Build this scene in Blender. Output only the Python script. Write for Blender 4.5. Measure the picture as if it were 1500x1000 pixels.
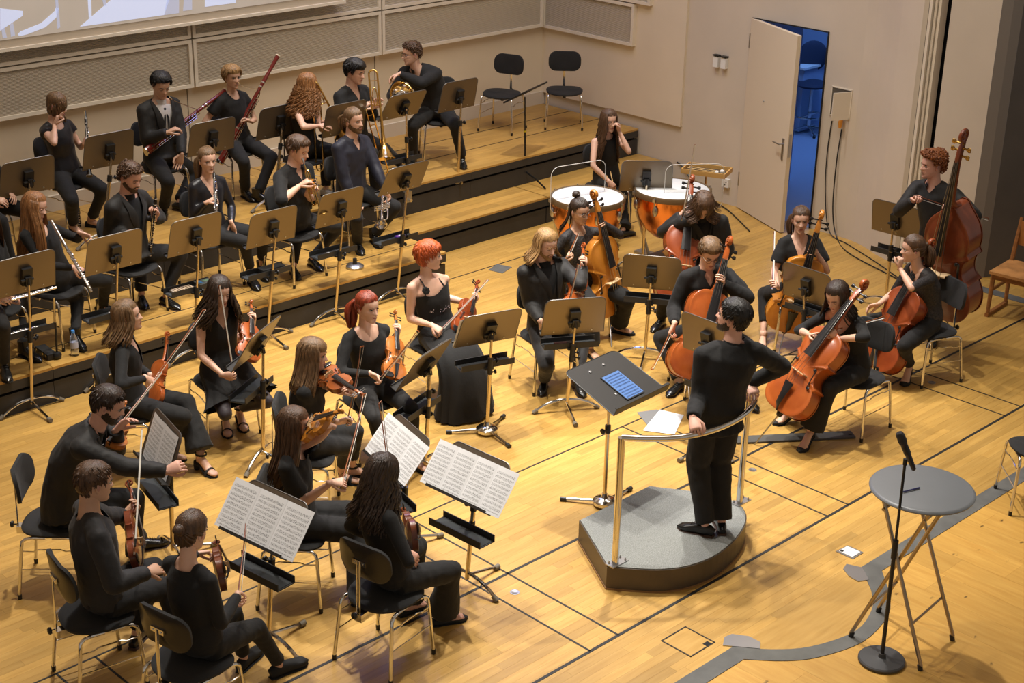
import bpy, math, random
import numpy as np
from mathutils import Vector, Matrix, noise

for o in list(bpy.data.objects):
    bpy.data.objects.remove(o)
SC = bpy.context.scene
COL = SC.collection
PI = math.pi

# ------------------------------------------------------------------ camera
CAM_H = 5.4
YAW, PITCH, ROLL, FPX = 0.78989321, 0.39519581, -0.02109407, 2247.58
_cy, _sy, _cp, _sp = math.cos(YAW), math.sin(YAW), math.cos(PITCH), math.sin(PITCH)
FWD = np.array([_cy * _cp, _sy * _cp, -_sp])
_rt = np.array([_sy, -_cy, 0.0])
_dn = np.cross(FWD, _rt)
RGT = math.cos(ROLL) * _rt + math.sin(ROLL) * _dn
DWN = -math.sin(ROLL) * _rt + math.cos(ROLL) * _dn
EYE = np.array([0.0, 0.0, CAM_H])
cam = bpy.data.cameras.new('camera')
cam.sensor_width = 36.0
cam.lens = 36.0 * FPX / 1500.0
cam.clip_end = 100
cam_ob = bpy.data.objects.new('camera', cam)
COL.objects.link(cam_ob)
cam_ob.matrix_world = Matrix(((RGT[0], -DWN[0], -FWD[0], 0), (RGT[1], -DWN[1], -FWD[1], 0),
                              (RGT[2], -DWN[2], -FWD[2], CAM_H), (0, 0, 0, 1)))
SC.camera = cam_ob

# ------------------------------------------------------------------ light, world, exposure
vs = SC.view_settings
vs.view_transform = 'Standard'
vs.look = 'None'
vs.exposure = 0.0
vs.gamma = 1.0
vs.use_curve_mapping = False
w = bpy.data.worlds.new('world')
SC.world = w
w.use_nodes = True
w.node_tree.nodes['Background'].inputs[0].default_value = (1.0, 0.9, 0.78, 1)
w.node_tree.nodes['Background'].inputs[1].default_value = 0.34


def spot(name, loc, target, power, size, blend=0.6, radius=0.12, color=(1, 0.93, 0.82)):
    l = bpy.data.lights.new(name, 'SPOT')
    l.energy = power
    l.spot_size = math.radians(size)
    l.spot_blend = blend
    l.shadow_soft_size = radius
    l.color = color
    o = bpy.data.objects.new(name, l)
    COL.objects.link(o)
    o.location = loc
    o.rotation_euler = (Vector(target) - Vector(loc)).to_track_quat('-Z', 'Y').to_euler()
    return o


def area(name, loc, target, power, size, color=(1, 0.93, 0.82)):
    l = bpy.data.lights.new(name, 'AREA')
    l.energy = power
    l.size = size
    l.color = color
    o = bpy.data.objects.new(name, l)
    COL.objects.link(o)
    o.location = loc
    o.rotation_euler = (Vector(target) - Vector(loc)).to_track_quat('-Z', 'Y').to_euler()
    return o


WARM = (1.0, 0.945, 0.86)
spot('stage_spot', (8.9, 7.1, 8.2), (8.3, 6.2, 0), 1900, 62, 0.8, 0.10, WARM)
spot('stage_spot', (10.6, 10.4, 8.2), (10.2, 9.4, 0), 1500, 70, 0.8, 0.12, WARM)
spot('stage_spot', (6.2, 9.6, 8.2), (6.2, 8.4, 0), 1600, 70, 0.8, 0.12, WARM)
spot('stage_spot', (5.4, 7.4, 8.2), (5.5, 6.6, 0), 1000, 62, 0.8, 0.12, WARM)
spot('stage_spot', (8.2, 9.2, 8.2), (8.2, 8.6, 0), 1500, 60, 0.8, 0.12, WARM)
spot('stage_spot', (8.2, 12.2, 8.0), (8.4, 12.6, 0.6), 650, 70, 0.9, 0.2, WARM)
area('ceiling_wash', (9.5, 8.5, 8.4), (9.5, 8.5, 0), 420, 6.0, WARM)
area('blue_stage_lamp', (11.0, 12.6, 7.6), (8.0, 6.0, 0), 90, 1.6, (0.16, 0.26, 1.0))

# ------------------------------------------------------------------ measuring help


def ray(px, py):
    return RGT * ((px - 750) / FPX) + DWN * ((py - 500) / FPX) + FWD


def at(px, py, z=0.0):
    """point of the hall at height z that lies along the surveyed sight line"""
    d = ray(px, py)
    return EYE + d * ((z - CAM_H) / d[2])


def hdir(p):
    h = np.array([p[0], p[1], 0.0])
    return h / np.linalg.norm(h)


def near(px, py, ref, df=0.0):
    """point along the sight line at the horizontal distance of ref, plus df"""
    h = hdir(ref)
    d = ray(px, py)
    return EYE + d * ((np.dot(ref - EYE, h) + df) / np.dot(d, h))


def facing(p, deg):
    """horizontal unit vector: 0 looks back at the balcony, 90 to its right"""
    t = -hdir(p)
    r = np.array([-t[1], t[0], 0.0])
    a = math.radians(deg)
    v = math.cos(a) * t + math.sin(a) * r
    return v


UP = np.array([0.0, 0.0, 1.0])


def nz(v):
    v = np.asarray(v, float)
    n = np.linalg.norm(v)
    return v / n if n > 1e-9 else v


def V(*a):
    return np.array(a, float)


# ------------------------------------------------------------------ materials
MATS = {}


def mat(name, col, rough=0.6, metal=0.0, bump=0.0, bscale=60.0, var=0.0, vscale=8.0, emit=None, estr=0.0, stretch=None,
        spec=0.5, coat=0.0, trans=0.0, ior=1.45, alpha=1.0, sheen=0.0):
    if name in MATS:
        return MATS[name]
    m = bpy.data.materials.new(name)
    m.use_nodes = True
    nt = m.node_tree
    b = nt.nodes['Principled BSDF']
    b.inputs['Base Color'].default_value = (*col, 1)
    b.inputs['Roughness'].default_value = rough
    b.inputs['Metallic'].default_value = metal
    b.inputs['Specular IOR Level'].default_value = spec
    b.inputs['Coat Weight'].default_value = coat
    b.inputs['Transmission Weight'].default_value = trans
    b.inputs['IOR'].default_value = ior
    b.inputs['Alpha'].default_value = alpha
    if sheen:
        b.inputs['Sheen Weight'].default_value = sheen
    if emit:
        b.inputs['Emission Color'].default_value = (*emit, 1)
        b.inputs['Emission Strength'].default_value = estr
    if bump or var:
        tc = nt.nodes.new('ShaderNodeTexCoord')
        mp = nt.nodes.new('ShaderNodeMapping')
        nt.links.new(tc.outputs['Object'], mp.inputs['Vector'])
        if stretch:
            mp.inputs['Scale'].default_value = stretch
    if bump:
        n = nt.nodes.new('ShaderNodeTexNoise')
        n.inputs['Scale'].default_value = bscale
        n.inputs['Detail'].default_value = 4
        nt.links.new(mp.outputs[0], n.inputs['Vector'])
        bp = nt.nodes.new('ShaderNodeBump')
        bp.inputs['Strength'].default_value = bump
        bp.inputs['Distance'].default_value = 0.01
        nt.links.new(n.outputs['Fac'], bp.inputs['Height'])
        nt.links.new(bp.outputs[0], b.inputs['Normal'])
    if var:
        n2 = nt.nodes.new('ShaderNodeTexNoise')
        n2.inputs['Scale'].default_value = vscale
        n2.inputs['Detail'].default_value = 5
        nt.links.new(mp.outputs[0], n2.inputs['Vector'])
        rp = nt.nodes.new('ShaderNodeMapRange')
        rp.inputs[1].default_value = 0.3
        rp.inputs[2].default_value = 0.7
        rp.inputs[3].default_value = 1 - var
        rp.inputs[4].default_value = 1 + var
        nt.links.new(n2.outputs['Fac'], rp.inputs[0])
        mx = nt.nodes.new('ShaderNodeVectorMath')
        mx.operation = 'SCALE'
        mx.inputs[0].default_value = col
        nt.links.new(rp.outputs[0], mx.inputs['Scale'])
        nt.links.new(mx.outputs[0], b.inputs['Base Color'])
    MATS[name] = m
    return m


def wood_floor(name, base, dark, axis_x=True, knots=False, per_piece=True):
    """lacquered floor wood: grain along the board, tone changing from board to board"""
    m = bpy.data.materials.new(name)
    m.use_nodes = True
    nt = m.node_tree
    N, L = nt.nodes.new, nt.links.new
    b = nt.nodes['Principled BSDF']
    g = N('ShaderNodeNewGeometry')
    mp = N('ShaderNodeMapping')
    mp.inputs['Scale'].default_value = (1.2, 14, 1) if axis_x else (14, 1.2, 1)
    L(g.outputs['Position'], mp.inputs['Vector'])
    n = N('ShaderNodeTexNoise')
    n.inputs['Scale'].default_value = 2.2
    n.inputs['Detail'].default_value = 8
    n.inputs['Roughness'].default_value = 0.65
    L(mp.outputs[0], n.inputs['Vector'])
    ramp = N('ShaderNodeValToRGB')
    ramp.color_ramp.elements[0].position = 0.28
    ramp.color_ramp.elements[0].color = (*dark, 1)
    ramp.color_ramp.elements[1].position = 0.68
    ramp.color_ramp.elements[1].color = (*base, 1)
    L(n.outputs['Fac'], ramp.inputs['Fac'])
    out = ramp.outputs['Color']
    if per_piece:
        at_ = N('ShaderNodeAttribute')
        at_.attribute_name = 'tone'
        mr = N('ShaderNodeMapRange')
        mr.inputs[3].default_value = 0.80
        mr.inputs[4].default_value = 1.12
        L(at_.outputs['Fac'], mr.inputs[0])
        sc = N('ShaderNodeVectorMath')
        sc.operation = 'SCALE'
        L(out, sc.inputs[0])
        L(mr.outputs[0], sc.inputs['Scale'])
        out = sc.outputs[0]
    # broad worn and scuffed areas
    n3 = N('ShaderNodeTexNoise')
    n3.inputs['Scale'].default_value = 0.9
    n3.inputs['Detail'].default_value = 6
    L(g.outputs['Position'], n3.inputs['Vector'])
    mr3 = N('ShaderNodeMapRange')
    mr3.inputs[1].default_value = 0.35
    mr3.inputs[2].default_value = 0.65
    mr3.inputs[3].default_value = 0.86
    mr3.inputs[4].default_value = 1.06
    L(n3.outputs['Fac'], mr3.inputs[0])
    s3 = N('ShaderNodeVectorMath')
    s3.operation = 'SCALE'
    L(out, s3.inputs[0])
    L(mr3.outputs[0], s3.inputs['Scale'])
    out = s3.outputs[0]
    if knots:
        mpk = N('ShaderNodeMapping')
        mpk.inputs['Scale'].default_value = (5, 9, 1)
        L(g.outputs['Position'], mpk.inputs['Vector'])
        vk = N('ShaderNodeTexVoronoi')
        vk.inputs['Scale'].default_value = 1.0
        L(mpk.outputs[0], vk.inputs['Vector'])
        nk = N('ShaderNodeTexNoise')
        nk.inputs['Scale'].default_value = 9
        L(mpk.outputs[0], nk.inputs['Vector'])
        ad = N('ShaderNodeMath')
        ad.operation = 'MULTIPLY_ADD'
        ad.inputs[1].default_value = 0.25
        L(nk.outputs['Fac'], ad.inputs[0])
        L(vk.outputs['Distance'], ad.inputs[2])
        mrk = N('ShaderNodeMapRange')
        mrk.inputs[1].default_value = 0.16
        mrk.inputs[2].default_value = 0.25
        mrk.inputs[3].default_value = 0.25
        mrk.inputs[4].default_value = 1.0
        L(ad.outputs[0], mrk.inputs[0])
        sk = N('ShaderNodeVectorMath')
        sk.operation = 'SCALE'
        L(out, sk.inputs[0])
        L(mrk.outputs[0], sk.inputs['Scale'])
        out = sk.outputs[0]
    L(out, b.inputs['Base Color'])
    rr = N('ShaderNodeMapRange')
    rr.inputs[3].default_value = 0.33
    rr.inputs[4].default_value = 0.5
    L(n.outputs['Fac'], rr.inputs[0])
    L(rr.outputs[0], b.inputs['Roughness'])
    bp = N('ShaderNodeBump')
    bp.inputs['Strength'].default_value = 0.06
    bp.inputs['Distance'].default_value = 0.004
    L(n.outputs['Fac'], bp.inputs['Height'])
    L(bp.outputs[0], b.inputs['Normal'])
    MATS[name] = m
    return m


# ------------------------------------------------------------------ mesh builder
class MB:
    def __init__(self):
        self.v, self.f, self.m = [], [], []

    def add(self, vs_, fs_, mi=0):
        o = len(self.v)
        self.v.extend([tuple(p) for p in vs_])
        for f in fs_:
            self.f.append([i + o for i in f])
            self.m.append(mi)
        return self

    def box(self, c, s, X=None, Y=None, Z=None, mi=0):
        c = np.asarray(c, float)
        X = V(1, 0, 0) if X is None else nz(X)
        Y = V(0, 1, 0) if Y is None else nz(Y)
        Z = V(0, 0, 1) if Z is None else nz(Z)
        vs_ = []
        for k in (-1, 1):
            for j in (-1, 1):
                for i in (-1, 1):
                    vs_.append(c + X * s[0] * i / 2 + Y * s[1] * j / 2 + Z * s[2] * k / 2)
        return self.add(vs_, [(0, 2, 3, 1), (4, 5, 7, 6), (0, 1, 5, 4), (2, 6, 7, 3), (0, 4, 6, 2), (1, 3, 7, 5)], mi)

    def sweep(self, pts, rx, ry=None, side=None, n=8, mi=0, cap=True, closed=False, power=1.0):
        """tube through pts; rx along side, ry across; numbers or lists"""
        pts = [np.asarray(p, float) for p in pts]
        k = len(pts)
        if not hasattr(rx, '__len__'):
            rx = [rx] * k
        if ry is None:
            ry = rx
        if not hasattr(ry, '__len__'):
            ry = [ry] * k
        vs_ = []
        prev = None
        for i, p in enumerate(pts):
            if closed:
                t = nz(pts[(i + 1) % k] - pts[i - 1])
            else:
                t = nz(pts[min(i + 1, k - 1)] - pts[max(i - 1, 0)])
            if side is not None:
                s0 = side[i] if isinstance(side, list) else side
            else:
                s0 = prev if prev is not None else (V(0, 0, 1) if abs(t[2]) < 0.9 else V(1, 0, 0))
            s = np.asarray(s0, float) - t * np.dot(s0, t)
            if np.linalg.norm(s) < 1e-6:
                s = np.cross(t, V(0.3, 0.5, 0.8))
            s = nz(s)
            prev = s
            u = np.cross(t, s)
            for j in range(n):
                a = 2 * PI * j / n
                ca, sa = math.cos(a), math.sin(a)
                if power != 1.0:
                    ca = math.copysign(abs(ca) ** power, ca)
                    sa = math.copysign(abs(sa) ** power, sa)
                vs_.append(p + s * rx[i] * ca + u * ry[i] * sa)
        fs_ = []
        for i in range(k if closed else k - 1):
            i2 = (i + 1) % k
            for j in range(n):
                j2 = (j + 1) % n
                fs_.append((i * n + j, i * n + j2, i2 * n + j2, i2 * n + j))
        if cap and not closed:
            fs_.append(tuple(range(n - 1, -1, -1)))
            fs_.append(tuple((k - 1) * n + j for j in range(n)))
        return self.add(vs_, fs_, mi)

    def ell(self, c, r, X=None, Y=None, Z=None, nu=12, nv=8, mi=0):
        c = np.asarray(c, float)
        X = V(1, 0, 0) if X is None else nz(X)
        Y = V(0, 1, 0) if Y is None else nz(Y)
        Z = V(0, 0, 1) if Z is None else nz(Z)
        vs_ = [c + Z * r[2]]
        for i in range(1, nv):
            t = PI * i / nv
            for j in range(nu):
                a = 2 * PI * j / nu
                vs_.append(c + X * r[0] * math.sin(t) * math.cos(a) + Y * r[1] * math.sin(t) * math.sin(a) + Z * r[2] * math.cos(t))
        vs_.append(c - Z * r[2])
        fs_ = [(0, 1 + j, 1 + (j + 1) % nu) for j in range(nu)]
        for i in range(nv - 2):
            for j in range(nu):
                a, b = 1 + i * nu + j, 1 + i * nu + (j + 1) % nu
                fs_.append((a, a + nu, b + nu, b))
        l = len(vs_) - 1
        o = 1 + (nv - 2) * nu
        fs_ += [(l, o + (j + 1) % nu, o + j) for j in range(nu)]
        return self.add(vs_, fs_, mi)

    def lathe(self, c, prof, axis=None, n=16, mi=0):
        """prof: (radius, height) pairs along axis from c"""
        c = np.asarray(c, float)
        Z = V(0, 0, 1) if axis is None else nz(axis)
        pts = [c + Z * h for r, h in prof]
        X = nz(np.cross(Z, V(0.31, 0.9, 0.17)))
        Y = np.cross(Z, X)
        vs_ = []
        for (r, h), p in zip(prof, pts):
            for j in range(n):
                a = 2 * PI * j / n
                vs_.append(p + X * r * math.cos(a) + Y * r * math.sin(a))
        fs_ = []
        for i in range(len(prof) - 1):
            for j in range(n):
                j2 = (j + 1) % n
                fs_.append((i * n + j, i * n + j2, (i + 1) * n + j2, (i + 1) * n + j))
        if prof[0][0] > 1e-5:
            fs_.append(tuple(range(n - 1, -1, -1)))
        if prof[-1][0] > 1e-5:
            fs_.append(tuple((len(prof) - 1) * n + j for j in range(n)))
        return self.add(vs_, fs_, mi)

    def prism(self, outline, c, X, Y, th, mi=0, mi_side=None):
        """outline (u,v) list counter clockwise in plane X,Y about c, extruded both ways along X x Y by th/2"""
        c = np.asarray(c, float)
        X, Y = np.asarray(X, float), np.asarray(Y, float)
        Z = nz(np.cross(X, Y))
        k = len(outline)
        vs_ = [c + X * u + Y * v - Z * th / 2 for u, v in outline] + [c + X * u + Y * v + Z * th / 2 for u, v in outline]
        self.add(vs_, [tuple(range(k - 1, -1, -1)), tuple(range(k, 2 * k))], mi)
        o = len(self.v) - 2 * k
        for i in range(k):
            j = (i + 1) % k
            self.f.append([o + i, o + j, o + k + j, o + k + i])
            self.m.append(mi if mi_side is None else mi_side)
        return self

    def mesh(self, name, mats, smooth=True, off=None):
        me = bpy.data.meshes.new(name)
        v = np.asarray(self.v, float)
        if off is not None:
            v = v - np.asarray(off)
        me.from_pydata(v.tolist(), [], self.f)
        if not isinstance(mats, (list, tuple)):
            mats = [mats]
        for m in mats:
            me.materials.append(m)
        if len(mats) > 1:
            me.polygons.foreach_set('material_index', self.m)
        if smooth:
            me.polygons.foreach_set('use_smooth', [True] * len(me.polygons))
        me.update()
        return me

    def build(self, name, mats, parent=None, smooth=True, off=None, sharp=40):
        me = self.mesh(name, mats, smooth, off)
        if smooth and sharp:
            me.set_sharp_from_angle(angle=math.radians(sharp))
        return link(name, me, parent)


def link(name, me, parent=None):
    o = bpy.data.objects.new(name, me)
    COL.objects.link(o)
    if parent is not None:
        o.parent = parent
    return o


def tag(o, label=None, cat=None, group=None, kind=None):
    if label:
        o['label'] = label
    if cat:
        o['category'] = cat
    if group:
        o['group'] = group
    if kind:
        o['kind'] = kind
    return o


def empty(name, loc, rz=0.0):
    o = bpy.data.objects.new(name, None)
    o.empty_display_size = 0.1
    COL.objects.link(o)
    o.location = [float(x) for x in loc]
    o.rotation_euler = (0, 0, rz)
    return o


def copy_tree(o, parent=None):
    c = o.copy()
    COL.objects.link(c)
    if parent is not None:
        c.parent = parent
    for ch in list(o.children):
        copy_tree(ch, c)
    return c


def remesh(mb, name, voxel, smooth_it=2):
    """weld the overlapping pieces of mb into one closed skin"""
    me = mb.mesh(name + '_src', [], False)
    o = bpy.data.objects.new(name + '_src', me)
    COL.objects.link(o)
    r = o.modifiers.new('r', 'REMESH')
    r.mode = 'VOXEL'
    r.voxel_size = voxel
    if smooth_it:
        s = o.modifiers.new('s', 'SMOOTH')
        s.factor = 0.5
        s.iterations = smooth_it
    dg = bpy.context.evaluated_depsgraph_get()
    ev = o.evaluated_get(dg)
    tm = ev.to_mesh()
    nv = len(tm.vertices)
    co = np.empty(nv * 3)
    tm.vertices.foreach_get('co', co)
    no = np.empty(nv * 3)
    tm.vertices.foreach_get('normal', no)
    npol = len(tm.polygons)
    lt = np.empty(npol, int)
    tm.polygons.foreach_get('loop_total', lt)
    li = np.empty(int(lt.sum()), int)
    tm.loops.foreach_get('vertex_index', li)
    ev.to_mesh_clear()
    bpy.data.objects.remove(o)
    bpy.data.meshes.remove(me)
    faces = li.reshape(-1, 4) if npol and (lt == 4).all() else None
    if faces is None:
        faces = []
        k = 0
        for t in lt:
            faces.append(li[k:k + t])
            k += t
    return co.reshape(-1, 3), no.reshape(-1, 3), faces


def crv(pts, n):
    pts = [np.array(p, float) for p in pts]
    out = []
    k = len(pts) - 1
    for i in range(n + 1):
        u = i / n * k
        j = min(int(u), k - 1)
        f = u - j
        p0, p1, p2, p3 = pts[max(j - 1, 0)], pts[j], pts[j + 1], pts[min(j + 2, k)]
        out.append(0.5 * ((2 * p1) + (-p0 + p2) * f + (2 * p0 - 5 * p1 + 4 * p2 - p3) * f * f + (-p0 + 3 * p1 - 3 * p2 + p3) * f ** 3))
    return out



LOG = []
# ================================================================== the hall
R = random.Random(7)
m_wall = mat('wall_cream', (0.60, 0.52, 0.42), 0.75, bump=0.05, bscale=30, var=0.05, vscale=1.5)
m_wall2 = mat('wall_cream_light', (0.70, 0.60, 0.46), 0.7, bump=0.03, bscale=40, var=0.03, vscale=2)
m_louvre = mat('louvre_cream', (0.64, 0.57, 0.47), 0.55)
m_frame = mat('frame_cream', (0.72, 0.64, 0.52), 0.45)
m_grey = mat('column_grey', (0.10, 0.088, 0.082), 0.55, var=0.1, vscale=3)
m_dark = mat('slot_dark', (0.006, 0.006, 0.008), 0.8)
m_joint = mat('joint_rubber', (0.012, 0.011, 0.010), 0.6)
m_floor = wood_floor('stage_maple', (0.54, 0.325, 0.085), (0.43, 0.238, 0.052))
m_riserwood = wood_floor('riser_maple', (0.54, 0.32, 0.082), (0.41, 0.222, 0.050), per_piece=True)
m_pine = wood_floor('front_pine', (0.62, 0.36, 0.080), (0.50, 0.26, 0.05), axis_x=False, knots=True)
m_apron = mat('riser_apron', (0.034, 0.031, 0.028), 0.6, var=0.15, vscale=5)
m_strip = mat('strip_linoleum', (0.105, 0.105, 0.098), 0.6, var=0.15, vscale=9)
m_steel = mat('brushed_steel', (0.45, 0.45, 0.46), 0.35, metal=1.0)
m_chrome = mat('chrome', (0.72, 0.70, 0.67), 0.12, metal=1.0)
m_black = mat('black_plastic', (0.012, 0.012, 0.013), 0.4)
m_white = mat('white_plastic', (0.75, 0.74, 0.70), 0.4)


def structure(o):
    o['kind'] = 'structure'
    return o


def wallbox(name, x0, x1, y0, y1, z0, z1, m, parent=None):
    return MB().box(((x0 + x1) / 2, (y0 + y1) / 2, (z0 + z1) / 2), (x1 - x0, y1 - y0, z1 - z0)).build(name, m, parent, smooth=False)


ZTOP = 8.6
# ---- floor: base slab, boards, rubber joints
floor = structure(wallbox('floor', -1, 17.6, 4.62, 13.9, -0.25, -0.012, m_joint))
BW = 0.066


def plank(x, y, ln, wd, z0=-0.012, top=0.0, along_x=True):
    c = MB()
    g = 0.0007
    if along_x:
        c.box((x + ln / 2, y + wd / 2, (z0 + top) / 2), (ln - g, wd - g, top - z0))
    else:
        c.box((x + wd / 2, y + ln / 2, (z0 + top) / 2), (wd - g, ln - g, top - z0))
    return c


def tone_attr(me, values):
    a = me.attributes.new('tone', 'FLOAT', 'FACE')
    a.data.foreach_set('value', values)


def lay_boards(parent, mtl, x0, x1, y0, y1, along_x, n_single, key, wd=BW, lens=(0.45, 1.25), top=0.0, z0=-0.012):
    boards = []
    a0, a1, b0, b1 = (x0, x1, y0, y1) if along_x else (y0, y1, x0, x1)
    b = b0
    while b < b1 - 1e-4:
        w_ = min(wd, b1 - b)
        a = a0 - R.random() * 0.8
        while a < a1:
            l = R.uniform(*lens)
            s, e = max(a, a0), min(a + l, a1)
            if e - s > 0.02:
                boards.append((s, b, e - s, w_) if along_x else (b, s, e - s, w_))
            a += l
        b += w_
    keyed = sorted(boards, key=key)
    rest = MB()
    tones = []
    for i, (x, y, ln, w_) in enumerate(keyed):
        t = min(1.0, max(0.0, R.gauss(0.5, 0.25)))
        if i < n_single:
            mb = plank(0, 0, ln, w_, z0, top, along_x)
            me = mb.mesh('plank', mtl, False)
            tone_attr(me, [t] * 6)
            o = link('plank', me, parent)
            o.location = (x, y, 0)
        else:
            p = plank(x, y, ln, w_, z0, top, along_x)
            rest.add(p.v, p.f)
            tones += [t] * 6
    if rest.v:
        me = rest.mesh('planks', mtl, False)
        tone_attr(me, tones)
        link('planks', me, parent)['kind'] = 'stuff'


def inview_key(b):
    x, y = b[0] + b[2] / 2, b[1]
    q = V(x, y, 0) - EYE
    zc = q @ FWD
    px, py = 750 + FPX * (q @ RGT) / zc, 500 + FPX * (q @ DWN) / zc
    out = max(0, -px, px - 1500) + max(0, -py, py - 1000)
    return zc + out * 0.05


lay_boards(floor, m_floor, 2.4, 13.93, 4.75, 11.42, True, 290, inview_key)
jn = MB()
for y in (5.32, 6.32, 7.32, 10.78):
    jn.box((8, y, 0.0005), (11.8, 0.022 if y < 7 else 0.014, 0.003))
for x in (3.49, 3.75, 6.01, 6.27, 8.53, 8.79, 11.06, 11.33):
    jn.box((x, 6.32, 0.0005), (0.014, 2.0, 0.003))
jn.build('joint_strip', m_joint, floor, smooth=False)

pine = structure(wallbox('floor_front', 4.0, 17.6, -0.5, 4.64, -0.25, -0.013, m_joint))
lay_boards(pine, m_pine, 5.2, 11.5, 2.6, 4.72, False, 60, lambda b: inview_key((b[0], b[1], 0.1, 0)), wd=0.27, lens=(1.4, 2.2), top=-0.001)


def flat(name, outline, th, m, label=None, cat=None, z=0.0):
    mb = MB().prism([(p[0] - outline[0][0], p[1] - outline[0][1]) for p in outline], (0, 0, th / 2), (1, 0, 0), (0, 1, 0), th)
    o = mb.build(name, m, None, smooth=False)
    o.location = (outline[0][0], outline[0][1], z)
    if label:
        tag(o, label, cat)
    return o


# grey lift-edge strip with its curved bay
arc_o, arc_i = [], []
for i in range(13):
    t = i / 12
    # outer (audience side) and inner edge of the bay
    po = [(8.17, 4.63), (8.01, 4.48), (7.89, 4.38), (7.69, 4.28), (7.34, 4.23), (7.0, 4.32), (6.81, 4.44), (6.64, 4.62)]
    pi_ = [(8.10, 4.75), (7.98, 4.62), (7.87, 4.51), (7.70, 4.40), (7.41, 4.33), (7.06, 4.42), (6.85, 4.57), (6.70, 4.75)]


strip = MB()
o_, i_ = crv(po, 28), crv(pi_, 28)
for k in range(28):
    strip.prism([o_[k + 1], o_[k], i_[k], i_[k + 1]], (0, 0, 0.001), (1, 0, 0), (0, 1, 0), 0.005)
strip.prism([(8.17, 4.63), (14.2, 4.62), (14.2, 4.745), (8.10, 4.75)], (0, 0, 0.001), (1, 0, 0), (0, 1, 0), 0.005)
strip.prism([(3.0, 4.62), (6.64, 4.62), (6.70, 4.75), (3.0, 4.75)], (0, 0, 0.001), (1, 0, 0), (0, 1, 0), 0.005)
structure(strip.build('trim_1', m_strip, None, smooth=False))
fill = MB()
bay = [tuple(p) for p in i_] + [(6.70, 4.77), (8.10, 4.77)]
fill.prism(bay, (0, 0, -0.0062), (1, 0, 0), (0, 1, 0), 0.0115)
me = fill.mesh('floor_bay', m_floor, False)
tone_attr(me, [0.55] * len(me.polygons))
structure(link('floor_bay', me))
flat('floor_fillet_plate', [(6.66, 4.80), (6.80, 4.62), (6.86, 4.66), (6.86, 4.75), (6.80, 4.84), (6.74, 4.85)], 0.007, m_steel,
     'grey metal segment plate where the curved floor strip meets the near straight strip', 'floor plate')
flat('floor_fillet_plate', [(7.93, 4.66), (8.0, 4.62), (8.10, 4.74), (8.06, 4.84), (7.99, 4.82), (7.94, 4.74)], 0.007, m_steel,
     'grey metal segment plate on the floor behind the high table legs', 'floor plate')
# small fittings let into the floor
flat('floor_socket_plate', [(8.15, 4.99), (8.15, 4.85), (8.28, 4.85), (8.28, 4.98)], 0.005, m_steel, 'square floor socket cover with a white lid beside the grey strip', 'floor socket')
sl = bpy.data.objects['floor_socket_plate']
MB().box((0.065, -0.07, 0.006), (0.10, 0.11, 0.004)).build('lid', m_white, sl, smooth=False)
MB().box((0.03, -0.03, 0.009), (0.02, 0.02, 0.003)).build('lid_grip', m_black, sl, smooth=False)
ht = empty('floor_hatch', (6.425, 4.86, 0))
tag(ht, 'square wooden floor hatch with a dark finger hole, set near the curved grey strip', 'floor hatch')
hb = MB()
for x, y, sx, sy in ((0.112, 0, 0.24, 0.008), (0.112, 0.235, 0.24, 0.008), (-0.004, 0.117, 0.008, 0.24), (0.228, 0.117, 0.008, 0.24)):
    hb.box((x, y, 0.001), (sx, sy, 0.004))
hb.build('frame', m_joint, ht, smooth=False)
me = MB().box((0.112, 0.117, -0.004), (0.215, 0.222, 0.010)).mesh('hatch_lid', m_floor, False)
tone_attr(me, [0.65] * 6)
link('hatch_lid', me, ht)
MB().box((0.18, 0.02, 0.0015), (0.045, 0.035, 0.004)).build('finger_hole', m_dark, ht, smooth=False)
for (x, y), lb in (((6.14, 6.12), 'small round steel floor cap between the two close joint lines by the near music stand'),
                   ((8.71, 6.14), 'small round steel floor cap between the joint lines right of the podium'),
                   ((11.2, 6.1), 'small round steel floor cap behind the shoe of the furthest right cellist'),
                   ((3.66, 6.9), 'small round steel floor cap under the near left chair')):
    o = MB().lathe((0, 0, 0), [(0.032, -0.002), (0.032, 0.003), (0.024, 0.004), (0.018, 0.002)], n=20).build('steel_button', m_steel)
    o.location = (x, y, 0)
    tag(o, lb, 'floor cap')
o = flat('floor_pocket_lid', [(10.26, 10.72), (10.30, 10.55), (10.50, 10.62), (10.45, 10.79)], 0.004, m_strip, 'small dark square lid in the floor behind the blond violist', 'floor socket')
# dark board lying under the front cellist
bd = MB()
d = nz(V(9.74, 6.0, 0) - V(9.05, 6.5, 0))
bd.box((0, 0, 0.008), (0.98, 0.115, 0.016), X=d, Y=np.cross(UP, d))
bo = bd.build('endpin_board', mat('board_grey', (0.07, 0.068, 0.065), 0.6), None, smooth=False)
bo.location = (9.40, 6.25, 0)
MB().lathe(d * 0.46 + V(0, 0, 0.016), [(0.02, 0), (0.02, 0.004)], n=12).build('stop_button', m_black, bo)
tag(bo, 'flat dark grey board lying on the floor under the playing cellist', 'board')

# ---- risers: two steps of platform elements, each element a thing with its apron and top
Z1, Z2 = 0.31, 0.63


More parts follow.
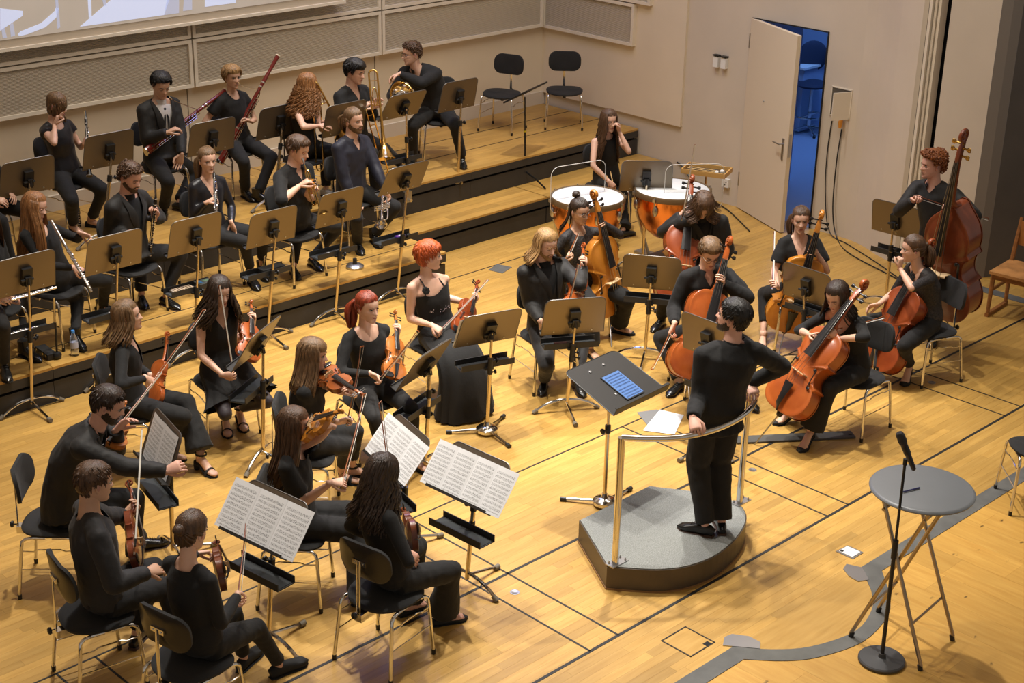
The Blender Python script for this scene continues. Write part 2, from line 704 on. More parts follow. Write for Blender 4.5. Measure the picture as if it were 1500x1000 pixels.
def riser(name, x0, x1, y0, y1, zt, label, zb=0.0, depth_boards=None):
    root = empty(name, (x0, y0, zb))
    tag(root, label, 'riser', 'platform elements of the wind risers')
    W, D, Hh = x1 - x0, y1 - y0, zt - zb
    g = 0.004
    MB().box((W / 2, D / 2 + 0.02, (Hh - 0.022) / 2), (W - 0.02, D - 0.06, Hh - 0.022)).build('carcass', m_dark, root, smooth=False)
    MB().box((W / 2, 0.010, (Hh - 0.13) / 2), (W - g, 0.02, Hh - 0.13)).build('apron', m_apron, root, smooth=False)
    MB().box((W / 2, 0.004, Hh - 0.062), (W - g, 0.03, 0.08)).build('nosing', m_apron, root, smooth=False)
    rows = MB()
    tones = []
    y = -0.01
    while y < D - 0.01:
        wd = min(0.11, D - y)
        x = g / 2
        xx = x - R.random() * 0.5
        while xx < W:
            l = R.uniform(0.5, 1.1)
            s, e = max(xx, x), min(xx + l, W - g / 2)
            if e - s > 0.02:
                rows.box(((s + e) / 2, y + wd / 2, Hh - 0.011), (e - s - 0.0008, wd - 0.0008, 0.022))
                tones += [min(1, max(0, R.gauss(0.5, 0.22)))] * 6
            xx += l
        y += wd
    me = rows.mesh('tread', m_riserwood, False)
    tone_attr(me, tones)
    link('tread', me, root)
    return root


xs1 = [3.0, 5.4, 7.6, 9.72]
for i in range(3):
    riser('riser_platform', xs1[i], xs1[i + 1], 10.78, 11.92, Z1,
          'low riser platform element under the %s' % ('left flutists', 'oboe players', 'trumpet players')[i])
riser('riser_platform', 9.72, 11.80, 11.41, 11.92, Z1, 'narrow low riser ledge, the bare wooden step behind the red-haired violist')
riser('riser_platform', 11.81, 13.92, 11.41, 11.92, Z1, 'low riser platform element behind the timpani, against the side wall')
xs2 = [3.0, 5.2, 7.2, 9.2, 11.12, 13.90]
for i in range(5):
    riser('riser_platform', xs2[i], xs2[i + 1], 11.925, 13.56, Z2,
          'high riser platform element under the ' + ('back row far left seat', 'clarinettist and white-shirted bassoonist', 'short-haired bassoonist and curly-haired trombonist',
                                                      'bespectacled horn player', 'two empty chairs')[i])
# joint lines on the right hand top tread
jl = MB()
for y in (12.55, 13.05):
    jl.box((11.5, y, Z2 + 0.0005), (4.8, 0.012, 0.003))
structure(jl.build('trim_2', m_joint, None, smooth=False))
jl = MB()
jl.box((6.4, 11.15, Z1 + 0.0005), (6.6, 0.010, 0.003))
structure(jl.build('trim_3', m_joint, None, smooth=False))

# ---- back wall with louvred absorber cassettes
wb = structure(wallbox('wall_back', 1.0, 14.2, 13.58, 13.85, 0, ZTOP, m_wall2))
for x in (6.14, 8.62, 11.14):
    MB().box((x, 13.578, 1.2), (0.008, 0.008, 1.1)).build('joint_bead', mat('joint_tan', (0.22, 0.18, 0.13), 0.7), wb, smooth=False)
structure(wallbox('baseboard_back', 3.0, 13.92, 13.55, 13.59, Z2, Z2 + 0.16, m_wall))


def cassette(origin, X, Nn, L_, zb, zt, label, group):
    """louvred cassette: frame rails and a sheet of fine slats; X along, Nn out of the wall"""
    root = empty('louvre_cassette', origin)
    tag(root, label, 'wall panel', group)
    X, Nn = V(*X), V(*Nn)
    hh = zt - zb
    for z in (0.018, hh - 0.018):
        MB().box(X * L_ / 2 + Nn * 0.045 + UP * z, (L_, 0.10, 0.036), X=X, Y=Nn).build('rail', m_frame, root, smooth=False)
    for a in (0.018, L_ - 0.018):
        MB().box(X * a + Nn * 0.045 + UP * hh / 2, (0.036, 0.10, hh - 0.07), X=X, Y=Nn).build('stile', m_frame, root, smooth=False)
    mb = MB()
    n = int((hh - 0.07) / 0.0125)
    for k in range(n):
        z0_ = 0.036 + (hh - 0.072) * k / n
        z1_ = 0.036 + (hh - 0.072) * (k + 1) / n
        a, b = X * 0.03, X * (L_ - 0.03)
        mb.add([a + Nn * 0.060 + UP * z0_, b + Nn * 0.060 + UP * z0_, b + Nn * 0.072 + UP * (z1_ - 0.003), a + Nn * 0.072 + UP * (z1_ - 0.003),
                a + Nn * 0.060 + UP * z1_, b + Nn * 0.060 + UP * z1_], [(0, 1, 2, 3), (3, 2, 5, 4)])
    o = mb.build('louvre_slats', m_louvre, root, smooth=False)
    o['kind'] = 'stuff'
    return root


for row, (zb, zt) in enumerate(((1.64, 2.135), (2.15, 2.65), (2.665, 3.2))):
    for i, (x0, x1) in enumerate(((3.62, 6.13), (6.15, 8.65), (8.67, 11.17), (11.19, 13.80))):
        cassette((x0, 13.58, zb), (1, 0, 0), (0, -1, 0), x1 - x0, zb, zt,
                 'cream louvred wall cassette, ' + ('bottom', 'second', 'third')[row] + ' row of the back wall, ' +
                 ('off to the far left', 'behind the clarinettist and left bassoonist', 'behind the bassoon and trombone players', 'next to the room corner')[i],
                 'louvred cassettes on the back wall')
cassette((13.93, 13.55, 1.62), (0, -1, 0), (-1, 0, 0), 1.52, 1.62, 2.12, 'cream louvred cassette on the side wall beside the corner, above the empty chair', 'louvred cassettes on the side wall')
cassette((13.93, 13.55, 2.135), (0, -1, 0), (-1, 0, 0), 1.76, 2.135, 2.65, 'upper cream louvred cassette on the side wall, cut off by the top edge', 'louvred cassettes on the side wall')
# hanging projection screen with picture
scn = empty('projection_screen', (4.6, 13.40, 2.335))
tag(scn, 'large projection screen with pale blue picture of tables, top left, before the louvred wall', 'projection screen')
m_scr = mat('screen_border', (0.50, 0.42, 0.32), 0.7)
MB().box((2.98, 0, 1.1), (5.96, 0.012, 2.2)).build('screen_cloth', m_scr, scn, smooth=False)
MB().box((2.98, -0.004, -0.012), (6.0, 0.05, 0.03)).build('bottom_bar', m_frame, scn, smooth=False)


def picture_mat():
    m = bpy.data.materials.new('projected_picture')
    m.use_nodes = True
    nt = m.node_tree
    N, L = nt.nodes.new, nt.links.new
    b = nt.nodes['Principled BSDF']
    tc = N('ShaderNodeTexCoord')
    n = N('ShaderNodeTexNoise')
    n.inputs['Scale'].default_value = 2.0
    L(tc.outputs['Object'], n.inputs['Vector'])
    r = N('ShaderNodeValToRGB')
    r.color_ramp.elements[0].color = (0.42, 0.34, 0.26, 1)
    r.color_ramp.elements[1].color = (0.55, 0.46, 0.38, 1)
    L(n.outputs['Fac'], r.inputs['Fac'])
    L(r.outputs[0], b.inputs['Emission Color'])
    b.inputs['Emission Strength'].default_value = 0.55
    b.inputs['Base Color'].default_value = (0.3, 0.27, 0.24, 1)
    return m


MB().box((2.93, -0.008, 1.13), (5.86, 0.006, 2.1)).build('picture', picture_mat(), scn, smooth=False)
m_pale = mat('projected_pale', (0.4, 0.42, 0.5), 0.8, emit=(0.62, 0.68, 0.92), estr=0.62)
m_pale2 = mat('projected_pale_shade', (0.3, 0.3, 0.36), 0.8, emit=(0.50, 0.52, 0.66), estr=0.55)


def onscr(px, py):
    d = ray(px, py)
    t = (13.39 - 0) / d[1]
    p = EYE + d * t
    return (p[0] - 4.6, p[2] - 2.335)


def scr_poly(pts, m, dep=0.0):
    q = [onscr(*p) for p in pts]
    ar = sum(q[i][0] * q[(i + 1) % len(q)][1] - q[(i + 1) % len(q)][0] * q[i][1] for i in range(len(q)))
    if ar < 0:
        q = q[::-1]
    MB().prism(q, (0, -0.0125 - dep, 0), (1, 0, 0), (0, 0, 1), 0.003).build('picture_shape', m, scn, smooth=False)


scr_poly([(117, 39), (240, 22), (258, -30), (185, -20)], m_pale)
scr_poly([(0, 12), (33, 16), (33, 23), (0, 45)], m_pale)
scr_poly([(2, 43), (6, 40), (10, 55), (4, 56)], m_pale2)
scr_poly([(14, 36), (19, 34), (22, 52), (16, 54)], m_pale2)
scr_poly([(26, 50), (30, 46), (60, 34), (80, 16), (82, 10), (86, 12), (82, 26), (66, 40), (40, 50), (28, 53)], m_pale)
scr_poly([(80, -10), (84, -10), (88, 40), (84, 42)], m_pale2)
scr_poly([(128, -8), (133, -8), (134, 25), (130, 26)], m_pale)
scr_poly([(148, -8), (153, -8), (156, 8), (152, 9)], m_pale2)
scr_poly([(240, 22), (262, 19), (262, -10), (246, -10)], m_pale2)
scr_poly([(268, 16), (281, 14), (281, -10), (270, -10)], m_pale2)
scr_poly([(300, 10), (345, 4), (345, -12), (300, -12)], m_pale)

# ---- side wall: raised board, wall with door opening, curved pilaster, slot, panel, grey column, dark wall
XW = 13.93
ws = structure(wallbox('wall_side', XW, XW + 0.16, 10.36, 13.9, 0, ZTOP, m_wall))
wallbox('raised_board', XW - 0.035, XW + 0.01, 11.27, 13.58, 0.78, ZTOP, m_wall2, ws)
dl = wallbox('wall_door', XW, XW + 0.16, 8.88, 9.33, 0, ZTOP, m_wall)
structure(dl)
wallbox('lintel', XW, XW + 0.16, 9.33, 10.36, 2.205, ZTOP, m_wall, dl)
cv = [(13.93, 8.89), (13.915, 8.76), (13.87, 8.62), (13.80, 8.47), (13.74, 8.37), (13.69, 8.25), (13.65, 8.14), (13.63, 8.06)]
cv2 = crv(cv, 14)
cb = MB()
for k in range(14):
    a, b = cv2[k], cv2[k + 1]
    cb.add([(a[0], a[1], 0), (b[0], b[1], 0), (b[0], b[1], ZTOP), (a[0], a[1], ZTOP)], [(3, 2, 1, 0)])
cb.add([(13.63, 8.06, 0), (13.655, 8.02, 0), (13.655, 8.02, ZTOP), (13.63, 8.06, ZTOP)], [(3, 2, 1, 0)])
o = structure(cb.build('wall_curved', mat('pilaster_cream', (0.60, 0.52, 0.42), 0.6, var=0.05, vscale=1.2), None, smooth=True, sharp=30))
# edge profile, dark slot and next panel
ed = MB()
for x, y, sx in ((13.665, 8.0, 0.03), (13.70, 7.965, 0.025), (13.72, 7.93, 0.03)):
    ed.box((x + 0.05, y, ZTOP / 2), (0.12, sx, ZTOP))
structure(ed.build('trim_4', m_frame, None, smooth=False))
structure(wallbox('wall_slot', 13.94, 14.06, 7.6, 8.92, 0, ZTOP, m_dark))  # dark slot back, extended unseen behind the curved wall to block blue light
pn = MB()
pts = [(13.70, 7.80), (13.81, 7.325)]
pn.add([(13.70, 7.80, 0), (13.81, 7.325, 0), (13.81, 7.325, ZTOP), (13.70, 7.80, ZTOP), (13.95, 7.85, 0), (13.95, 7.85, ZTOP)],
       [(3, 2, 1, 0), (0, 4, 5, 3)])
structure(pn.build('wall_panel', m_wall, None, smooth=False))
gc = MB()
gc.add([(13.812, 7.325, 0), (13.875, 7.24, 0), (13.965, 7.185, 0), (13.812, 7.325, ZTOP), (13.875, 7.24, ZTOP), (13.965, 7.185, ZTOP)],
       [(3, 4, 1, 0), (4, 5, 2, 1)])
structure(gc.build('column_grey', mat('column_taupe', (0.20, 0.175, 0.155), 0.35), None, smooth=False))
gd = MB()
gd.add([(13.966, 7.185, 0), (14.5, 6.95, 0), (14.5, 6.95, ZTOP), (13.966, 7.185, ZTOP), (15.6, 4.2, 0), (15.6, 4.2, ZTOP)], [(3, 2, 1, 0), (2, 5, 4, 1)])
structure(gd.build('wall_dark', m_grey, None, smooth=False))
fs = MB()
fs.prism([(13.70, 7.26), (13.55, 7.22), (13.60, 6.2), (13.72, 6.25)], (0, 0, 0.002), (1, 0, 0), (0, 1, 0), 0.006)
structure(fs.build('trim_5', m_strip, None, smooth=False))
lf = MB()
lf.box((15.2, 6.3, -0.004), (2.9, 4.5, 0.006))
me = lf.mesh('floor_side', m_pine, False)
tone_attr(me, [0.4] * 6)
structure(link('floor_side', me))
# remaining shell, out of the picture
structure(wallbox('wall_left', 0.6, 0.8, 6.0, 13.9, 0, ZTOP, m_wall))
structure(wallbox('ceiling', -6, 17.6, -4, 13.9, ZTOP, ZTOP + 0.2, m_wall2))

# ---- door leaf, switches, fuse box, socket
H0, H1 = V(13.925, 10.345, 0), V(13.535, 9.435, 0)
dX = nz(H1 - H0)
dN = np.cross(dX, UP)
dr = empty('door_1', (13.925, 10.345, 0))
dr['kind'] = 'structure'
LW = float(np.linalg.norm(H1 - H0))
m_door = mat('door_cream', (0.66, 0.56, 0.42), 0.5)
MB().box(dX * LW / 2 + UP * 1.105, (LW, 0.05, 2.185), X=dX, Y=dN).build('door_leaf', m_door, dr, smooth=False)
sgn = 1 if np.dot(dN, -hdir(H0)) > 0 else -1
hd = MB()
hp = dX * (LW - 0.09) + dN * sgn * 0.028 + UP * 1.0
hd.box(hp - UP * 0.06, (0.035, 0.01, 0.24), X=dX, Y=dN)
hd.sweep([hp, hp + dN * sgn * 0.05, hp + dN * sgn * 0.055 - dX * 0.03, hp + dN * sgn * 0.055 - dX * 0.13], 0.009, n=8)
hd.build('door_handle', m_steel, dr)
MB().box(dX * LW + UP * 1.0 + dX * 0.002, (0.004, 0.03, 0.26), X=dX, Y=dN).build('lock_plate', m_steel, dr, smooth=False)
MB().lathe(dX * LW * 0.42 + UP * 1.36 + dN * sgn * 0.025, [(0.008, 0), (0.006, 0.012), (0, 0.014)], axis=dN * sgn, n=10).build('coat_peg', m_steel, dr)
for z in (0.35, 1.95):
    MB().sweep([UP * (z - 0.08) - V(0.015, -0.01, 0), UP * (z + 0.08) - V(0.015, -0.01, 0)], 0.014, n=10).build('hinge', m_steel, dr)
jm = MB()
for y in (10.352, 9.338):
    jm.box((XW + 0.07, y, 1.1), (0.17, 0.012, 2.2))
jm.box((XW + 0.07, 9.845, 2.2), (0.17, 1.02, 0.012))
structure(jm.build('trim_6', m_joint, None, smooth=False))


def wall_switch(y, label):
    s = empty('dimmer_switch', (XW, y, 1.64))
    tag(s, label, 'switch', 'wall switches left of the door')
    MB().box((-0.025, 0, 0), (0.05, 0.07, 0.12)).build('housing', m_white, s, smooth=False)
    MB().box((-0.03, 0, 0.075), (0.06, 0.08, 0.012)).build('cover_strip', m_black, s, smooth=False)


wall_switch(10.80, 'white wall switch box left of the door, the left one of the pair')
wall_switch(10.69, 'white wall switch box left of the door, the right one of the pair')
ss = empty('wall_socket', (XW, 10.54, 0.257))
tag(ss, 'white wall socket low beside the mallet tray, left of the door', 'socket')
MB().box((-0.02, 0, 0), (0.04, 0.10, 0.10)).build('housing', m_white, ss, smooth=False)
pin = MB()
for dy, dz in ((-0.015, 0.012), (0.015, 0.012), (0, -0.016)):
    pin.lathe((-0.04, dy, dz), [(0.008, 0), (0.008, 0.003)], axis=(-1, 0, 0), n=8)
pin.build('pin_hole', m_black, ss)
fb = empty('fuse_box', (XW, 9.10, 1.48))
tag(fb, 'small built-in wall box with its cream lid open, right of the door', 'wall box')
fr = MB()
fr.box((-0.004, 0, 0.155), (0.012, 0.26, 0.012)).box((-0.004, 0, -0.155), (0.012, 0.26, 0.012))
fr.box((-0.004, 0.125, 0), (0.012, 0.012, 0.31)).box((-0.004, -0.125, 0), (0.012, 0.012, 0.31))
fr.build('frame', m_frame, fb, smooth=False)
MB().box((-0.002, 0, 0), (0.006, 0.24, 0.30)).build('recess', mat('recess_brown', (0.10, 0.085, 0.065), 0.8), fb, smooth=False)
a = V(-0.93, 0.42, 0)
a = nz(a)
MB().box(V(0, -0.12, -0.01) + a * 0.11, (0.22, 0.012, 0.30), X=a, Y=np.cross(UP, a)).build('lid', m_frame, fb, smooth=False)
MB().lathe(V(0, -0.12, -0.01) + a * 0.19 + np.cross(UP, a) * -0.006, [(0.012, 0), (0.009, 0.012)], axis=np.cross(UP, a) * -1, n=10).build('lid_knob', m_steel, fb)
MB().sweep([V(-0.03, -0.05, -0.15), V(-0.05, -0.05, -0.20), V(-0.05, -0.05, -0.26)], [0.016, 0.026, 0.016], n=10).build('cable_plug', mat('plug_orange', (0.7, 0.28, 0.03), 0.5), fb)


def cable(name, pts, r, label, m=m_black):
    c = crv(pts, len(pts) * 8)
    o = MB().sweep([q - c[0] for q in c], r, n=6).build(name, m)
    o.location = c[0]
    return tag(o, label, 'cable')


cable('cable', [V(13.92, 9.05, 1.2), V(13.90, 9.06, 0.8), V(13.88, 9.03, 0.3), V(13.82, 8.9, 0.02), V(13.5, 8.5, 0.01), V(13.2, 7.7, 0.01), V(13.0, 7.4, 0.012)], 0.007,
      'black cable running down the wall from the fuse box plug and across to the bass')
cable('cable', [V(13.92, 9.18, 1.34), V(13.915, 9.2, 0.9), V(13.90, 9.16, 0.45), V(13.86, 9.03, 0.05), V(13.75, 8.7, 0.01), V(13.45, 8.1, 0.01), V(13.1, 7.5, 0.012)], 0.006,
      'thin black cable hanging from the open fuse box to the floor')
cable('cable', [V(13.92, 11.3, 0.34), V(13.91, 11.2, 0.30), V(13.88, 10.95, 0.12), V(13.86, 10.7, 0.03), V(13.7, 10.3, 0.01), V(13.3, 9.7, 0.01)], 0.008,
      'black cable sloping down the side wall behind the percussionist to the floor')

# ---- blue lit room behind the door
m_blue = mat('room_blue_wall', (0.40, 0.48, 0.62), 0.7)
structure(wallbox('wall_far', 18.6, 18.7, 8.0, 15.0, 0, 3.2, m_blue))
structure(wallbox('wall_room_left', 14.1, 18.6, 14.5, 14.6, 0, 3.2, m_blue))
structure(wallbox('wall_partition', 14.1, 15.3, 10.62, 10.72, 0, 3.0, m_blue))
structure(wallbox('wall_room_right', 14.1, 18.6, 8.0, 8.1, 0, 3.2, m_blue))
structure(wallbox('ceiling_room', 14.1, 18.7, 8.0, 14.6, 3.0, 3.2, m_blue))
structure(wallbox('floor_room', 13.93, 18.7, 8.0, 14.6, -0.2, 0.0, mat('room_carpet', (0.30, 0.33, 0.42), 0.9)))
cbn = empty('low_cabinet', (17.2, 12.7, 0))
tag(cbn, 'low pale cabinet against the far wall of the blue lit room', 'cabinet')
MB().box((0.3, 0, 0.45), (0.5, 1.6, 0.86)).build('body', m_blue, cbn, smooth=False)
MB().box((0.29, 0, 0.895), (0.56, 1.66, 0.03)).build('top', m_white, cbn, smooth=False)
bl = bpy.data.lights.new('blue_room_lamp', 'AREA')
bl.energy = 60
bl.size = 1.2
bl.color = (0.18, 0.40, 1.0)
blo = bpy.data.objects.new('blue_room_lamp', bl)
COL.objects.link(blo)
blo.location = (16.6, 11.2, 2.95)
# ================================================================== people
SKIN = {}


def skin(tone):
    t = {'fair': (0.66, 0.40, 0.29), 'mid': (0.56, 0.33, 0.22), 'tan': (0.47, 0.26, 0.165), 'rosy': (0.64, 0.36, 0.27)}[tone]
    m = mat('skin_' + tone, t, 0.48, bump=0.03, bscale=90, var=0.06, vscale=14)
    b = m.node_tree.nodes['Principled BSDF']
    b.inputs['Subsurface Weight'].default_value = 0.12
    b.inputs['Subsurface Radius'].default_value = (0.02, 0.008, 0.004)
    return m


m_eye = mat('eye_white', (0.62, 0.58, 0.54), 0.25)
m_iris = mat('iris', (0.03, 0.018, 0.010), 0.15)
m_lash = mat('lash', (0.018, 0.012, 0.010), 0.6)
HAIRC = {'black': (0.010, 0.008, 0.007), 'dark': (0.030, 0.017, 0.011), 'brown': (0.075, 0.038, 0.019), 'light': (0.15, 0.085, 0.04),
         'blond': (0.30, 0.17, 0.065), 'redblond': (0.24, 0.105, 0.035), 'red': (0.20, 0.030, 0.010), 'copper': (0.40, 0.075, 0.014), 'rust': (0.20, 0.06, 0.014), 'auburn': (0.085, 0.035, 0.015)}


def hair_mat(c):
    m = mat('hair_' + c, HAIRC[c], 0.42, bump=0.5, bscale=160, var=0.45, vscale=70, stretch=(1, 1, 0.12), spec=0.5)
    return m


def cloth(name, c, rough=0.85, sheen=0.04, bump=0.15, bs=55):
    return mat('cloth_' + name, c, rough, bump=bump, bscale=bs, var=0.12, vscale=6, sheen=sheen)


CL = {'black': cloth('black', (0.0062, 0.0058, 0.0058)), 'soft': cloth('soft_black', (0.0095, 0.0092, 0.0096)), 'suit': cloth('suit', (0.0092, 0.0082, 0.0076), 0.7),
      'satin': cloth('satin', (0.010, 0.0095, 0.013), 0.38), 'navy': cloth('navy', (0.011, 0.012, 0.024), 0.6), 'grey': cloth('charcoal', (0.017, 0.0162, 0.017), 0.75),
      'lace': mat('cloth_lace', (0.020, 0.017, 0.017), 0.6, bump=0.6, bscale=110, var=0.85, vscale=75), 'white': cloth('white_shirt', (0.58, 0.54, 0.50), 0.7), 'tights': cloth('tights', (0.030, 0.022, 0.026), 0.6), 'jeans': cloth('black_denim', (0.013, 0.012, 0.012), 0.85)}
m_shoe = mat('shoe_leather', (0.010, 0.0095, 0.009), 0.22, bump=0.05, bscale=40)
m_suede = mat('shoe_suede', (0.012, 0.012, 0.012), 0.8)
m_sole = mat('shoe_sole', (0.06, 0.03, 0.018), 0.6)
m_white_shoe = mat('shoe_white', (0.5, 0.48, 0.46), 0.6)

# ---- head template -------------------------------------------------
_zk = [-0.120, -0.112, -0.100, -0.085, -0.066, -0.045, -0.022, 0.0, 0.025, 0.05, 0.075, 0.095, 0.110, 0.119]
_wk = [0.016, 0.029, 0.041, 0.051, 0.0585, 0.064, 0.068, 0.0705, 0.0735, 0.0745, 0.070, 0.058, 0.038, 0.012]
_fk = [0.080, 0.089, 0.0925, 0.0915, 0.092, 0.0925, 0.0925, 0.0915, 0.094, 0.091, 0.080, 0.061, 0.035, 0.010]
_bk = [0.050, 0.020, -0.012, -0.035, -0.066, -0.084, -0.094, -0.099, -0.103, -0.102, -0.094, -0.078, -0.053, -0.020]


def _sm(zs, zk, vk):
    # smooth interpolation of the profile
    zk, vk = np.array(zk), np.array(vk)
    out = []
    for z in zs:
        j = int(np.clip(np.searchsorted(zk, z) - 1, 0, len(zk) - 2))
        f = (z - zk[j]) / (zk[j + 1] - zk[j])
        p0, p1, p2, p3 = vk[max(j - 1, 0)], vk[j], vk[j + 1], vk[min(j + 2, len(vk) - 1)]
        out.append(0.5 * (2 * p1 + (p2 - p0) * f + (2 * p0 - 5 * p1 + 4 * p2 - p3) * f * f + (-p0 + 3 * p1 - 3 * p2 + p3) * f ** 3))
    return np.array(out)


NA = 44
ZS = np.concatenate([np.array([-0.120, -0.117, -0.112, -0.105, -0.098, -0.090]), np.arange(-0.083, 0.0351, 0.0062), np.array([0.043, 0.052, 0.062, 0.072, 0.082, 0.091, 0.099, 0.106, 0.112, 0.1165, 0.119])])


def head_template(fem=False, jaw=1.0, nose=1.0):
    W, Fr, Bk = _sm(ZS, _zk, _wk), _sm(ZS, _zk, _fk), _sm(ZS, _zk, _bk)
    t = np.linspace(-1, 1, NA, endpoint=False)
    A = PI * np.sign(t) * np.abs(t) ** 1.3
    P = np.zeros((len(ZS), NA, 3))
    for i, z in enumerate(ZS):
        yc = -0.012 if z > -0.07 else -0.012 + (-0.07 - z) * 1.2
        sx, cx = np.sin(A), np.cos(A)
        ww = W[i] * (jaw if z < -0.05 else 1.0)
        P[i, :, 0] = ww * np.sign(sx) * np.abs(sx) ** 0.92
        fr = yc + (Fr[i] - yc) * np.abs(cx) ** 0.86
        bk = yc - (yc - Bk[i]) * np.abs(cx) ** 0.95
        P[i, :, 1] = np.where(cx > 0, fr, bk)
        P[i, :, 2] = z
    x, y, z = P[..., 0], P[..., 1], P[..., 2]
    front = np.clip((np.cos(A)[None, :] - 0.1) / 0.4, 0, 1)

    def g(x0, z0, sx_, sz_):
        return np.exp(-((np.abs(x) - x0) / sx_) ** 2 - ((z - z0) / sz_) ** 2)
    d = np.zeros_like(x)
    nz_ = np.clip((0.018 - z) / 0.050, 0, 1) * (z > -0.045)
    prof = np.where(z > -0.034, nz_ ** 0.9, np.clip(1 - (-0.034 - z) / 0.010, 0, 1))
    d += 0.026 * nose * prof * np.exp(-(x / (0.0075 + 0.006 * np.clip(nz_, 0, 1))) ** 2)
    d += 0.006 * g(0.013, -0.031, 0.007, 0.007)
    d -= 0.0115 * g(0.031, 0.0, 0.017, 0.011)
    d += (0.002 if fem else 0.004) * g(0.026, 0.019, 0.022, 0.007)
    d -= 0.004 * np.exp(-(x / 0.010) ** 2 - ((z - 0.012) / 0.010) ** 2)
    d += 0.0045 * g(0.040, -0.024, 0.018, 0.016)
    d += 0.0075 * np.exp(-(x / 0.022) ** 2 - ((z + 0.0585) / 0.0075) ** 2) + 0.0075 * np.exp(-(x / 0.018) ** 2 - ((z + 0.071) / 0.006) ** 2)
    d -= 0.005 * np.exp(-(x / 0.022) ** 2 - ((z + 0.0645) / 0.0028) ** 2)
    d -= 0.004 * np.exp(-(x / 0.02) ** 2 - ((z + 0.083) / 0.006) ** 2)
    d += 0.006 * np.exp(-(x / 0.018) ** 2 - ((z + 0.104) / 0.011) ** 2)
    P[..., 1] += d * front
    v = P.reshape(-1, 3)
    top = np.array([[0, -0.006, 0.1205]])
    bot = np.array([[0, 0.062, -0.121]])
    v = np.concatenate([v, top, bot])
    f = []
    n = len(ZS)
    for i in range(n - 1):
        for j in range(NA):
            j2 = (j + 1) % NA
            f.append((i * NA + j, i * NA + j2, (i + 1) * NA + j2, (i + 1) * NA + j))
    for j in range(NA):
        j2 = (j + 1) % NA
        f.append(((n - 1) * NA + j, (n - 1) * NA + j2, n * NA))
        f.append((j2, j, n * NA + 1))
    ang = np.concatenate([np.tile(np.abs(A), n), [0, 0]])
    # our x grows to the person's right; rings run so that faces look outwards
    f = [tuple(reversed(q)) for q in f]
    return v, f, ang


def hairline(a, low=0.0):
    return np.interp(a, [0, 0.55, 0.95, 1.2, 1.38, 1.55, 1.8, 1.95, 2.3, PI],
                     [0.072, 0.069, 0.058, 0.035, -0.012, 0.005, 0.004, -0.035, -0.072, -0.082]) + low


class Frame:
    def __init__(self, c, X, Y, Z):
        self.c, self.X, self.Y, self.Z = np.asarray(c, float), X, Y, Z

    def p(self, q):
        q = np.asarray(q, float)
        return self.c + np.outer(q[..., 0], self.X) + np.outer(q[..., 1], self.Y) + np.outer(q[..., 2], self.Z) if q.ndim > 1 else self.c + self.X * q[0] + self.Y * q[1] + self.Z * q[2]

    def d(self, q):
        return self.X * q[0] + self.Y * q[1] + self.Z * q[2]


def scalp(ang, z, off):
    """point on the skull (person frame) at signed angle and height, lifted by off"""
    W, Fr, Bk = _sm([z], _zk, _wk)[0], _sm([z], _zk, _fk)[0], _sm([z], _zk, _bk)[0]
    s, c = math.sin(ang), math.cos(ang)
    yc = -0.012
    x = W * math.copysign(abs(s) ** 0.92, s)
    y = yc + (Fr - yc) * abs(c) ** 0.86 if c > 0 else yc - (yc - Bk) * abs(c) ** 0.95
    n = nz(V(x, y + 0.012, max(z, 0) * 0.9))
    return V(x, y, z) + n * off


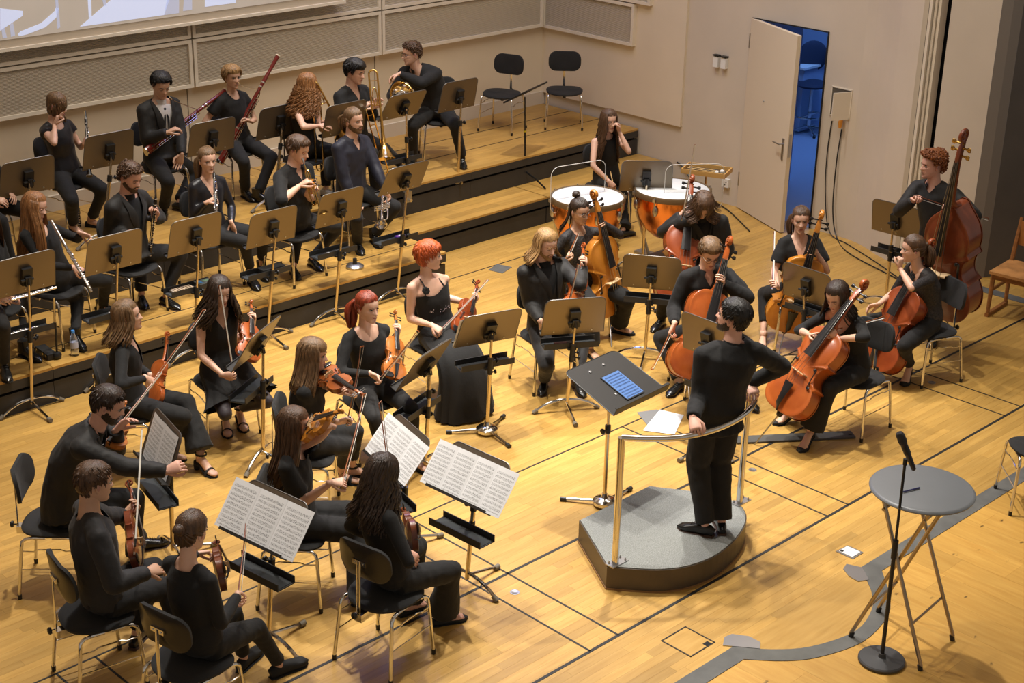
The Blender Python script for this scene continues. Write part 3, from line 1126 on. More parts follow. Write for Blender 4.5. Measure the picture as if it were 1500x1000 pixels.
def add_hair(root, hf, spec, off, rnd):
    style, colr = spec['hair'][0], spec['hair'][1]
    opt = spec['hair'][2] if len(spec['hair']) > 2 else {}
    mtl = hair_mat(colr)
    v, f, ang = head_template()
    low = opt.get('low', 0.0)
    zh = hairline(ang, low)
    if 'fringe' in opt:
        zh = np.where(ang < 1.0, np.minimum(zh, opt['fringe']), zh)
    mask = v[:, 2] > zh
    th = opt.get('vol', 0.013)
    lift = np.clip((v[:, 2] - zh) / 0.035, 0.04, 1)
    nrm = v - V(0, -0.012, 0.0)
    nrm[:, 2] = np.maximum(nrm[:, 2], 0) * 0.9
    nrm /= np.linalg.norm(nrm, axis=1)[:, None] + 1e-9
    sd = rnd.random() * 50
    if style in ('pony', 'bun', 'topbun', 'halfup'):
        th *= 0.55
    rough = opt.get('rough', 0.0015 if style in ('pony', 'bun', 'topbun', 'halfup', 'long') else 0.005)
    nn = np.array([noise.noise(Vector((p[0] * 38 + sd, p[1] * 38, p[2] * 22))) for p in v])
    topv = opt.get('top', 0.0) * np.clip((v[:, 2] - 0.03) / 0.08, 0, 1)
    q = v + nrm * ((th + topv) * lift + rough * nn * lift + 0.002)[:, None]
    mb = MB()
    fs = [p for p in f if all(mask[i] for i in p)]
    idx = sorted({i for p in fs for i in p})
    mp = {k: n for n, k in enumerate(idx)}
    mb.add(hf.p(q[idx]), [tuple(mp[i] for i in p) for p in fs])

    def lock(pts, r0, r1, k=5, wid=None):
        n = len(pts)
        rr = [r0 * (0.55 + 0.45 * min(1, 3 * i / n)) * (1 - i / (n - 1)) + r1 * i / (n - 1) for i in range(n)]
        mb.sweep(pts, [a * 2.0 for a in rr], [a * 0.7 for a in rr], n=k, side=wid)
    N = int(opt.get('n', 150) * (2.0 if style in ('short', 'swept') else 1.6 if style == 'curlyshort' else 1.45 if style in ('long', 'wavy', 'curly') else 1))
    if style in ('short', 'curlyshort', 'swept'):
        for _ in range(N):
            a = rnd.uniform(-PI, PI)
            z0 = rnd.uniform(hairline(abs(a), low) + 0.012, 0.108)
            if 'fringe' in opt and abs(a) < 1.0:
                z0 = rnd.uniform(opt['fringe'] + 0.02, 0.105)
            p0 = scalp(a, z0, th * 0.7)
            if style == 'curlyshort':
                r = opt.get('curl', 0.017) * rnd.uniform(0.7, 1.25)
                cc = scalp(a, z0, th * rnd.uniform(0.5, 1.1))
                u1 = nz(V(rnd.gauss(0, 1), rnd.gauss(0, 1), rnd.gauss(0, 1)))
                u2 = nz(np.cross(u1, V(rnd.gauss(0, 1), rnd.gauss(0, 1), rnd.gauss(0, 1))))
                mb.sweep([hf.p(cc + (u1 * math.cos(q) + u2 * math.sin(q)) * r) for q in np.linspace(0, 4.9, 7)], [r * 0.2, r * 0.36, r * 0.4, r * 0.4, r * 0.4, r * 0.34, r * 0.15], n=4)
                continue
            p0 = scalp(a, z0, th * 0.75 * min(1.0, (z0 - hairline(abs(a), low)) / 0.03))
            cr_ = V(0.012, opt.get('crown', -0.045), 0.118)
            dirn = nz(nz(p0 - cr_) + V(rnd.uniform(-.35, .35) + opt.get('part', 0.25), opt.get('flow', 0.0), rnd.uniform(-.2, .2)))
            L_ = rnd.uniform(0.022, 0.046) * opt.get('lk', 1.0) * min(1.0, 0.25 + (z0 - hairline(abs(a), low)) / 0.05)
            n0 = nz(p0 - V(0, -0.012, 0))
            dirn = nz(dirn - n0 * np.dot(dirn, n0))
            k1 = rnd.uniform(0.0, 0.0045)
            pts = [p0, p0 + dirn * L_ * 0.5 + n0 * (k1 * 0.8 - L_ * 0.02), p0 + dirn * L_ + n0 * (k1 - L_ * L_ * 4.5)]
            lock([hf.p(p) for p in pts], 0.0036, 0.0010, 4)
    if style in ('long', 'wavy', 'curly', 'bob') or opt.get('down'):
        L0 = opt.get('len', 0.35)
        wav = {'long': 0.004, 'wavy': 0.016, 'curly': 0.024, 'bob': 0.008}.get(style, 0.004)
        frq = {'long': 3, 'wavy': 13, 'curly': 26, 'bob': 8}.get(style, 3)
        amin = opt.get('amin', 1.05)
        for i in range(N):
            s = 1 if rnd.random() < 0.5 else -1
            a = s * rnd.uniform(amin, PI)
            L_ = L0 * rnd.uniform(0.82, 1.08)
            part = opt.get('part', 0.0)
            pts = [hf.p(V(part + s * rnd.uniform(0.0, 0.012), rnd.uniform(-0.075, 0.045), 0.111 + rnd.uniform(0.0, th * 0.6))),
                   hf.p(scalp(a, 0.085, th * rnd.uniform(0.6, 1.1))), hf.p(scalp(a, 0.04, th * rnd.uniform(0.9, 1.4))),
                   hf.p(scalp(a, -0.01, th * rnd.uniform(0.8, 1.6) + 0.004))]
            q0 = scalp(a, -0.01, th + 0.006)
            base = hf.p(q0)
            out = hf.d(nz(V(q0[0], q0[1], 0)))
            out[2] = 0
            fall = hf.d(nz(V(0.2 * s, opt.get('back', -0.25), 0)))
            ph = rnd.uniform(0, 6)
            spread = opt.get('spread', 0.03)
            n = 7 if style != 'curly' else 12
            for k in range(1, n + 1):
                t = k / n
                w_ = wav * math.sin(frq * t * L_ / 0.35 + ph)
                w2 = wav * math.cos(frq * t * L_ / 0.35 + ph)
                pts.append(base - UP * (L_ * t) + out * (spread * (t ** 0.7) + w_) + fall * 0.08 * t * t + np.cross(UP, out) * w2)
            r = opt.get('r', 0.0085) * rnd.uniform(0.45, 1.0)
            lock(pts, r, r * 0.3, 5, nz(np.cross(UP, out)))
        if opt.get('over'):      # loose hair drawn forward over a shoulder
            s = opt['over']
            for i in range(26):
                a = s * rnd.uniform(0.95, 1.6)
                pts = [hf.p(scalp(a, 0.06, th)), hf.p(scalp(a, 0.0, th * 1.2))]
                b = pts[-1]
                oo = hf.d(V(s * 0.35, 0.75, 0))
                ph = rnd.uniform(0, 6)
                L_ = L0 * rnd.uniform(0.9, 1.15)
                for k in range(1, 8):
                    t = k / 7
                    pts.append(b - UP * L_ * t + oo * (0.10 * math.sin(min(1, t * 1.6) * PI / 2)) + hf.d(V(s, 0, 0)) * (0.03 * t + wav * math.sin(frq * t + ph)))
                lock(pts, 0.010, 0.004)
    if style in ('pony', 'bun', 'topbun', 'halfup'):
        c = V(*opt.get('tie', (0, -0.108, 0.03))) if style != 'topbun' else V(0, -0.065, 0.122)
        for i in range(int(N * 1.2)):       # drawn-back strands lying on the skull
            a = rnd.uniform(-PI, PI)
            z0 = hairline(abs(a), low) + rnd.uniform(0.0, 0.02)
            p0 = scalp(a, z0, 0.003)
            pts = [p0]
            for t in np.linspace(0.15, 0.92, 6):
                p_ = p0 * (1 - t) + c * t
                q_ = p_ - V(0, -0.008, 0)
                k_ = math.sqrt((q_[0] / 0.0765) ** 2 + (q_[1] / 0.099) ** 2 + (q_[2] / 0.121) ** 2)
                if k_ < 1.08 and q_[2] > -0.05:
                    q_ = q_ * ((1.045 + 0.07 * th / 0.013 * min(1, 3 * t)) / max(k_, 0.2))
                pts.append(q_ + V(0, -0.008, 0))
            pts.append(c)
            lock([hf.p(p) for p in pts], 0.0050, 0.004, 4)
        cw = hf.p(c)
        if style in ('pony', 'halfup'):
            L_ = opt.get('len', 0.22)
            bk = hf.d(V(opt.get('side', 0.0), opt.get('yb', -1), 0))
            for i in range(26):
                ph = rnd.uniform(0, 6)
                e = V(rnd.uniform(-1, 1), rnd.uniform(-1, 1), 0) * 0.028
                pts = [cw]
                for k in range(1, 7):
                    t = k / 6
                    pts.append(cw + bk * (0.055 * math.sin(min(1, t * 2) * PI / 2) + opt.get('drift', 0) * t) - UP * (L_ * t ** 1.2) + e * math.sin(t * PI * 0.8) * 1.4 + hf.X * 0.004 * math.sin(9 * t + ph))
                lock(pts, 0.011, 0.003)
            mb.lathe(cw + bk * 0.008, [(0.020, -0.008), (0.022, 0), (0.020, 0.012)], axis=bk, n=10)
        else:
            R_ = opt.get('bun', 0.036)
            ax = nz(c - V(0, -0.01, 0.0))
            mb.ell(hf.p(c + ax * R_ * 0.6), (R_, R_ * 0.95, R_ * 0.85), nu=14, nv=10)
            u = nz(np.cross(ax, V(1, 0, 0.2)))
            w_ = np.cross(ax, u)
            for k in range(9):
                ph = rnd.uniform(0, 6.28)
                rr = R_ * rnd.uniform(0.65, 1.02)
                pts = []
                for t in np.linspace(0, 1, 8):
                    th_ = ph + t * 4.2
                    pts.append(hf.p(c + ax * R_ * (0.25 + 0.9 * t * rnd.uniform(0.8, 1)) + (u * math.cos(th_) + w_ * math.sin(th_)) * rr * (1.02 - 0.35 * t)))
                lock(pts, 0.009, 0.005)
    o = mb.build('hair', mtl, root, off=off, sharp=0)
    return o


def add_hand(mb, wrist, d, pn, curl, side, sc=1.0, spread=0.12, thumb=0.6, mi=0):
    """five fingered hand: d wrist to knuckles, pn palm normal, curl radians per joint; side +1 when the thumb lies towards d x pn"""
    d = nz(d)
    pn = nz(pn - d * np.dot(pn, d))
    s = np.cross(d, pn) * side          # towards the thumb
    L_ = 0.088 * sc
    mid = wrist + d * L_ * 0.5
    kn = wrist + d * L_
    mb.sweep([wrist - d * 0.025, wrist, mid, kn - d * 0.008, kn + d * 0.006], [0.024 * sc, 0.026 * sc, 0.037 * sc, 0.041 * sc, 0.036 * sc],
             [0.020 * sc, 0.018 * sc, 0.0165 * sc, 0.0135 * sc, 0.009 * sc], side=s, n=10, mi=mi)
    for k, (o, l, r) in enumerate(((0.029, 0.073, 0.0088), (0.0097, 0.082, 0.0092), (-0.0095, 0.076, 0.0088), (-0.027, 0.060, 0.0078))):
        cl = curl[k] if hasattr(curl, '__len__') else curl * (1 + 0.07 * k)
        p = kn + s * o * sc - d * (0.004 + 0.004 * (k == 3))
        dd = nz(d + s * spread * o / 0.029)
        pts, rs = [p - d * 0.02 * sc], [r * sc]
        a = 0.0
        for seg, (fr, w_) in enumerate(((0.44, 0.85), (0.31, 1.1), (0.25, 0.8))):
            a += cl * w_
            v_ = dd * math.cos(a) + pn * math.sin(a)
            if seg == 0:
                pts.append(p)
                rs.append(r * sc * 1.05)
            pts.append(pts[-1] + v_ * l * fr * sc)
            rs.append(r * sc * (0.98 - 0.10 * (seg + 1)))
        pts.append(pts[-1] + v_ * 0.004 * sc)
        rs.append(r * sc * 0.40)
        mb.sweep(pts, rs, n=7, mi=mi)
    tb = wrist + d * 0.022 * sc + s * 0.022 * sc + pn * 0.004
    td = nz(d * 0.72 + s * 0.62 + pn * 0.30)
    t2 = nz(d * 0.85 + s * (0.30 - 0.55 * thumb) + pn * (0.35 + 0.6 * thumb))
    t3 = nz(d * 0.8 + s * (-0.1 - 0.5 * thumb) + pn * (0.4 + 0.4 * thumb))
    q1 = tb + td * 0.044 * sc
    q2 = q1 + t2 * 0.032 * sc
    q3 = q2 + t3 * 0.026 * sc
    mb.sweep([tb - td * 0.012, tb, q1, q2, q3, q3 + t3 * 0.004], [0.013 * sc, 0.015 * sc, 0.0115 * sc, 0.0105 * sc, 0.0085 * sc, 0.004 * sc], n=7, mi=mi)


def ik(a, c, l1, l2, hint):
    """middle joint between a and c; returns (joint, end actually reached)"""
    v = c - a
    D = np.linalg.norm(v)
    e = c
    if D > (l1 + l2) * 0.995:
        e = a + nz(v) * (l1 + l2) * 0.995
        D = (l1 + l2) * 0.995
    u = nz(e - a)
    x = (l1 * l1 - l2 * l2 + D * D) / (2 * D)
    h = math.sqrt(max(l1 * l1 - x * x, 1e-6))
    n = nz(hint - u * np.dot(hint, u))
    return a + u * x + n * h, e


def ik_px(a, c, l1, l2, hint, px):
    """like ik, the joint turned about the line a-c so that it lies on the sight line px"""
    best = None
    u = nz(c - a)
    n = nz(hint - u * np.dot(hint, u))
    m = np.cross(u, n)
    for k in range(-60, 61, 4):
        t = math.radians(k * 2)
        j, e = ik(a, c, l1, l2, n * math.cos(t) + m * math.sin(t))
        q = j - EYE
        zc = q @ FWD
        dx, dy = 750 + FPX * (q @ RGT) / zc - px[0], 500 + FPX * (q @ DWN) / zc - px[1]
        s = math.hypot(dx, dy) + abs(k) * 0.10
        if best is None or s < best[0]:
            best = (s, j, e)
    return best[1], best[2]


def shoe(root, an, toe_dir, kind, z0, off, name='shoe', bodymb=None, skin_mi=0):
    """an: ankle joint; foot stands on z0 unless the ankle is lifted"""
    F = nz(V(toe_dir[0], toe_dir[1], 0))
    S = np.cross(F, UP)
    heelh = {'pump': 0.06, 'block': 0.06, 'flat': 0.012}.get(kind, 0.022)
    base = V(an[0], an[1], max(z0, an[2] - 0.085 - (heelh if heelh > 0.03 else 0)))
    mb = MB()
    fl = 0.265 if kind in ('oxford', 'boot', 'sneaker') else 0.235
    st = np.linspace(0, 1, 9)
    wd = np.interp(st, [0, .12, .3, .5, .72, .88, .97, 1], [0.022, 0.032, 0.031, 0.035, 0.044, 0.038, 0.022, 0.006])
    tops = {'oxford': [0.055, 0.078, 0.085, 0.068, 0.050, 0.040, 0.030, 0.018], 'boot': [0.075, 0.10, 0.11, 0.080, 0.055, 0.043, 0.032, 0.020],
            'sneaker': [0.060, 0.08, 0.085, 0.070, 0.055, 0.048, 0.038, 0.02], 'pump': [0.050, 0.055, 0.036, 0.026, 0.030, 0.032, 0.026, 0.014],
            'flat': [0.045, 0.048, 0.030, 0.024, 0.028, 0.030, 0.024, 0.014], 'block': [0.010] * 8, 'sandal': [0.010] * 8}[kind]
    hh = np.interp(st, [0, .12, .3, .5, .72, .88, .97, 1], tops)
    lift = np.interp(st, [0, .25, .45, .62, 1], [heelh, heelh, heelh * 0.55, 0.006, 0.006]) if heelh > 0.03 else np.full(9, 0.004)
    pts, rx, ry = [], [], []
    for i, t in enumerate(st):
        pts.append(base + F * (t * fl - 0.065) + UP * (lift[i] + hh[i] * 0.5))
        rx.append(wd[i])
        ry.append(hh[i] * 0.5)
    mt = {'oxford': m_shoe, 'boot': m_shoe, 'sneaker': m_suede, 'white': m_white_shoe}.get(kind, m_suede)
    if kind == 'sneaker' and name == 'white_shoe':
        mt = m_white_shoe
    mb.sweep(pts, rx, ry, side=S, n=12, power=0.8)
    # sole
    sp = [base + F * (t * fl - 0.067) + UP * (lift[i] - 0.002) for i, t in enumerate(st)]
    mb.sweep(sp, [w_ + 0.003 for w_ in wd], [0.006] * 9, side=S, n=10, mi=1, power=0.6)
    if heelh > 0.03:
        w_ = 0.009 if kind == 'pump' else 0.024
        mb.sweep([base - F * 0.052 + UP * (heelh + 0.01), base - F * 0.056 + UP * 0.03, base - F * 0.056], [0.026, w_ * 1.1, w_], [0.026, w_ * 1.1, w_], side=S, n=8)
    elif kind in ('oxford', 'boot'):
        mb.box(base - F * 0.035 + UP * 0.008, (0.055, 0.058, 0.016), X=S, Y=F, mi=1)
        for k in range(4):
            c = base + F * (0.045 + 0.018 * k) + UP * (0.089 - 0.008 * k if kind == 'oxford' else 0.10 - 0.012 * k)
            mb.sweep([c - S * 0.018, c + UP * 0.004, c + S * 0.018], 0.0025, n=4)
    if kind == 'boot':
        mb.sweep([base + UP * 0.06 - F * 0.005, base + UP * 0.15 - F * 0.012], [0.045, 0.048], [0.052, 0.052], side=S, n=12)
    if kind in ('block', 'sandal'):
        for t, w_ in ((0.66, 0.046), (0.30, 0.038)):
            c = base + F * (t * fl - 0.065)
            i = int(t * 8)
            if t > 0.5:
                arc = [c + S * w_ * math.cos(a) + UP * (lift[i] + 0.004 + 0.050 * math.sin(a)) for a in np.linspace(0, PI, 8)]
                mb.sweep(arc, 0.014, 0.004, side=F, n=6)
        c = V(an[0], an[1], an[2]) - F * 0.0
        ring = [c + S * 0.040 * math.cos(a) + F * 0.046 * math.sin(a) + UP * 0.004 for a in np.linspace(0, 2 * PI, 12, endpoint=False)]
        mb.sweep(ring, 0.009, 0.003, side=UP, n=6, closed=True)
    mb.build(name, [mt, m_sole if kind == 'oxford' else m_suede], root, off=off)
    if bodymb is not None and kind in ('pump', 'flat', 'block', 'sandal'):
        i0 = [0.13, 0.3, 0.5, 0.68, 0.84] + ([0.95] if kind in ('block', 'sandal') else [])
        pp = [base + F * (t * fl - 0.06) + UP * (np.interp(t, st, lift) + 0.004 + np.interp(t, [0, .13, .3, .5, .7, 1], [.03, .04, .038, .029, .020, .012])) for t in i0]
        bodymb.sweep(pp, [np.interp(t, st, wd) * 0.90 for t in i0], [np.interp(t, [0, .13, .3, .5, .7, 1], [.034, .040, .036, .027, .018, .010]) for t in i0], side=S, n=10, mi=skin_mi)
        bodymb.sweep([pp[0] + UP * 0.0 + F * 0.01, V(an[0], an[1], an[2]) + UP * 0.03], [0.028, 0.029], [0.031, 0.030], side=S, n=10, mi=skin_mi)


def fold(co, no, amp, seed, fr=1.0):
    d = np.empty(len(co))
    for i, p in enumerate(co):
        a = noise.noise(Vector((p[0] * 7 * fr + seed, p[1] * 7 * fr, p[2] * 7 * fr)))
        b = noise.noise(Vector((p[0] * 15 * fr, p[1] * 15 * fr + seed, p[2] * 11 * fr)))
        d[i] = a * 0.8 + (0.55 - 2.2 * abs(b)) * 0.55
    return co + no * (d * amp)[:, None]


PEOPLE = {}


def clip_mesh(co, faces, s):
    """keep the part of the mesh where s < 0, cut along s = 0"""
    out = MB()
    out.v = [tuple(p) for p in co]
    cutv = {}

    def cv_(a, b):
        k = (min(a, b), max(a, b))
        if k not in cutv:
            t = s[a] / (s[a] - s[b])
            out.v.append(tuple(co[a] + (co[b] - co[a]) * t))
            cutv[k] = len(out.v) - 1
        return cutv[k]
    for f in faces:
        neg = [s[i] < 0 for i in f]
        if all(neg):
            out.f.append([int(i) for i in f])
        elif any(neg):
            q = []
            n = len(f)
            for k in range(n):
                a, b = int(f[k]), int(f[(k + 1) % n])
                if s[a] < 0:
                    q.append(a)
                if (s[a] < 0) != (s[b] < 0):
                    q.append(cv_(a, b))
            if len(q) >= 3:
                out.f.append(q)
    out.m = [0] * len(out.f)
    return out


def base(**s):
    """where a player sits or stands: pelvis, forward and right directions, sight-line helper"""
    fem = s.get('fem', False)
    z0 = s.get('z0', 0.0)
    hz = s.get('hz', 0.565 if s.get('sit', True) else 0.92)
    K = s.get('k', 1.0) * (0.95 if fem else 1.0)
    tgt = s.get('tl', (0.53 if not fem else 0.50) * K)

    def place(y):
        H_ = at(s['hip'][0], y, z0 + hz)
        f_ = facing(H_, s['a'])
        hd_ = s['head']
        h = hdir(H_)
        h0 = near(hd_[0], hd_[1], H_, float(np.dot(f_ * (hd_[2] if len(hd_) > 2 else 0.0) + np.cross(f_, UP) * (hd_[3] if len(hd_) > 3 else 0.0), h)))
        return H_, np.linalg.norm(h0 - H_) - 0.19 * K
    if s.get('fix'):
        Hc = at(*s['hip'], z0 + hz)
    else:
        lo, hi = s['hip'][1] - 60, s['hip'][1] + 60
        for _ in range(30):
            m_ = (lo + hi) / 2
            if place(m_)[1] > tgt:
                hi = m_
            else:
                lo = m_
        Hc = place(m_)[0]
    F = facing(Hc, s['a'])
    S = np.cross(F, UP)
    Fs = facing(Hc, s.get('ta', s['a']))

    def P(px, py, f=0.0, r=0.0):
        h = hdir(Hc)
        return near(px, py, Hc, float(np.dot(F * f + S * r, h)))
    return dict(Hc=Hc, F=F, S=S, P=P, z0=z0, Ss=np.cross(Fs, UP), Fs=Fs)


def span(A, px, L_, far=False):
    """point on the sight line px at distance L_ from A"""
    d = nz(ray(*px))
    v = A - EYE
    t0 = float(v @ d)
    h2 = float(v @ v) - t0 * t0
    q = L_ * L_ - h2
    r_ = math.sqrt(q) if q > 0 else 0.0
    if q <= 0:
        LOG.append('   span too short: need %.3f have %.3f' % (math.sqrt(h2), L_))
    return EYE + d * (t0 + (r_ if far else -r_))


def grip(G, axis, fdir, pnhint, c=0.95, th=0.7, back=0.085):
    """hand closing round a rod at G: rod direction axis, forearm direction fdir"""
    axis = nz(axis)
    hd = nz(fdir - axis * np.dot(fdir, axis) * 0.85)
    pn = np.cross(axis, hd)
    if np.dot(pn, pnhint) < 0:
        pn = -pn
    return dict(w3=G - hd * back - pn * 0.020, hd3=hd, pn3=pn, c=c, th=th)


def neck_hand(fd, t, u, c=0.75, zmix=0.75, ymix=0.25):
    """left hand on the neck of fiddle fd at fraction t of its length; u: side the palm lies on"""
    u = np.asarray(u, float)
    u = nz(u - fd['Y'] * np.dot(u, fd['Y']) - fd['Z'] * np.dot(u, fd['Z']) * 0.6)
    G = fd['p'](0, fd['ln'] * t, fd['fz'] - 0.012)
    hd = nz(fd['Z'] * zmix - u * 0.3 + fd['Y'] * ymix)
    return dict(w3=G + u * 0.034 - hd * 0.062, hd3=hd, pn3=-u, c=c, th=0.3)


def person(key, label, group=None, **s):
    rnd = random.Random(key)
    fem = s.get('fem', False)
    z0 = s.get('z0', 0.0)
    sit = s.get('sit', True)
    hz = s.get('hz', 0.565 if sit else 0.92)
    K = s.get('k', 1.0) * (0.95 if fem else 1.0)
    Hc = base(**s)['Hc']
    F = facing(Hc, s['a'])
    S = np.cross(F, UP)           # the person's right
    Fs = facing(Hc, s.get('ta', s['a']))
    Ss = np.cross(Fs, UP)

    def P(px, py, f=0.0, r=0.0):
        h = hdir(Hc)
        return near(px, py, Hc, float(np.dot(F * f + S * r, h)))
    Hd = P(*s['head'])
    hf_ = facing(Hd, s['ha'])
    pit, rol = math.radians(s.get('hp', 0)), math.radians(s.get('hr', 0))
    hS = np.cross(hf_, UP)
    hF = hf_ * math.cos(pit) - UP * math.sin(pit)
    hU = np.cross(hS, hF)
    hS, hU = hS * math.cos(rol) + hU * math.sin(rol), -hS * math.sin(rol) + hU * math.cos(rol)
    hk = K * s.get('hk', 1.0)
    HF = Frame(Hd, hS * hk, hF * hk, hU * hk)
    sp = nz(Hd - Hc)
    skb = HF.p(V(0, -0.018, -0.075))
    N = skb - nz(sp * 0.7 + UP * 0.3) * 0.115 * K - Fs * 0.012
    tl = np.linalg.norm(N - Hc)
    if s.get('report', True):
        q_ = Hc - EYE
        LOG.append('PERSON %s depth %.2f hip-neck %.2f headz %.2f hip px %d %d lean f %.2f r %.2f' % (key, np.linalg.norm(q_), tl, Hd[2] - z0, 750 + FPX * (q_ @ RGT) / (q_ @ FWD), 500 + FPX * (q_ @ DWN) / (q_ @ FWD), (Hd - Hc) @ F, (Hd - Hc) @ S))
    off = V(Hc[0], Hc[1], z0)
    root = empty('person', off)
    tag(root, label, 'person', group)
    dep = np.linalg.norm(Hc - EYE)
    vox = float(np.clip(0.00108 * dep, 0.0112, 0.0165))
    W = {True: ([.150, .165, .132, .142, .155, .105, .050], [.105, .118, .098, .122, .102, .070, .048]),
         False: ([.150, .165, .153, .168, .182, .125, .058], [.105, .118, .110, .120, .112, .078, .055])}[fem]
    wk = s.get('w', 1.0)
    ctrl = Hc + (UP * 0.75 + sp * 0.25) * tl * 0.5 - F * s.get('slump', 0.02)
    ts = [-0.08, 0.06, 0.32, 0.60, 0.82, 0.95, 1.0]

    def spine(t):
        return (1 - t) ** 2 * Hc + 2 * t * (1 - t) * ctrl + t * t * N
    tp = [spine(max(t, 0)) + (UP * t * tl if t < 0 else 0) for t in ts]
    sd = [nz(S * (1 - min(1, max(0, t))) + Ss * min(1, max(0, t))) for t in ts]
    upd = nz(tp[-1] - tp[-3])
    shw = (0.152 if fem else 0.178) * K * wk
    ss_ = s.get('shrug', (0.0, 0.0))
    Sh = {r: N - upd * 0.062 * K + Ss * shw * (1 if r == 'R' else -1) + UP * ss_[0 if r == 'R' else 1] for r in 'RL'}
    l1, l2 = 0.285 * K, 0.255 * K
    arms = {}
    for r in 'RL':
        a = s.get('arm' + r)
        out = Ss * (1 if r == 'R' else -1)
        if a is None:
            a = {}
        if 'w3' in a:
            w_ = a['w3']
        elif 'w' in a:
            w_ = P(*a['w'])
        else:
            w_ = Hc + F * 0.28 + out * 0.10 + UP * 0.10
        hint = F * 0 - UP * 0.8 + out * 0.55 - F * 0.25
        if 'hint' in a:
            hint = F * a['hint'][0] + out * a['hint'][1] + UP * a['hint'][2]
        if 'e' in a:
            e, w2 = ik_px(Sh[r], w_, l1, l2, hint, a['e'])
        else:
            e, w2 = ik(Sh[r], w_, l1, l2, hint)
        if np.linalg.norm(w2 - w_) > 0.03 and s.get('report', True):
            LOG.append('   arm %s short by %.2f' % (r, np.linalg.norm(w2 - w_)))
        if 'hd3' in a:
            hd_ = a['hd3']
        elif 'h' in a:
            hp = near(a['h'][0], a['h'][1], w2, a['h'][2] if len(a['h']) > 2 else 0.0)
            hd_ = nz(hp - w2)
        else:
            hd_ = nz(w2 - e)
        pn = a.get('pn', (0.2, -0.5, -0.6))
        pnw = a['pn3'] if 'pn3' in a else F * pn[0] + out * pn[1] + UP * pn[2]
        arms[r] = dict(e=e, w=w2, hd=hd_, pn=pnw, curl=a.get('c', 0.45), th=a.get('th', 0.5))
    legs = {}
    t1, t2 = 0.43 * K * s.get('lk', 1), 0.43 * K * s.get('lk', 1)
    for r in 'RL':
        out = S * (1 if r == 'R' else -1)
        hj = Hc + out * 0.088 * K - UP * (0.02 if sit else 0.0)
        lg = s.get('leg' + r, {})
        zz = lg.get('z', z0)
        if 'an' in lg:
            fl = at(lg['an'][0], lg['an'][1], zz)
            an = fl + UP * (0.085 + (0.06 if s.get('shoe') in ('pump', 'block') else 0))
        elif sit:
            an = Hc + F * lg.get('f', 0.42) + out * lg.get('s', 0.12)
            an[2] = zz + 0.09
        else:
            an = Hc + out * 0.10 + F * lg.get('f', 0.0)
            an[2] = zz + 0.09
        hint = F * 0.6 + UP * 0.75 + out * 0.25 if sit else F * 1.0 + out * 0.1
        if 'kn' in lg:
            kn, an2 = ik_px(hj, an, t1, t2, hint, lg['kn'])
        else:
            kn, an2 = ik(hj, an, t1, t2, hint)
        if np.linalg.norm(an2 - an) > 0.03:
            if s.get('report', True):
                LOG.append('   leg %s short by %.2f' % (r, np.linalg.norm(an2 - an)))
            an2 = an
            kn = (hj + an) / 2 + nz(hint) * 0.05
        td = (at(lg['toe'][0], lg['toe'][1], zz) - an2) if 'toe' in lg else (F + out * 0.25)
        legs[r] = dict(h=hj, k=kn, a=an2, td=td, z=zz, lift=an2[2] > zz + 0.2)
    # ---------------- body skin
    sk = skin(s.get('skin', 'fair'))
    browm = hair_mat(s.get('brow', s['hair'][1]))
    ak = (0.84 if fem else 1.0) * K
    bm_ = MB()
    bm_.sweep(tp[2:], [a * wk * K * 0.93 for a in W[0][2:]], [a * K * 0.93 for a in W[1][2:]], side=sd[2:], n=16)
    nr = (0.050 if fem else 0.060) * K
    bm_.sweep([N - upd * 0.06, N + upd * 0.01, skb * 0.5 + N * 0.5 + upd * 0.02, skb + HF.Z * 0.02], [nr * 1.25, nr * 1.05, nr * 0.96, nr], n=14)
    for r in 'RL':
        A = arms[r]
        bm_.sweep([N + upd * 0.005, N * 0.45 + Sh[r] * 0.55 + upd * 0.012, Sh[r]], [nr * 0.75, 0.042 * ak, 0.050 * ak], n=10)
        um = Sh[r] * 0.5 + A['e'] * 0.5
        bm_.sweep([Sh[r], um, A['e']], [0.052 * ak, 0.046 * ak, 0.039 * ak], n=12)
        fm = A['e'] * 0.65 + A['w'] * 0.35
        bm_.sweep([A['e'], fm, A['e'] * 0.25 + A['w'] * 0.75, A['w'], A['w'] + A['hd'] * 0.012], [0.040 * ak, 0.042 * ak, 0.031 * ak, 0.026 * ak, 0.024 * ak], n=12)
        bm_.ell(A['e'], (0.0395 * ak,) * 3)
        bm_.ell(Sh[r], (0.0515 * ak,) * 3)
        l = legs[r]
        bm_.sweep([Hc, l['h']], [0.075 * K, 0.055 * K], n=10)
        bm_.sweep([l['h'], l['k']], [0.055 * K, 0.042 * K], n=10)
        bm_.ell(l['k'], (0.043 * K,) * 3, nu=10, nv=7)
        bm_.sweep([l['k'], l['k'] * .7 + l['a'] * .3, l['a'] * .8 + l['k'] * .2, l['a'] - UP * 0.02], [0.041 * K, 0.044 * K, 0.033 * K, 0.031 * K], n=10)
    bm_.sweep([Hc, tp[2]], [0.10 * K, 0.11 * K], [0.08 * K, 0.085 * K], side=S, n=12)
    co, no, fs = remesh(bm_, 'body', vox, 2)
    body = MB()
    body.add(co, fs, 0)
    hv, hfc, hang = head_template(fem, s.get('jaw', 0.94 if fem else 1.03), s.get('nose', 0.9 if fem else 1.05))
    lipm = mat('lips_' + s.get('skin', 'fair'), (0.42, 0.16, 0.13) if fem else (0.46, 0.23, 0.18), 0.4)
    o = len(body.v)
    body.v.extend([tuple(p) for p in HF.p(hv)])
    for q in hfc:
        c = hv[list(q)].mean(axis=0)
        body.f.append([i + o for i in q])
        body.m.append(0)
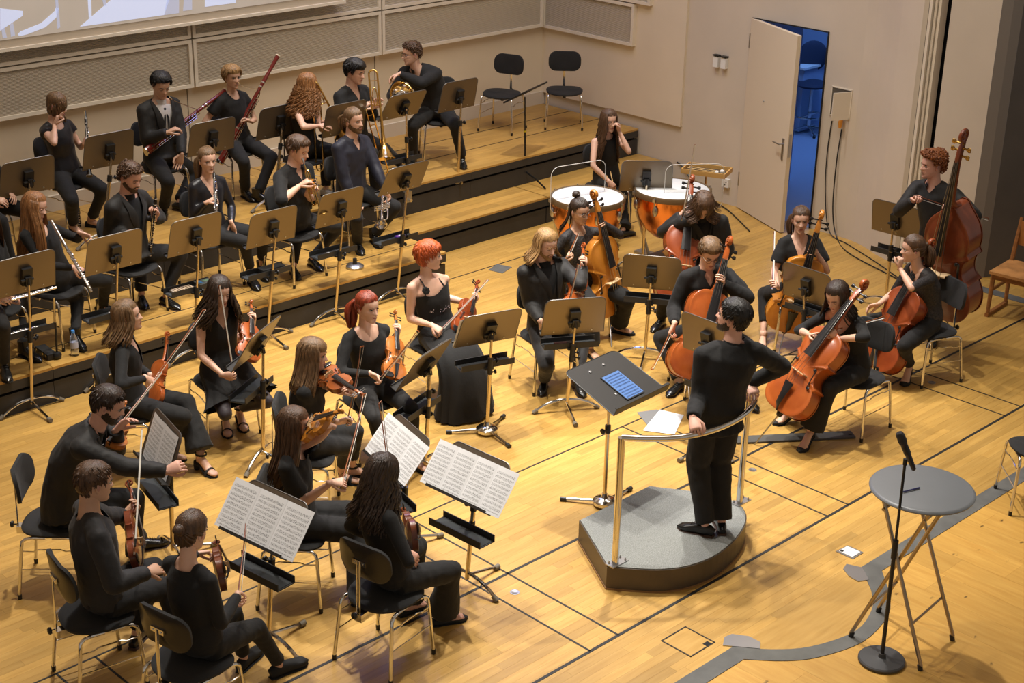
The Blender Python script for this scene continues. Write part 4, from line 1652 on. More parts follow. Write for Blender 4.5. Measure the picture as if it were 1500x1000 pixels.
    for sg in (1, -1):
        ec = V(0.031 * sg, 0.0775, 0.001)
        if s.get('eyes', 'open') == 'open':
            body.ell(HF.p(ec), (0.0135 * hk, 0.010 * hk, 0.0068 * hk), HF.X, HF.Y, HF.Z, 12, 8, 1)
            gz = s.get('gaze', 0.0)
            body.ell(HF.p(ec + V(gz * 0.004, 0.0052, 0.0005)), (0.0062 * hk, 0.0052 * hk, 0.0062 * hk), HF.X, HF.Y, HF.Z, 10, 6, 2)
            lid = [HF.p(ec + V(0.0145 * math.cos(a) * sg, 0.0085 - 0.004 * abs(math.cos(a)), 0.0075 * math.sin(a))) for a in np.linspace(-0.1, PI + 0.1, 8)]
            body.sweep(lid, 0.0022 * hk, n=5, mi=3)
        else:
            body.ell(HF.p(ec), (0.0135 * hk, 0.0095 * hk, 0.0075 * hk), HF.X, HF.Y, HF.Z, 10, 7, 0)
            lid = [HF.p(ec + V(0.0135 * math.cos(a) * sg, 0.0095 - 0.003 * abs(math.cos(a)), -0.0035 - 0.0035 * math.sin(a))) for a in np.linspace(0, PI, 7)]
            body.sweep(lid, 0.0018 * hk, n=5, mi=3)
        br = [HF.p(V(sg * x_, y_, z_)) for x_, y_, z_ in ((0.013, 0.0975, 0.0175), (0.026, 0.0965, 0.0225), (0.038, 0.090, 0.0215), (0.047, 0.079, 0.0155))]
        bt = 0.0030 if fem else 0.0042
        body.sweep(br, [bt * hk, bt * 1.1 * hk, bt * hk, bt * 0.4 * hk], [0.0022 * hk] * 4, side=HF.Z, n=6, mi=5)
        body.ell(HF.p(V(0.0735 * sg, -0.012, -0.012)), (0.0075 * hk, 0.017 * hk, 0.031 * hk), HF.X + HF.Y * 0.35 * -sg, HF.Y + HF.X * 0.35 * sg - HF.Z * 0.15, HF.Z + HF.Y * -0.1, 10, 8, 0)
        body.ell(HF.p(V(0.079 * sg, -0.010, -0.008)), (0.004 * hk, 0.010 * hk, 0.018 * hk), HF.X + HF.Y * 0.35 * -sg, HF.Y + HF.X * 0.35 * sg, HF.Z, 8, 6, 4)
        # nostrils
        body.ell(HF.p(V(0.0065 * sg, 0.1075, -0.0415)), (0.0024 * hk, 0.003 * hk, 0.0014 * hk), HF.X, HF.Y, HF.Z, 6, 5, 3)
    for zl, rl in ((-0.0605, 0.0036), (-0.0690, 0.0046)):
        body.sweep([HF.p(V(x_, 0.0978 - 15 * x_ * x_, zl + (x_ * x_ * -8 if zl > -0.065 else x_ * x_ * 9))) for x_ in (-0.021, -0.011, 0, 0.011, 0.021)],
                   [rl * 0.25, rl * 0.9, rl, rl * 0.9, rl * 0.25], [0.003] * 5, side=HF.Z, n=6, mi=4)
    if s.get('mouth') == 'open':
        body.ell(HF.p(V(0, 0.0955, -0.066)), (0.013 * hk, 0.006 * hk, 0.007 * hk), HF.X, HF.Y, HF.Z, 10, 6, 3)
    else:
        ml = [HF.p(V(x_, 0.0985 - 14 * x_ * x_, -0.0647 + 3 * x_ * x_ * s.get('smile', 0.4))) for x_ in (-0.022, -0.011, 0, 0.011, 0.022)]
        body.sweep(ml, [0.0006, 0.0011, 0.0012, 0.0011, 0.0006], n=5, mi=3)
    for r in 'RL':
        A = arms[r]
        sgn_ = 1 if r == 'R' else -1
        # right hand, palm normal n, fingers d: thumb lies towards n x d for the right hand
        tside = np.cross(A['pn'], A['hd'])
        sd_ = 1 if np.dot(np.cross(A['hd'], A['pn']), tside) * sgn_ > 0 else -1
        add_hand(body, A['w'], A['hd'], A['pn'], A['curl'], sd_, 0.98 * ak / 0.95 if not fem else 0.93 * K, thumb=A['th'])
    for r in 'RL':
        l = legs[r]
        mi = 6 if s.get('socks') else 0
        if mi:
            body.sweep([l['k'] * .45 + l['a'] * .55, l['k'] * .2 + l['a'] * .8, l['a'] - UP * 0.02], [0.043 * K, 0.038 * K, 0.036 * K], n=10, mi=mi)
        if s.get('shoe') and not s.get('noshoe' + r):
            shoe(root, l['a'], l['td'], s['shoe'], l['z'], off, name='white_shoe' if s.get('white_shoe') else 'shoe', bodymb=body, skin_mi=0)
    sock = mat('sock_' + str(s.get('socks')), s.get('socks') or (0.02, 0.02, 0.02), 0.9)
    body.build('body', [sk, m_eye, m_iris, m_lash, lipm, browm, sock], root, off=off, sharp=0)
    # ---------------- upper garment
    top = s.get('top', 'long')
    tc = CL[s.get('tc', 'black')]
    g = MB()
    ex = {'jacket': 0.020, 'shirt': 0.015, 'long': 0.009, 'tee': 0.013, 'sleeveless': 0.007, 'strap': 0.006}[top]
    hem = s.get('hem', 0.14 if top == 'jacket' else 0.02)
    tpg, wx, wy, sg_ = list(tp[:6]), [a * wk * K + ex for a in W[0][:6]], [a * K + ex for a in W[1][:6]], list(sd[:6])
    if top in ('jacket', 'shirt') and s.get('collar', True):
        tpg.append(N + upd * 0.02)
        wx.append(nr * 1.2 + 0.01)
        wy.append(nr * 1.2 + 0.01)
        sg_.append(sd[-1])
    else:
        tpg.append(N)
        wx.append(W[0][6] * K + ex)
        wy.append(W[1][6] * K + ex)
        sg_.append(sd[-1])
    if sit and hem > 0.05:
        tpg[0] = tpg[0] + F * 0.02
        wx[0] += 0.03
        wy[0] += 0.04
    if not sit and hem > 0.05:
        tpg.insert(0, Hc - UP * hem)
        wx.insert(0, .175 * K + ex)
        wy.insert(0, .135 * K + ex)
        sg_.insert(0, S)
    g.sweep(tpg, wx, wy, side=sg_, n=18)
    slv = {'jacket': 1.0, 'shirt': s.get('slv', 0.98), 'long': s.get('slv', 0.98), 'tee': 0.30, 'sleeveless': 0.0, 'strap': 0.0}[top]
    if top == 'tee':
        slv = s.get('slv', 0.30)
    for r in 'RL':
        A = arms[r]
        if top != 'strap':
            g.sweep([N - upd * 0.01, N * 0.45 + Sh[r] * 0.55 + upd * 0.012, Sh[r] * (0.8 if top == 'sleeveless' else 1) + (N * 0.2 if top == 'sleeveless' else 0)],
                    [nr * 0.75 + ex, 0.043 * ak + ex, 0.050 * ak + ex], n=10)
        loose = {'jacket': 0.018, 'shirt': 0.020, 'long': 0.007, 'tee': 0.026}.get(top, 0)
        if slv > 0.02:
            u = min(slv / 0.52, 1.0)
            e_ = Sh[r] + (A['e'] - Sh[r]) * u
            g.ell(Sh[r], (0.054 * ak + ex,) * 3)
            g.sweep([Sh[r], Sh[r] * 0.5 + e_ * 0.5, e_], [0.053 * ak + ex, 0.047 * ak + loose, (0.042 if u == 1 else 0.046) * ak + loose * (1.0 if u == 1 else 1.25)], n=12)
            if slv > 0.52:
                v_ = (slv - 0.52) / 0.48
                w_ = A['e'] + (A['w'] - A['e']) * v_
                bl_ = 1.25 if s.get('rolled') else 1
                g.ell(A['e'], (0.0425 * ak + loose,) * 3)
                g.sweep([A['e'], A['e'] * .6 + w_ * .4, w_], [0.042 * ak + loose, 0.041 * ak + loose * bl_, 0.032 * ak + loose * (0.8 if top == 'jacket' else 0.55) * bl_], n=12)
    co, no, fs = remesh(g, 'top', vox, 3)
    co = fold(co, no, s.get('fold', 0.006 if top in ('jacket', 'shirt', 'tee') else 0.0035), rnd.random() * 40)
    # neckline: open the garment where skin or shirt shows
    fr_ = np.cross(UP, Ss)
    fr_ = nz(Fs - upd * np.dot(Fs, upd))
    rel = co - N
    uu, vv, ww = rel @ Ss, rel @ fr_, rel @ upd
    nk = s.get('neck', {'jacket': ('v', 0.34, 0.085), 'shirt': ('v', 0.10, 0.05), 'long': ('u', 0.09, 0.085), 'tee': ('u', 0.06, 0.07), 'sleeveless': ('v', 0.12, 0.07), 'strap': ('u', 0.13, 0.13)}[top])
    kind, D_, Wd = nk
    au = np.abs(uu)
    if kind == 'v':
        line = -D_ * (1 - au / Wd)
    else:
        line = -D_ * np.where(au < Wd, np.sqrt(np.clip(1 - (au / Wd) ** 2, 0, 1)), -(au / Wd - 1) * 3)
    lineb = (0.035 if top == 'jacket' else -0.012) - s.get('backneck', 0.0) + np.clip(au - Wd * 0.85, 0, 1) * 6
    mixf = np.clip(vv / 0.03 + 0.5, 0, 1)
    sc_ = ww - (line * mixf + lineb * (1 - mixf))
    if top == 'strap':
        sc_ = np.maximum(sc_, ww + 0.105)
    far_ = np.linalg.norm(rel, axis=1)
    sc_ = np.where(far_ > 0.46, -1.0, sc_)
    if top != 'strap':
        sc_ = np.where((au > Wd + 0.05) | (np.abs(vv) > 0.17) | (ww > 0.12), -1.0, sc_)
    gm = clip_mesh(co, fs, sc_)
    nm = {'jacket': 'jacket', 'shirt': 'shirt', 'long': 'top', 'tee': 't_shirt', 'sleeveless': 'top', 'strap': 'dress_top'}[top]
    gm.build(nm, tc, root, off=off, sharp=0)
    if top == 'jacket':
        sh = MB()
        sh.sweep(tp[1:6] + [N - upd * 0.015], [a * wk * K + 0.004 for a in W[0][1:6]] + [nr * 1.1], [a * K + 0.006 for a in W[1][1:6]] + [nr * 1.1], side=sd[1:7], n=18)
        sh.sweep([N - upd * 0.02 + fr_ * 0.0, N + upd * 0.03], [nr * 1.2, nr * 1.1], [nr * 1.25, nr * 1.15], side=Ss, n=14, cap=False)
        sh.build('shirt', CL[s.get('sc', 'black')], root, off=off)
        for sg in (1, -1):
            pts = []
            for t in np.linspace(0, 1, 7):
                w_ = 0.03 - (D_ - 0.01) * t
                u_ = Wd * (1 - t) * 0.98 + 0.010
                i = np.argmin((np.clip(vv, 0, 1) < 0.02) * 9 + (uu - sg * u_) ** 2 * 40 + (ww - w_) ** 2 * 40)
                pts.append(N + Ss * sg * u_ + upd * w_ + fr_ * (vv[i] + 0.006))
            side = [nz(Ss * sg * 0.9 + fr_ * -0.35)] * 7
            lp = MB().sweep([p + Ss * sg * 0.016 for p in pts], [0.012, 0.022, 0.030, 0.036, 0.032, 0.02, 0.006], [0.004] * 7, side=side, n=8)
            lp.build('lapel', tc, root, off=off)
        if s.get('tie'):
            tb = MB()
            c0 = N + fr_ * (W[1][4] * K * 0.80) - upd * 0.06
            tb.ell(c0, (0.020, 0.012, 0.018), Ss, fr_, upd)
            for sg in (1, -1):
                tb.sweep([c0, c0 + Ss * sg * 0.018 - upd * 0.07 + fr_ * 0.04, c0 + Ss * sg * (0.012 + 0.02 * (sg > 0)) - upd * 0.18 + fr_ * 0.062], [0.006, 0.010, 0.008], [0.004] * 3, side=Ss, n=6)
            tb.build('loose_tie', CL['black'], root, off=off)
    elif top == 'shirt' and s.get('collar', True):
        cbm = MB()
        for sg in (1, -1):
            pts, sdv = [], []
            for t in np.linspace(0.0, 1.0, 8):
                a = PI - t * 2.55
                pts.append(N + Ss * sg * (nr * 1.22) * math.sin(a) + fr_ * (nr * 1.28) * math.cos(a) * (1 if a > PI / 2 else 1.15) + upd * (0.012 - 0.034 * max(0, t - 0.5)))
                sdv.append(nz(upd + (Ss * sg * math.sin(a) + fr_ * math.cos(a)) * -0.5))
            cbm.sweep(pts, [0.022] * 7 + [0.026], [0.004] * 8, side=sdv, n=6)
        cbm.build('collar', tc, root, off=off)
    # ---------------- lower garment
    bot = s.get('bot', 'trousers')
    bc = CL[s.get('bc', 'black')]
    if bot != 'none':
        t = MB()
        wr = 1.03 if fem else 1.0
        t.ell(Hc + UP * 0.01, (0.168 * K * wr, 0.128 * K, 0.118 * K), S, F, UP, 18, 12)
        t.sweep([Hc, spine(0.12), spine(0.26)], [0.160 * K, 0.152 * K, 0.142 * K * (0.95 if fem else 1)], [0.118 * K, 0.112 * K, 0.104 * K], side=S, n=16)
        hemr = {'trousers': 0.056, 'wide': 0.098, 'slim': 0.046, 'tights': 0.040, 'flare': 0.115, 'crop': 0.048}[bot if bot in ('trousers', 'wide', 'slim', 'flare', 'crop') else 'tights'] * K * s.get('lw', 1.0)
        kr = {'wide': 0.078, 'flare': 0.070, 'tights': 0.058, 'skirt': 0.058}.get(bot, 0.066 if bot != 'slim' else 0.060) * K * s.get('lw', 1.0)
        sho = {'crop': 0.72, 'skirt': 0.90}.get(bot, s.get('legcut', 0.93))
        for r in 'RL':
            l = legs[r]
            k_, a_ = l['k'], l['a']
            up_ = nz(nz(k_ - l['h']) + nz(k_ - a_))
            e_ = k_ + (a_ - k_) * sho
            kc = k_ + up_ * 0.004
            th_ = [0.098 * K, 0.090 * K, kr * 1.12, kr]
            t.sweep([l['h'], l['h'] * .6 + k_ * .4, l['h'] * .14 + k_ * .86, kc], th_, [th_[0] * .98, th_[1] * .95, th_[2], th_[3]], side=S, n=14)
            t.ell(kc, (kr, kr, kr), nu=12, nv=8)
            t.sweep([kc, k_ * .84 + e_ * .16, k_ * .5 + e_ * .5, e_], [kr, kr * 1.0, (kr * 0.92 * .6 + hemr * .4), hemr], n=14)
        co, no, fs = remesh(t, 'trousers', vox * 1.05, 3)
        co = fold(co, no, 0.0055 if bot not in ('tights', 'skirt') else 0.001, rnd.random() * 40, 1.0)
        tm = MB()
        tm.add(co, fs, 0)
        tm.build('tights' if bot in ('tights', 'skirt') else 'trousers', CL['tights'] if bot == 'skirt' else bc, root, off=off, sharp=0)
    if bot == 'skirt' or s.get('dress'):
        dm = MB()
        mk = (legs['R']['k'] + legs['L']['k']) / 2
        ma = (legs['R']['a'] + legs['L']['a']) / 2
        kw = np.linalg.norm(legs['R']['k'] - legs['L']['k']) / 2
        if s.get('dress'):
            pts = crv([spine(0.36), spine(0.18), Hc + UP * 0.02 + F * 0.02, Hc * .55 + mk * .45 + UP * 0.005, mk + UP * 0.0 - F * 0.02, mk * .55 + ma * .45 + F * 0.05, V(ma[0], ma[1], z0 + 0.03) + F * 0.05], 18)
            rx = np.interp(np.linspace(0, 1, 19), [0, .17, .33, .5, .67, .83, 1], [0.13, .15, .19, .20, kw + .10, .23, .27])
            ry = np.interp(np.linspace(0, 1, 19), [0, .17, .33, .5, .67, .83, 1], [0.105, .115, .14, .12, .10, .13, .19])
        else:
            pts = crv([spine(0.40), spine(0.22), Hc + UP * 0.01 + F * 0.03, Hc * .55 + mk * .45 + UP * 0.0, Hc * .22 + mk * .78 - UP * 0.01], 14)
            rx = np.interp(np.linspace(0, 1, 15), [0, .25, .5, .75, 1], [0.125, .145, .20, .225, kw + .135])
            ry = np.interp(np.linspace(0, 1, 15), [0, .25, .5, .75, 1], [0.10, .11, .14, .115, .112])
        n_ = 48
        vs_, fs_ = [], []
        for i, p in enumerate(pts):
            tg = nz(pts[min(i + 1, len(pts) - 1)] - pts[max(i - 1, 0)])
            sx_ = nz(S - tg * np.dot(S, tg))
            ux_ = np.cross(tg, sx_)
            tt = i / (len(pts) - 1)
            for j in range(n_):
                a = 2 * PI * j / n_
                rip = 1 + (0.05 * tt * tt) * math.sin(11 * a + 2 * math.sin(a * 2)) + 0.02 * tt * math.sin(19 * a + 1)
                vs_.append(p + sx_ * rx[i] * math.cos(a) * rip + ux_ * ry[i] * math.sin(a) * rip)
        for i in range(len(pts) - 1):
            for j in range(n_):
                j2 = (j + 1) % n_
                fs_.append((i * n_ + j, i * n_ + j2, (i + 1) * n_ + j2, (i + 1) * n_ + j))
        dm.add(vs_, fs_)
        dm.build('skirt', bc, root, off=off)
    if s.get('strap_shoulder'):
        st = MB()
        for sg in (1, -1):
            pts = []
            for q in ((-0.11, 0.085, -0.135), (-0.085, 0.072, -0.05), (-0.08, 0.0, 0.012), (-0.085, -0.06, -0.03), (-0.09, -0.09, -0.13)):
                pts.append(N + Ss * sg * -q[0] + fr_ * q[1] + upd * q[2])
            st.sweep(crv(pts, 12), 0.007, 0.003, side=Ss, n=6)
        st.build('shoulder_strap', bc, root, off=off)
        fl_ = MB()
        c0 = N + Ss * 0.10 + fr_ * 0.10 - upd * 0.08
        for k in range(7):
            a = k * 0.9
            fl_.ell(c0 + Ss * 0.018 * math.cos(a) + upd * 0.018 * math.sin(a) + fr_ * 0.006, (0.02, 0.012, 0.02), Ss, fr_, upd, 8, 6)
        fl_.build('rosette', bc, root, off=off)
        bt_ = MB()
        c1 = spine(0.46)
        for k in range(46):
            a = rnd.uniform(0.1, PI - 0.1)
            bt_.ell(c1 + Ss * 0.137 * K * math.cos(a) + fr_ * 0.122 * K * math.sin(a) + upd * rnd.uniform(-0.018, 0.018), (0.005, 0.004, 0.005), nu=6, nv=4)
        bt_.build('beaded_belt', mat('belt_beads', (0.45, 0.42, 0.45), 0.25, metal=0.6), root, off=off)
    if s.get('belt'):
        c1 = spine(0.22)
        MB().sweep([c1 + Ss * (0.150 * K) * math.cos(a) + fr_ * 0.113 * K * math.sin(a) for a in np.linspace(0, 2 * PI, 20, endpoint=False)], 0.018, 0.004, side=UP, n=6, closed=True).build('belt', m_shoe, root, off=off)
        MB().box(c1 + fr_ * 0.118 * K, (0.045, 0.008, 0.034), X=Ss, Y=fr_, Z=upd).build('belt_buckle', m_steel, root, off=off)
    add_hair(root, HF, s, off, rnd)
    if s.get('beard'):
        v, f, ang = head_template(fem, s.get('jaw', 1.03))
        stub = s['beard'] < 0.002
        sel = []
        for q in f:
            c = v[list(q)].mean(axis=0)
            a_ = ang[list(q)].mean()
            lip = (c[0] / 0.025) ** 2 + ((c[2] + 0.0645) / 0.012) ** 2 < 1
            low_ = np.interp(a_, [0, 0.35, 0.6, 1.0, 1.35, 1.5, 1.6], [-0.046, -0.047, -0.062, -0.058, -0.03, -0.02, -0.2])
            if c[2] < low_ and not lip and a_ < 1.55 and c[1] > -0.02:
                sel.append(q)
        idx = sorted({i for q in sel for i in q})
        mp = {k: n for n, k in enumerate(idx)}
        nn = v - V(0, 0, -0.05)
        nn /= np.linalg.norm(nn, axis=1)[:, None]
        bd_ = MB()
        bd_.add(HF.p((v + nn * s['beard'])[idx]), [tuple(mp[i] for i in q) for q in sel])
        bd_.build('beard', hair_mat(s.get('beardc', s['hair'][1])), root, off=off, sharp=0)
    if s.get('glasses'):
        gl = MB()
        for sg in (1, -1):
            ring = [HF.p(V(sg * 0.032 + 0.0215 * math.cos(a), 0.1045 - 0.004 * abs(math.cos(a)), -0.001 + 0.0175 * math.sin(a))) for a in np.linspace(0, 2 * PI, 16, endpoint=False)]
            gl.sweep(ring, 0.0016, n=5, closed=True)
            gl.sweep([HF.p(V(sg * 0.054, 0.099, 0.004)), HF.p(V(sg * 0.074, 0.05, 0.004)), HF.p(V(sg * 0.076, -0.005, 0.0))], 0.0016, n=5)
        gl.sweep([HF.p(V(-0.011, 0.103, 0.002)), HF.p(V(0, 0.106, 0.005)), HF.p(V(0.011, 0.103, 0.002))], 0.0016, n=5)
        gl.build('glasses', mat('glasses_frame', (0.10, 0.08, 0.07), 0.25, metal=0.8), root, off=off)
    PEOPLE[key] = dict(root=root, Hc=Hc, F=F, S=S, N=N, Sh=Sh, arms=arms, legs=legs, HF=HF, off=off, P=P, z0=z0, Fs=Fs, Ss=Ss, upd=upd, fr=fr_)
    return PEOPLE[key]
# ================================================================== furniture and instruments
m_seat = mat('seat_fabric', (0.014, 0.0138, 0.014), 0.85, bump=0.15, bscale=200, sheen=0.05)
m_shell = mat('chair_shell', (0.020, 0.017, 0.014), 0.28)
m_rubber = mat('rubber_cap', (0.16, 0.135, 0.10), 0.7)
m_desk = mat('stand_desk', (0.20, 0.165, 0.125), 0.36, metal=0.75)
m_deskedge = mat('stand_dark', (0.020, 0.019, 0.018), 0.42)
m_tray = mat('tray_dark', (0.026, 0.026, 0.026), 0.5)
m_pole = mat('pole_brass_chrome', (0.66, 0.56, 0.40), 0.22, metal=1.0)
m_paper = mat('paper', (0.74, 0.74, 0.75), 0.8)


def vee(x):
    return V(*x)


def rrect(w, h, r, n=4):
    out = []
    for cx, cy, a0 in ((w / 2 - r, h / 2 - r, 0), (-w / 2 + r, h / 2 - r, 90), (-w / 2 + r, -h / 2 + r, 180), (w / 2 - r, -h / 2 + r, 270)):
        for k in range(n + 1):
            a = math.radians(a0 + 90 * k / n)
            out.append((cx + r * math.cos(a), cy + r * math.sin(a)))
    return out


# ---- orchestra chair: chrome legs, padded seat, curved shell back on an adjustable bar
def make_chair(sh=0.46):
    root = empty('orchestra_chair', (0, 0, 0))
    # seat: rounded, wide in front, narrow behind
    mb = MB()
    n = 28
    rings = []
    for zz, sc in ((-0.018, 0.90), (-0.010, 0.99), (0.004, 1.0), (0.014, 0.95), (0.018, 0.80), (0.017, 0.4)):
        ring = []
        for k in range(n):
            a = 2 * PI * k / n
            c_, s_ = math.cos(a), math.sin(a)
            y = 0.205 * math.copysign(abs(s_) ** 0.7, s_)
            wx = 0.222 if y > 0 else 0.222 - 0.045 * (-y / 0.205) ** 1.4
            x = wx * math.copysign(abs(c_) ** 0.7, c_)
            ring.append(V(x * sc, y * sc, zz + sh - 0.018 + (-0.012 * (y / 0.2) if y > 0.1 else 0) + 0.012 * (x / 0.22) ** 2 * (sc > 0.5)))
        rings.append(ring)
    vs_ = [p for r in rings for p in r] + [V(0, 0, sh - 0.002), V(0, 0, sh - 0.036)]
    fs_ = []
    for i in range(len(rings) - 1):
        for k in range(n):
            k2 = (k + 1) % n
            fs_.append((i * n + k, i * n + k2, (i + 1) * n + k2, (i + 1) * n + k))
    L_ = (len(rings) - 1) * n
    for k in range(n):
        fs_.append((L_ + k, L_ + (k + 1) % n, len(vs_) - 2))
        fs_.append(((k + 1) % n, k, len(vs_) - 1))
    mb.add(vs_, fs_)
    mb.build('seat', m_seat, root)
    # back shell
    bm = MB()
    outl = rrect(0.40, 0.235, 0.095, 6)
    nn = len(outl)
    zc = sh + 0.30

    def bp(u, v, d):
        R_ = 0.42
        a = u / R_
        return V(math.sin(a) * (R_ + d), -0.185 - d * math.cos(a) - 0.02 + R_ * (1 - math.cos(a)) - 0.10 * v - 0.0, zc + v)
    fr = [bp(u, v, -0.012) for u, v in outl] + [bp(u * .93, v * .9, -0.017) for u, v in outl] + [bp(u * .5, v * .5, -0.017) for u, v in outl] + [bp(0, 0, -0.017)]
    bkk = [bp(u, v, 0.010) for u, v in outl] + [bp(u * .93, v * .92, 0.014) for u, v in outl] + [bp(u * .5, v * .5, 0.014) for u, v in outl] + [bp(0, 0, 0.014)]
    o = len(fr)
    F_, MI = [], []
    for ring in range(2):
        for k in range(nn):
            k2 = (k + 1) % nn
            F_.append((ring * nn + k, (ring + 1) * nn + k, (ring + 1) * nn + k2, ring * nn + k2))
            MI.append(0)
            F_.append((o + ring * nn + k, o + ring * nn + k2, o + (ring + 1) * nn + k2, o + (ring + 1) * nn + k))
            MI.append(1)
    for k in range(nn):
        k2 = (k + 1) % nn
        F_.append((2 * nn + k, 3 * nn, 2 * nn + k2))
        MI.append(0)
        F_.append((o + 2 * nn + k, o + 2 * nn + k2, o + 3 * nn))
        MI.append(1)
        F_.append((k, k2, o + k2, o + k))
        MI.append(0)
    bm.v = [tuple(p) for p in fr + bkk]
    bm.f, bm.m = [list(f) for f in F_], MI
    bm.build('backrest', [m_seat, m_shell], root)
    MB().box((0, -0.222, zc + 0.0), (0.10, 0.010, 0.030)).lathe((-0.03, -0.228, zc), [(0.006, 0), (0.004, 0.004)], axis=(0, -1, 0), n=8).lathe((0.03, -0.228, zc), [(0.006, 0), (0.004, 0.004)], axis=(0, -1, 0), n=8).build('back_bracket', m_chrome, root)
    MB().sweep([V(0, -0.225, zc + 0.01), V(0, -0.232, zc - 0.10), V(0, -0.238, sh - 0.02), V(0, -0.236, sh - 0.08)], 0.015, 0.004, side=V(1, 0, 0), n=8).build('back_bar', m_chrome, root)
    MB().box((0, -0.18, sh - 0.065), (0.055, 0.13, 0.05)).build('back_bar_box', m_chrome, root, smooth=False)
    MB().lathe((0, -0.245, sh - 0.035), [(0.004, 0), (0.004, 0.02), (0.020, 0.022), (0.022, 0.034), (0.015, 0.042)], axis=(0, -1, 0), n=12).build('height_knob', m_black, root)
    MB().sweep([V(-0.13, 0.0, sh - 0.045), V(0.13, 0.0, sh - 0.045)], 0.010, n=8).sweep([V(0, 0, sh - 0.045), V(0, 0, sh - 0.09)], 0.006, n=6).lathe((0, 0, sh - 0.09), [(0.018, 0), (0.02, -0.012)], n=10).build('seat_mount', m_black, root)
    for sx in (-1, 1):
        for sy in (1, -1):
            mbl = MB()
            top = V(sx * 0.185, sy * 0.02, sh - 0.034)
            b = V(sx * 0.193, sy * 0.150, sh - 0.036)
            foot = V(sx * 0.222, sy * 0.205 - 0.01, 0.012)
            pts = [top, V(sx * 0.187, sy * 0.10, sh - 0.032), b + V(0, sy * -0.005, 0), V(sx * 0.197, sy * 0.168, sh - 0.055), V(sx * 0.20, sy * 0.174, sh - 0.09), foot + UP * 0.02]
            mbl.sweep(pts, 0.0115, n=9)
            mbl.sweep([foot + UP * 0.022, V(foot[0], foot[1], 0.0)], [0.014, 0.013], n=9, mi=1)
            mbl.build('leg', [m_chrome, m_black], root)
        st = MB()
        st.sweep([V(sx * 0.203, 0.176, sh - 0.12), V(sx * 0.2, 0.10, sh - 0.125), V(sx * 0.2, 0.07, sh - 0.112), V(sx * 0.2, -0.07, sh - 0.112), V(sx * 0.2, -0.10, sh - 0.125), V(sx * 0.203, -0.182, sh - 0.12)], 0.005, n=6)
        st.build('stretcher', m_chrome, root)
        MB().sweep([V(sx * 0.211, 0.188, 0.21), V(sx * 0.211, -0.196, 0.21)], 0.005, n=6).build('stretcher', m_chrome, root)
    return root


CHAIR0 = make_chair()
_used = [False]


def place_chair(pos, F, label, z=0.0, group='black orchestra chairs'):
    o = CHAIR0
    if _used[0]:
        o = copy_tree(CHAIR0)
    _used[0] = True
    o.location = (pos[0], pos[1], z)
    o.rotation_euler = (0, 0, math.atan2(F[1], F[0]) - PI / 2)
    tag(o, label, 'chair', group)
    return o


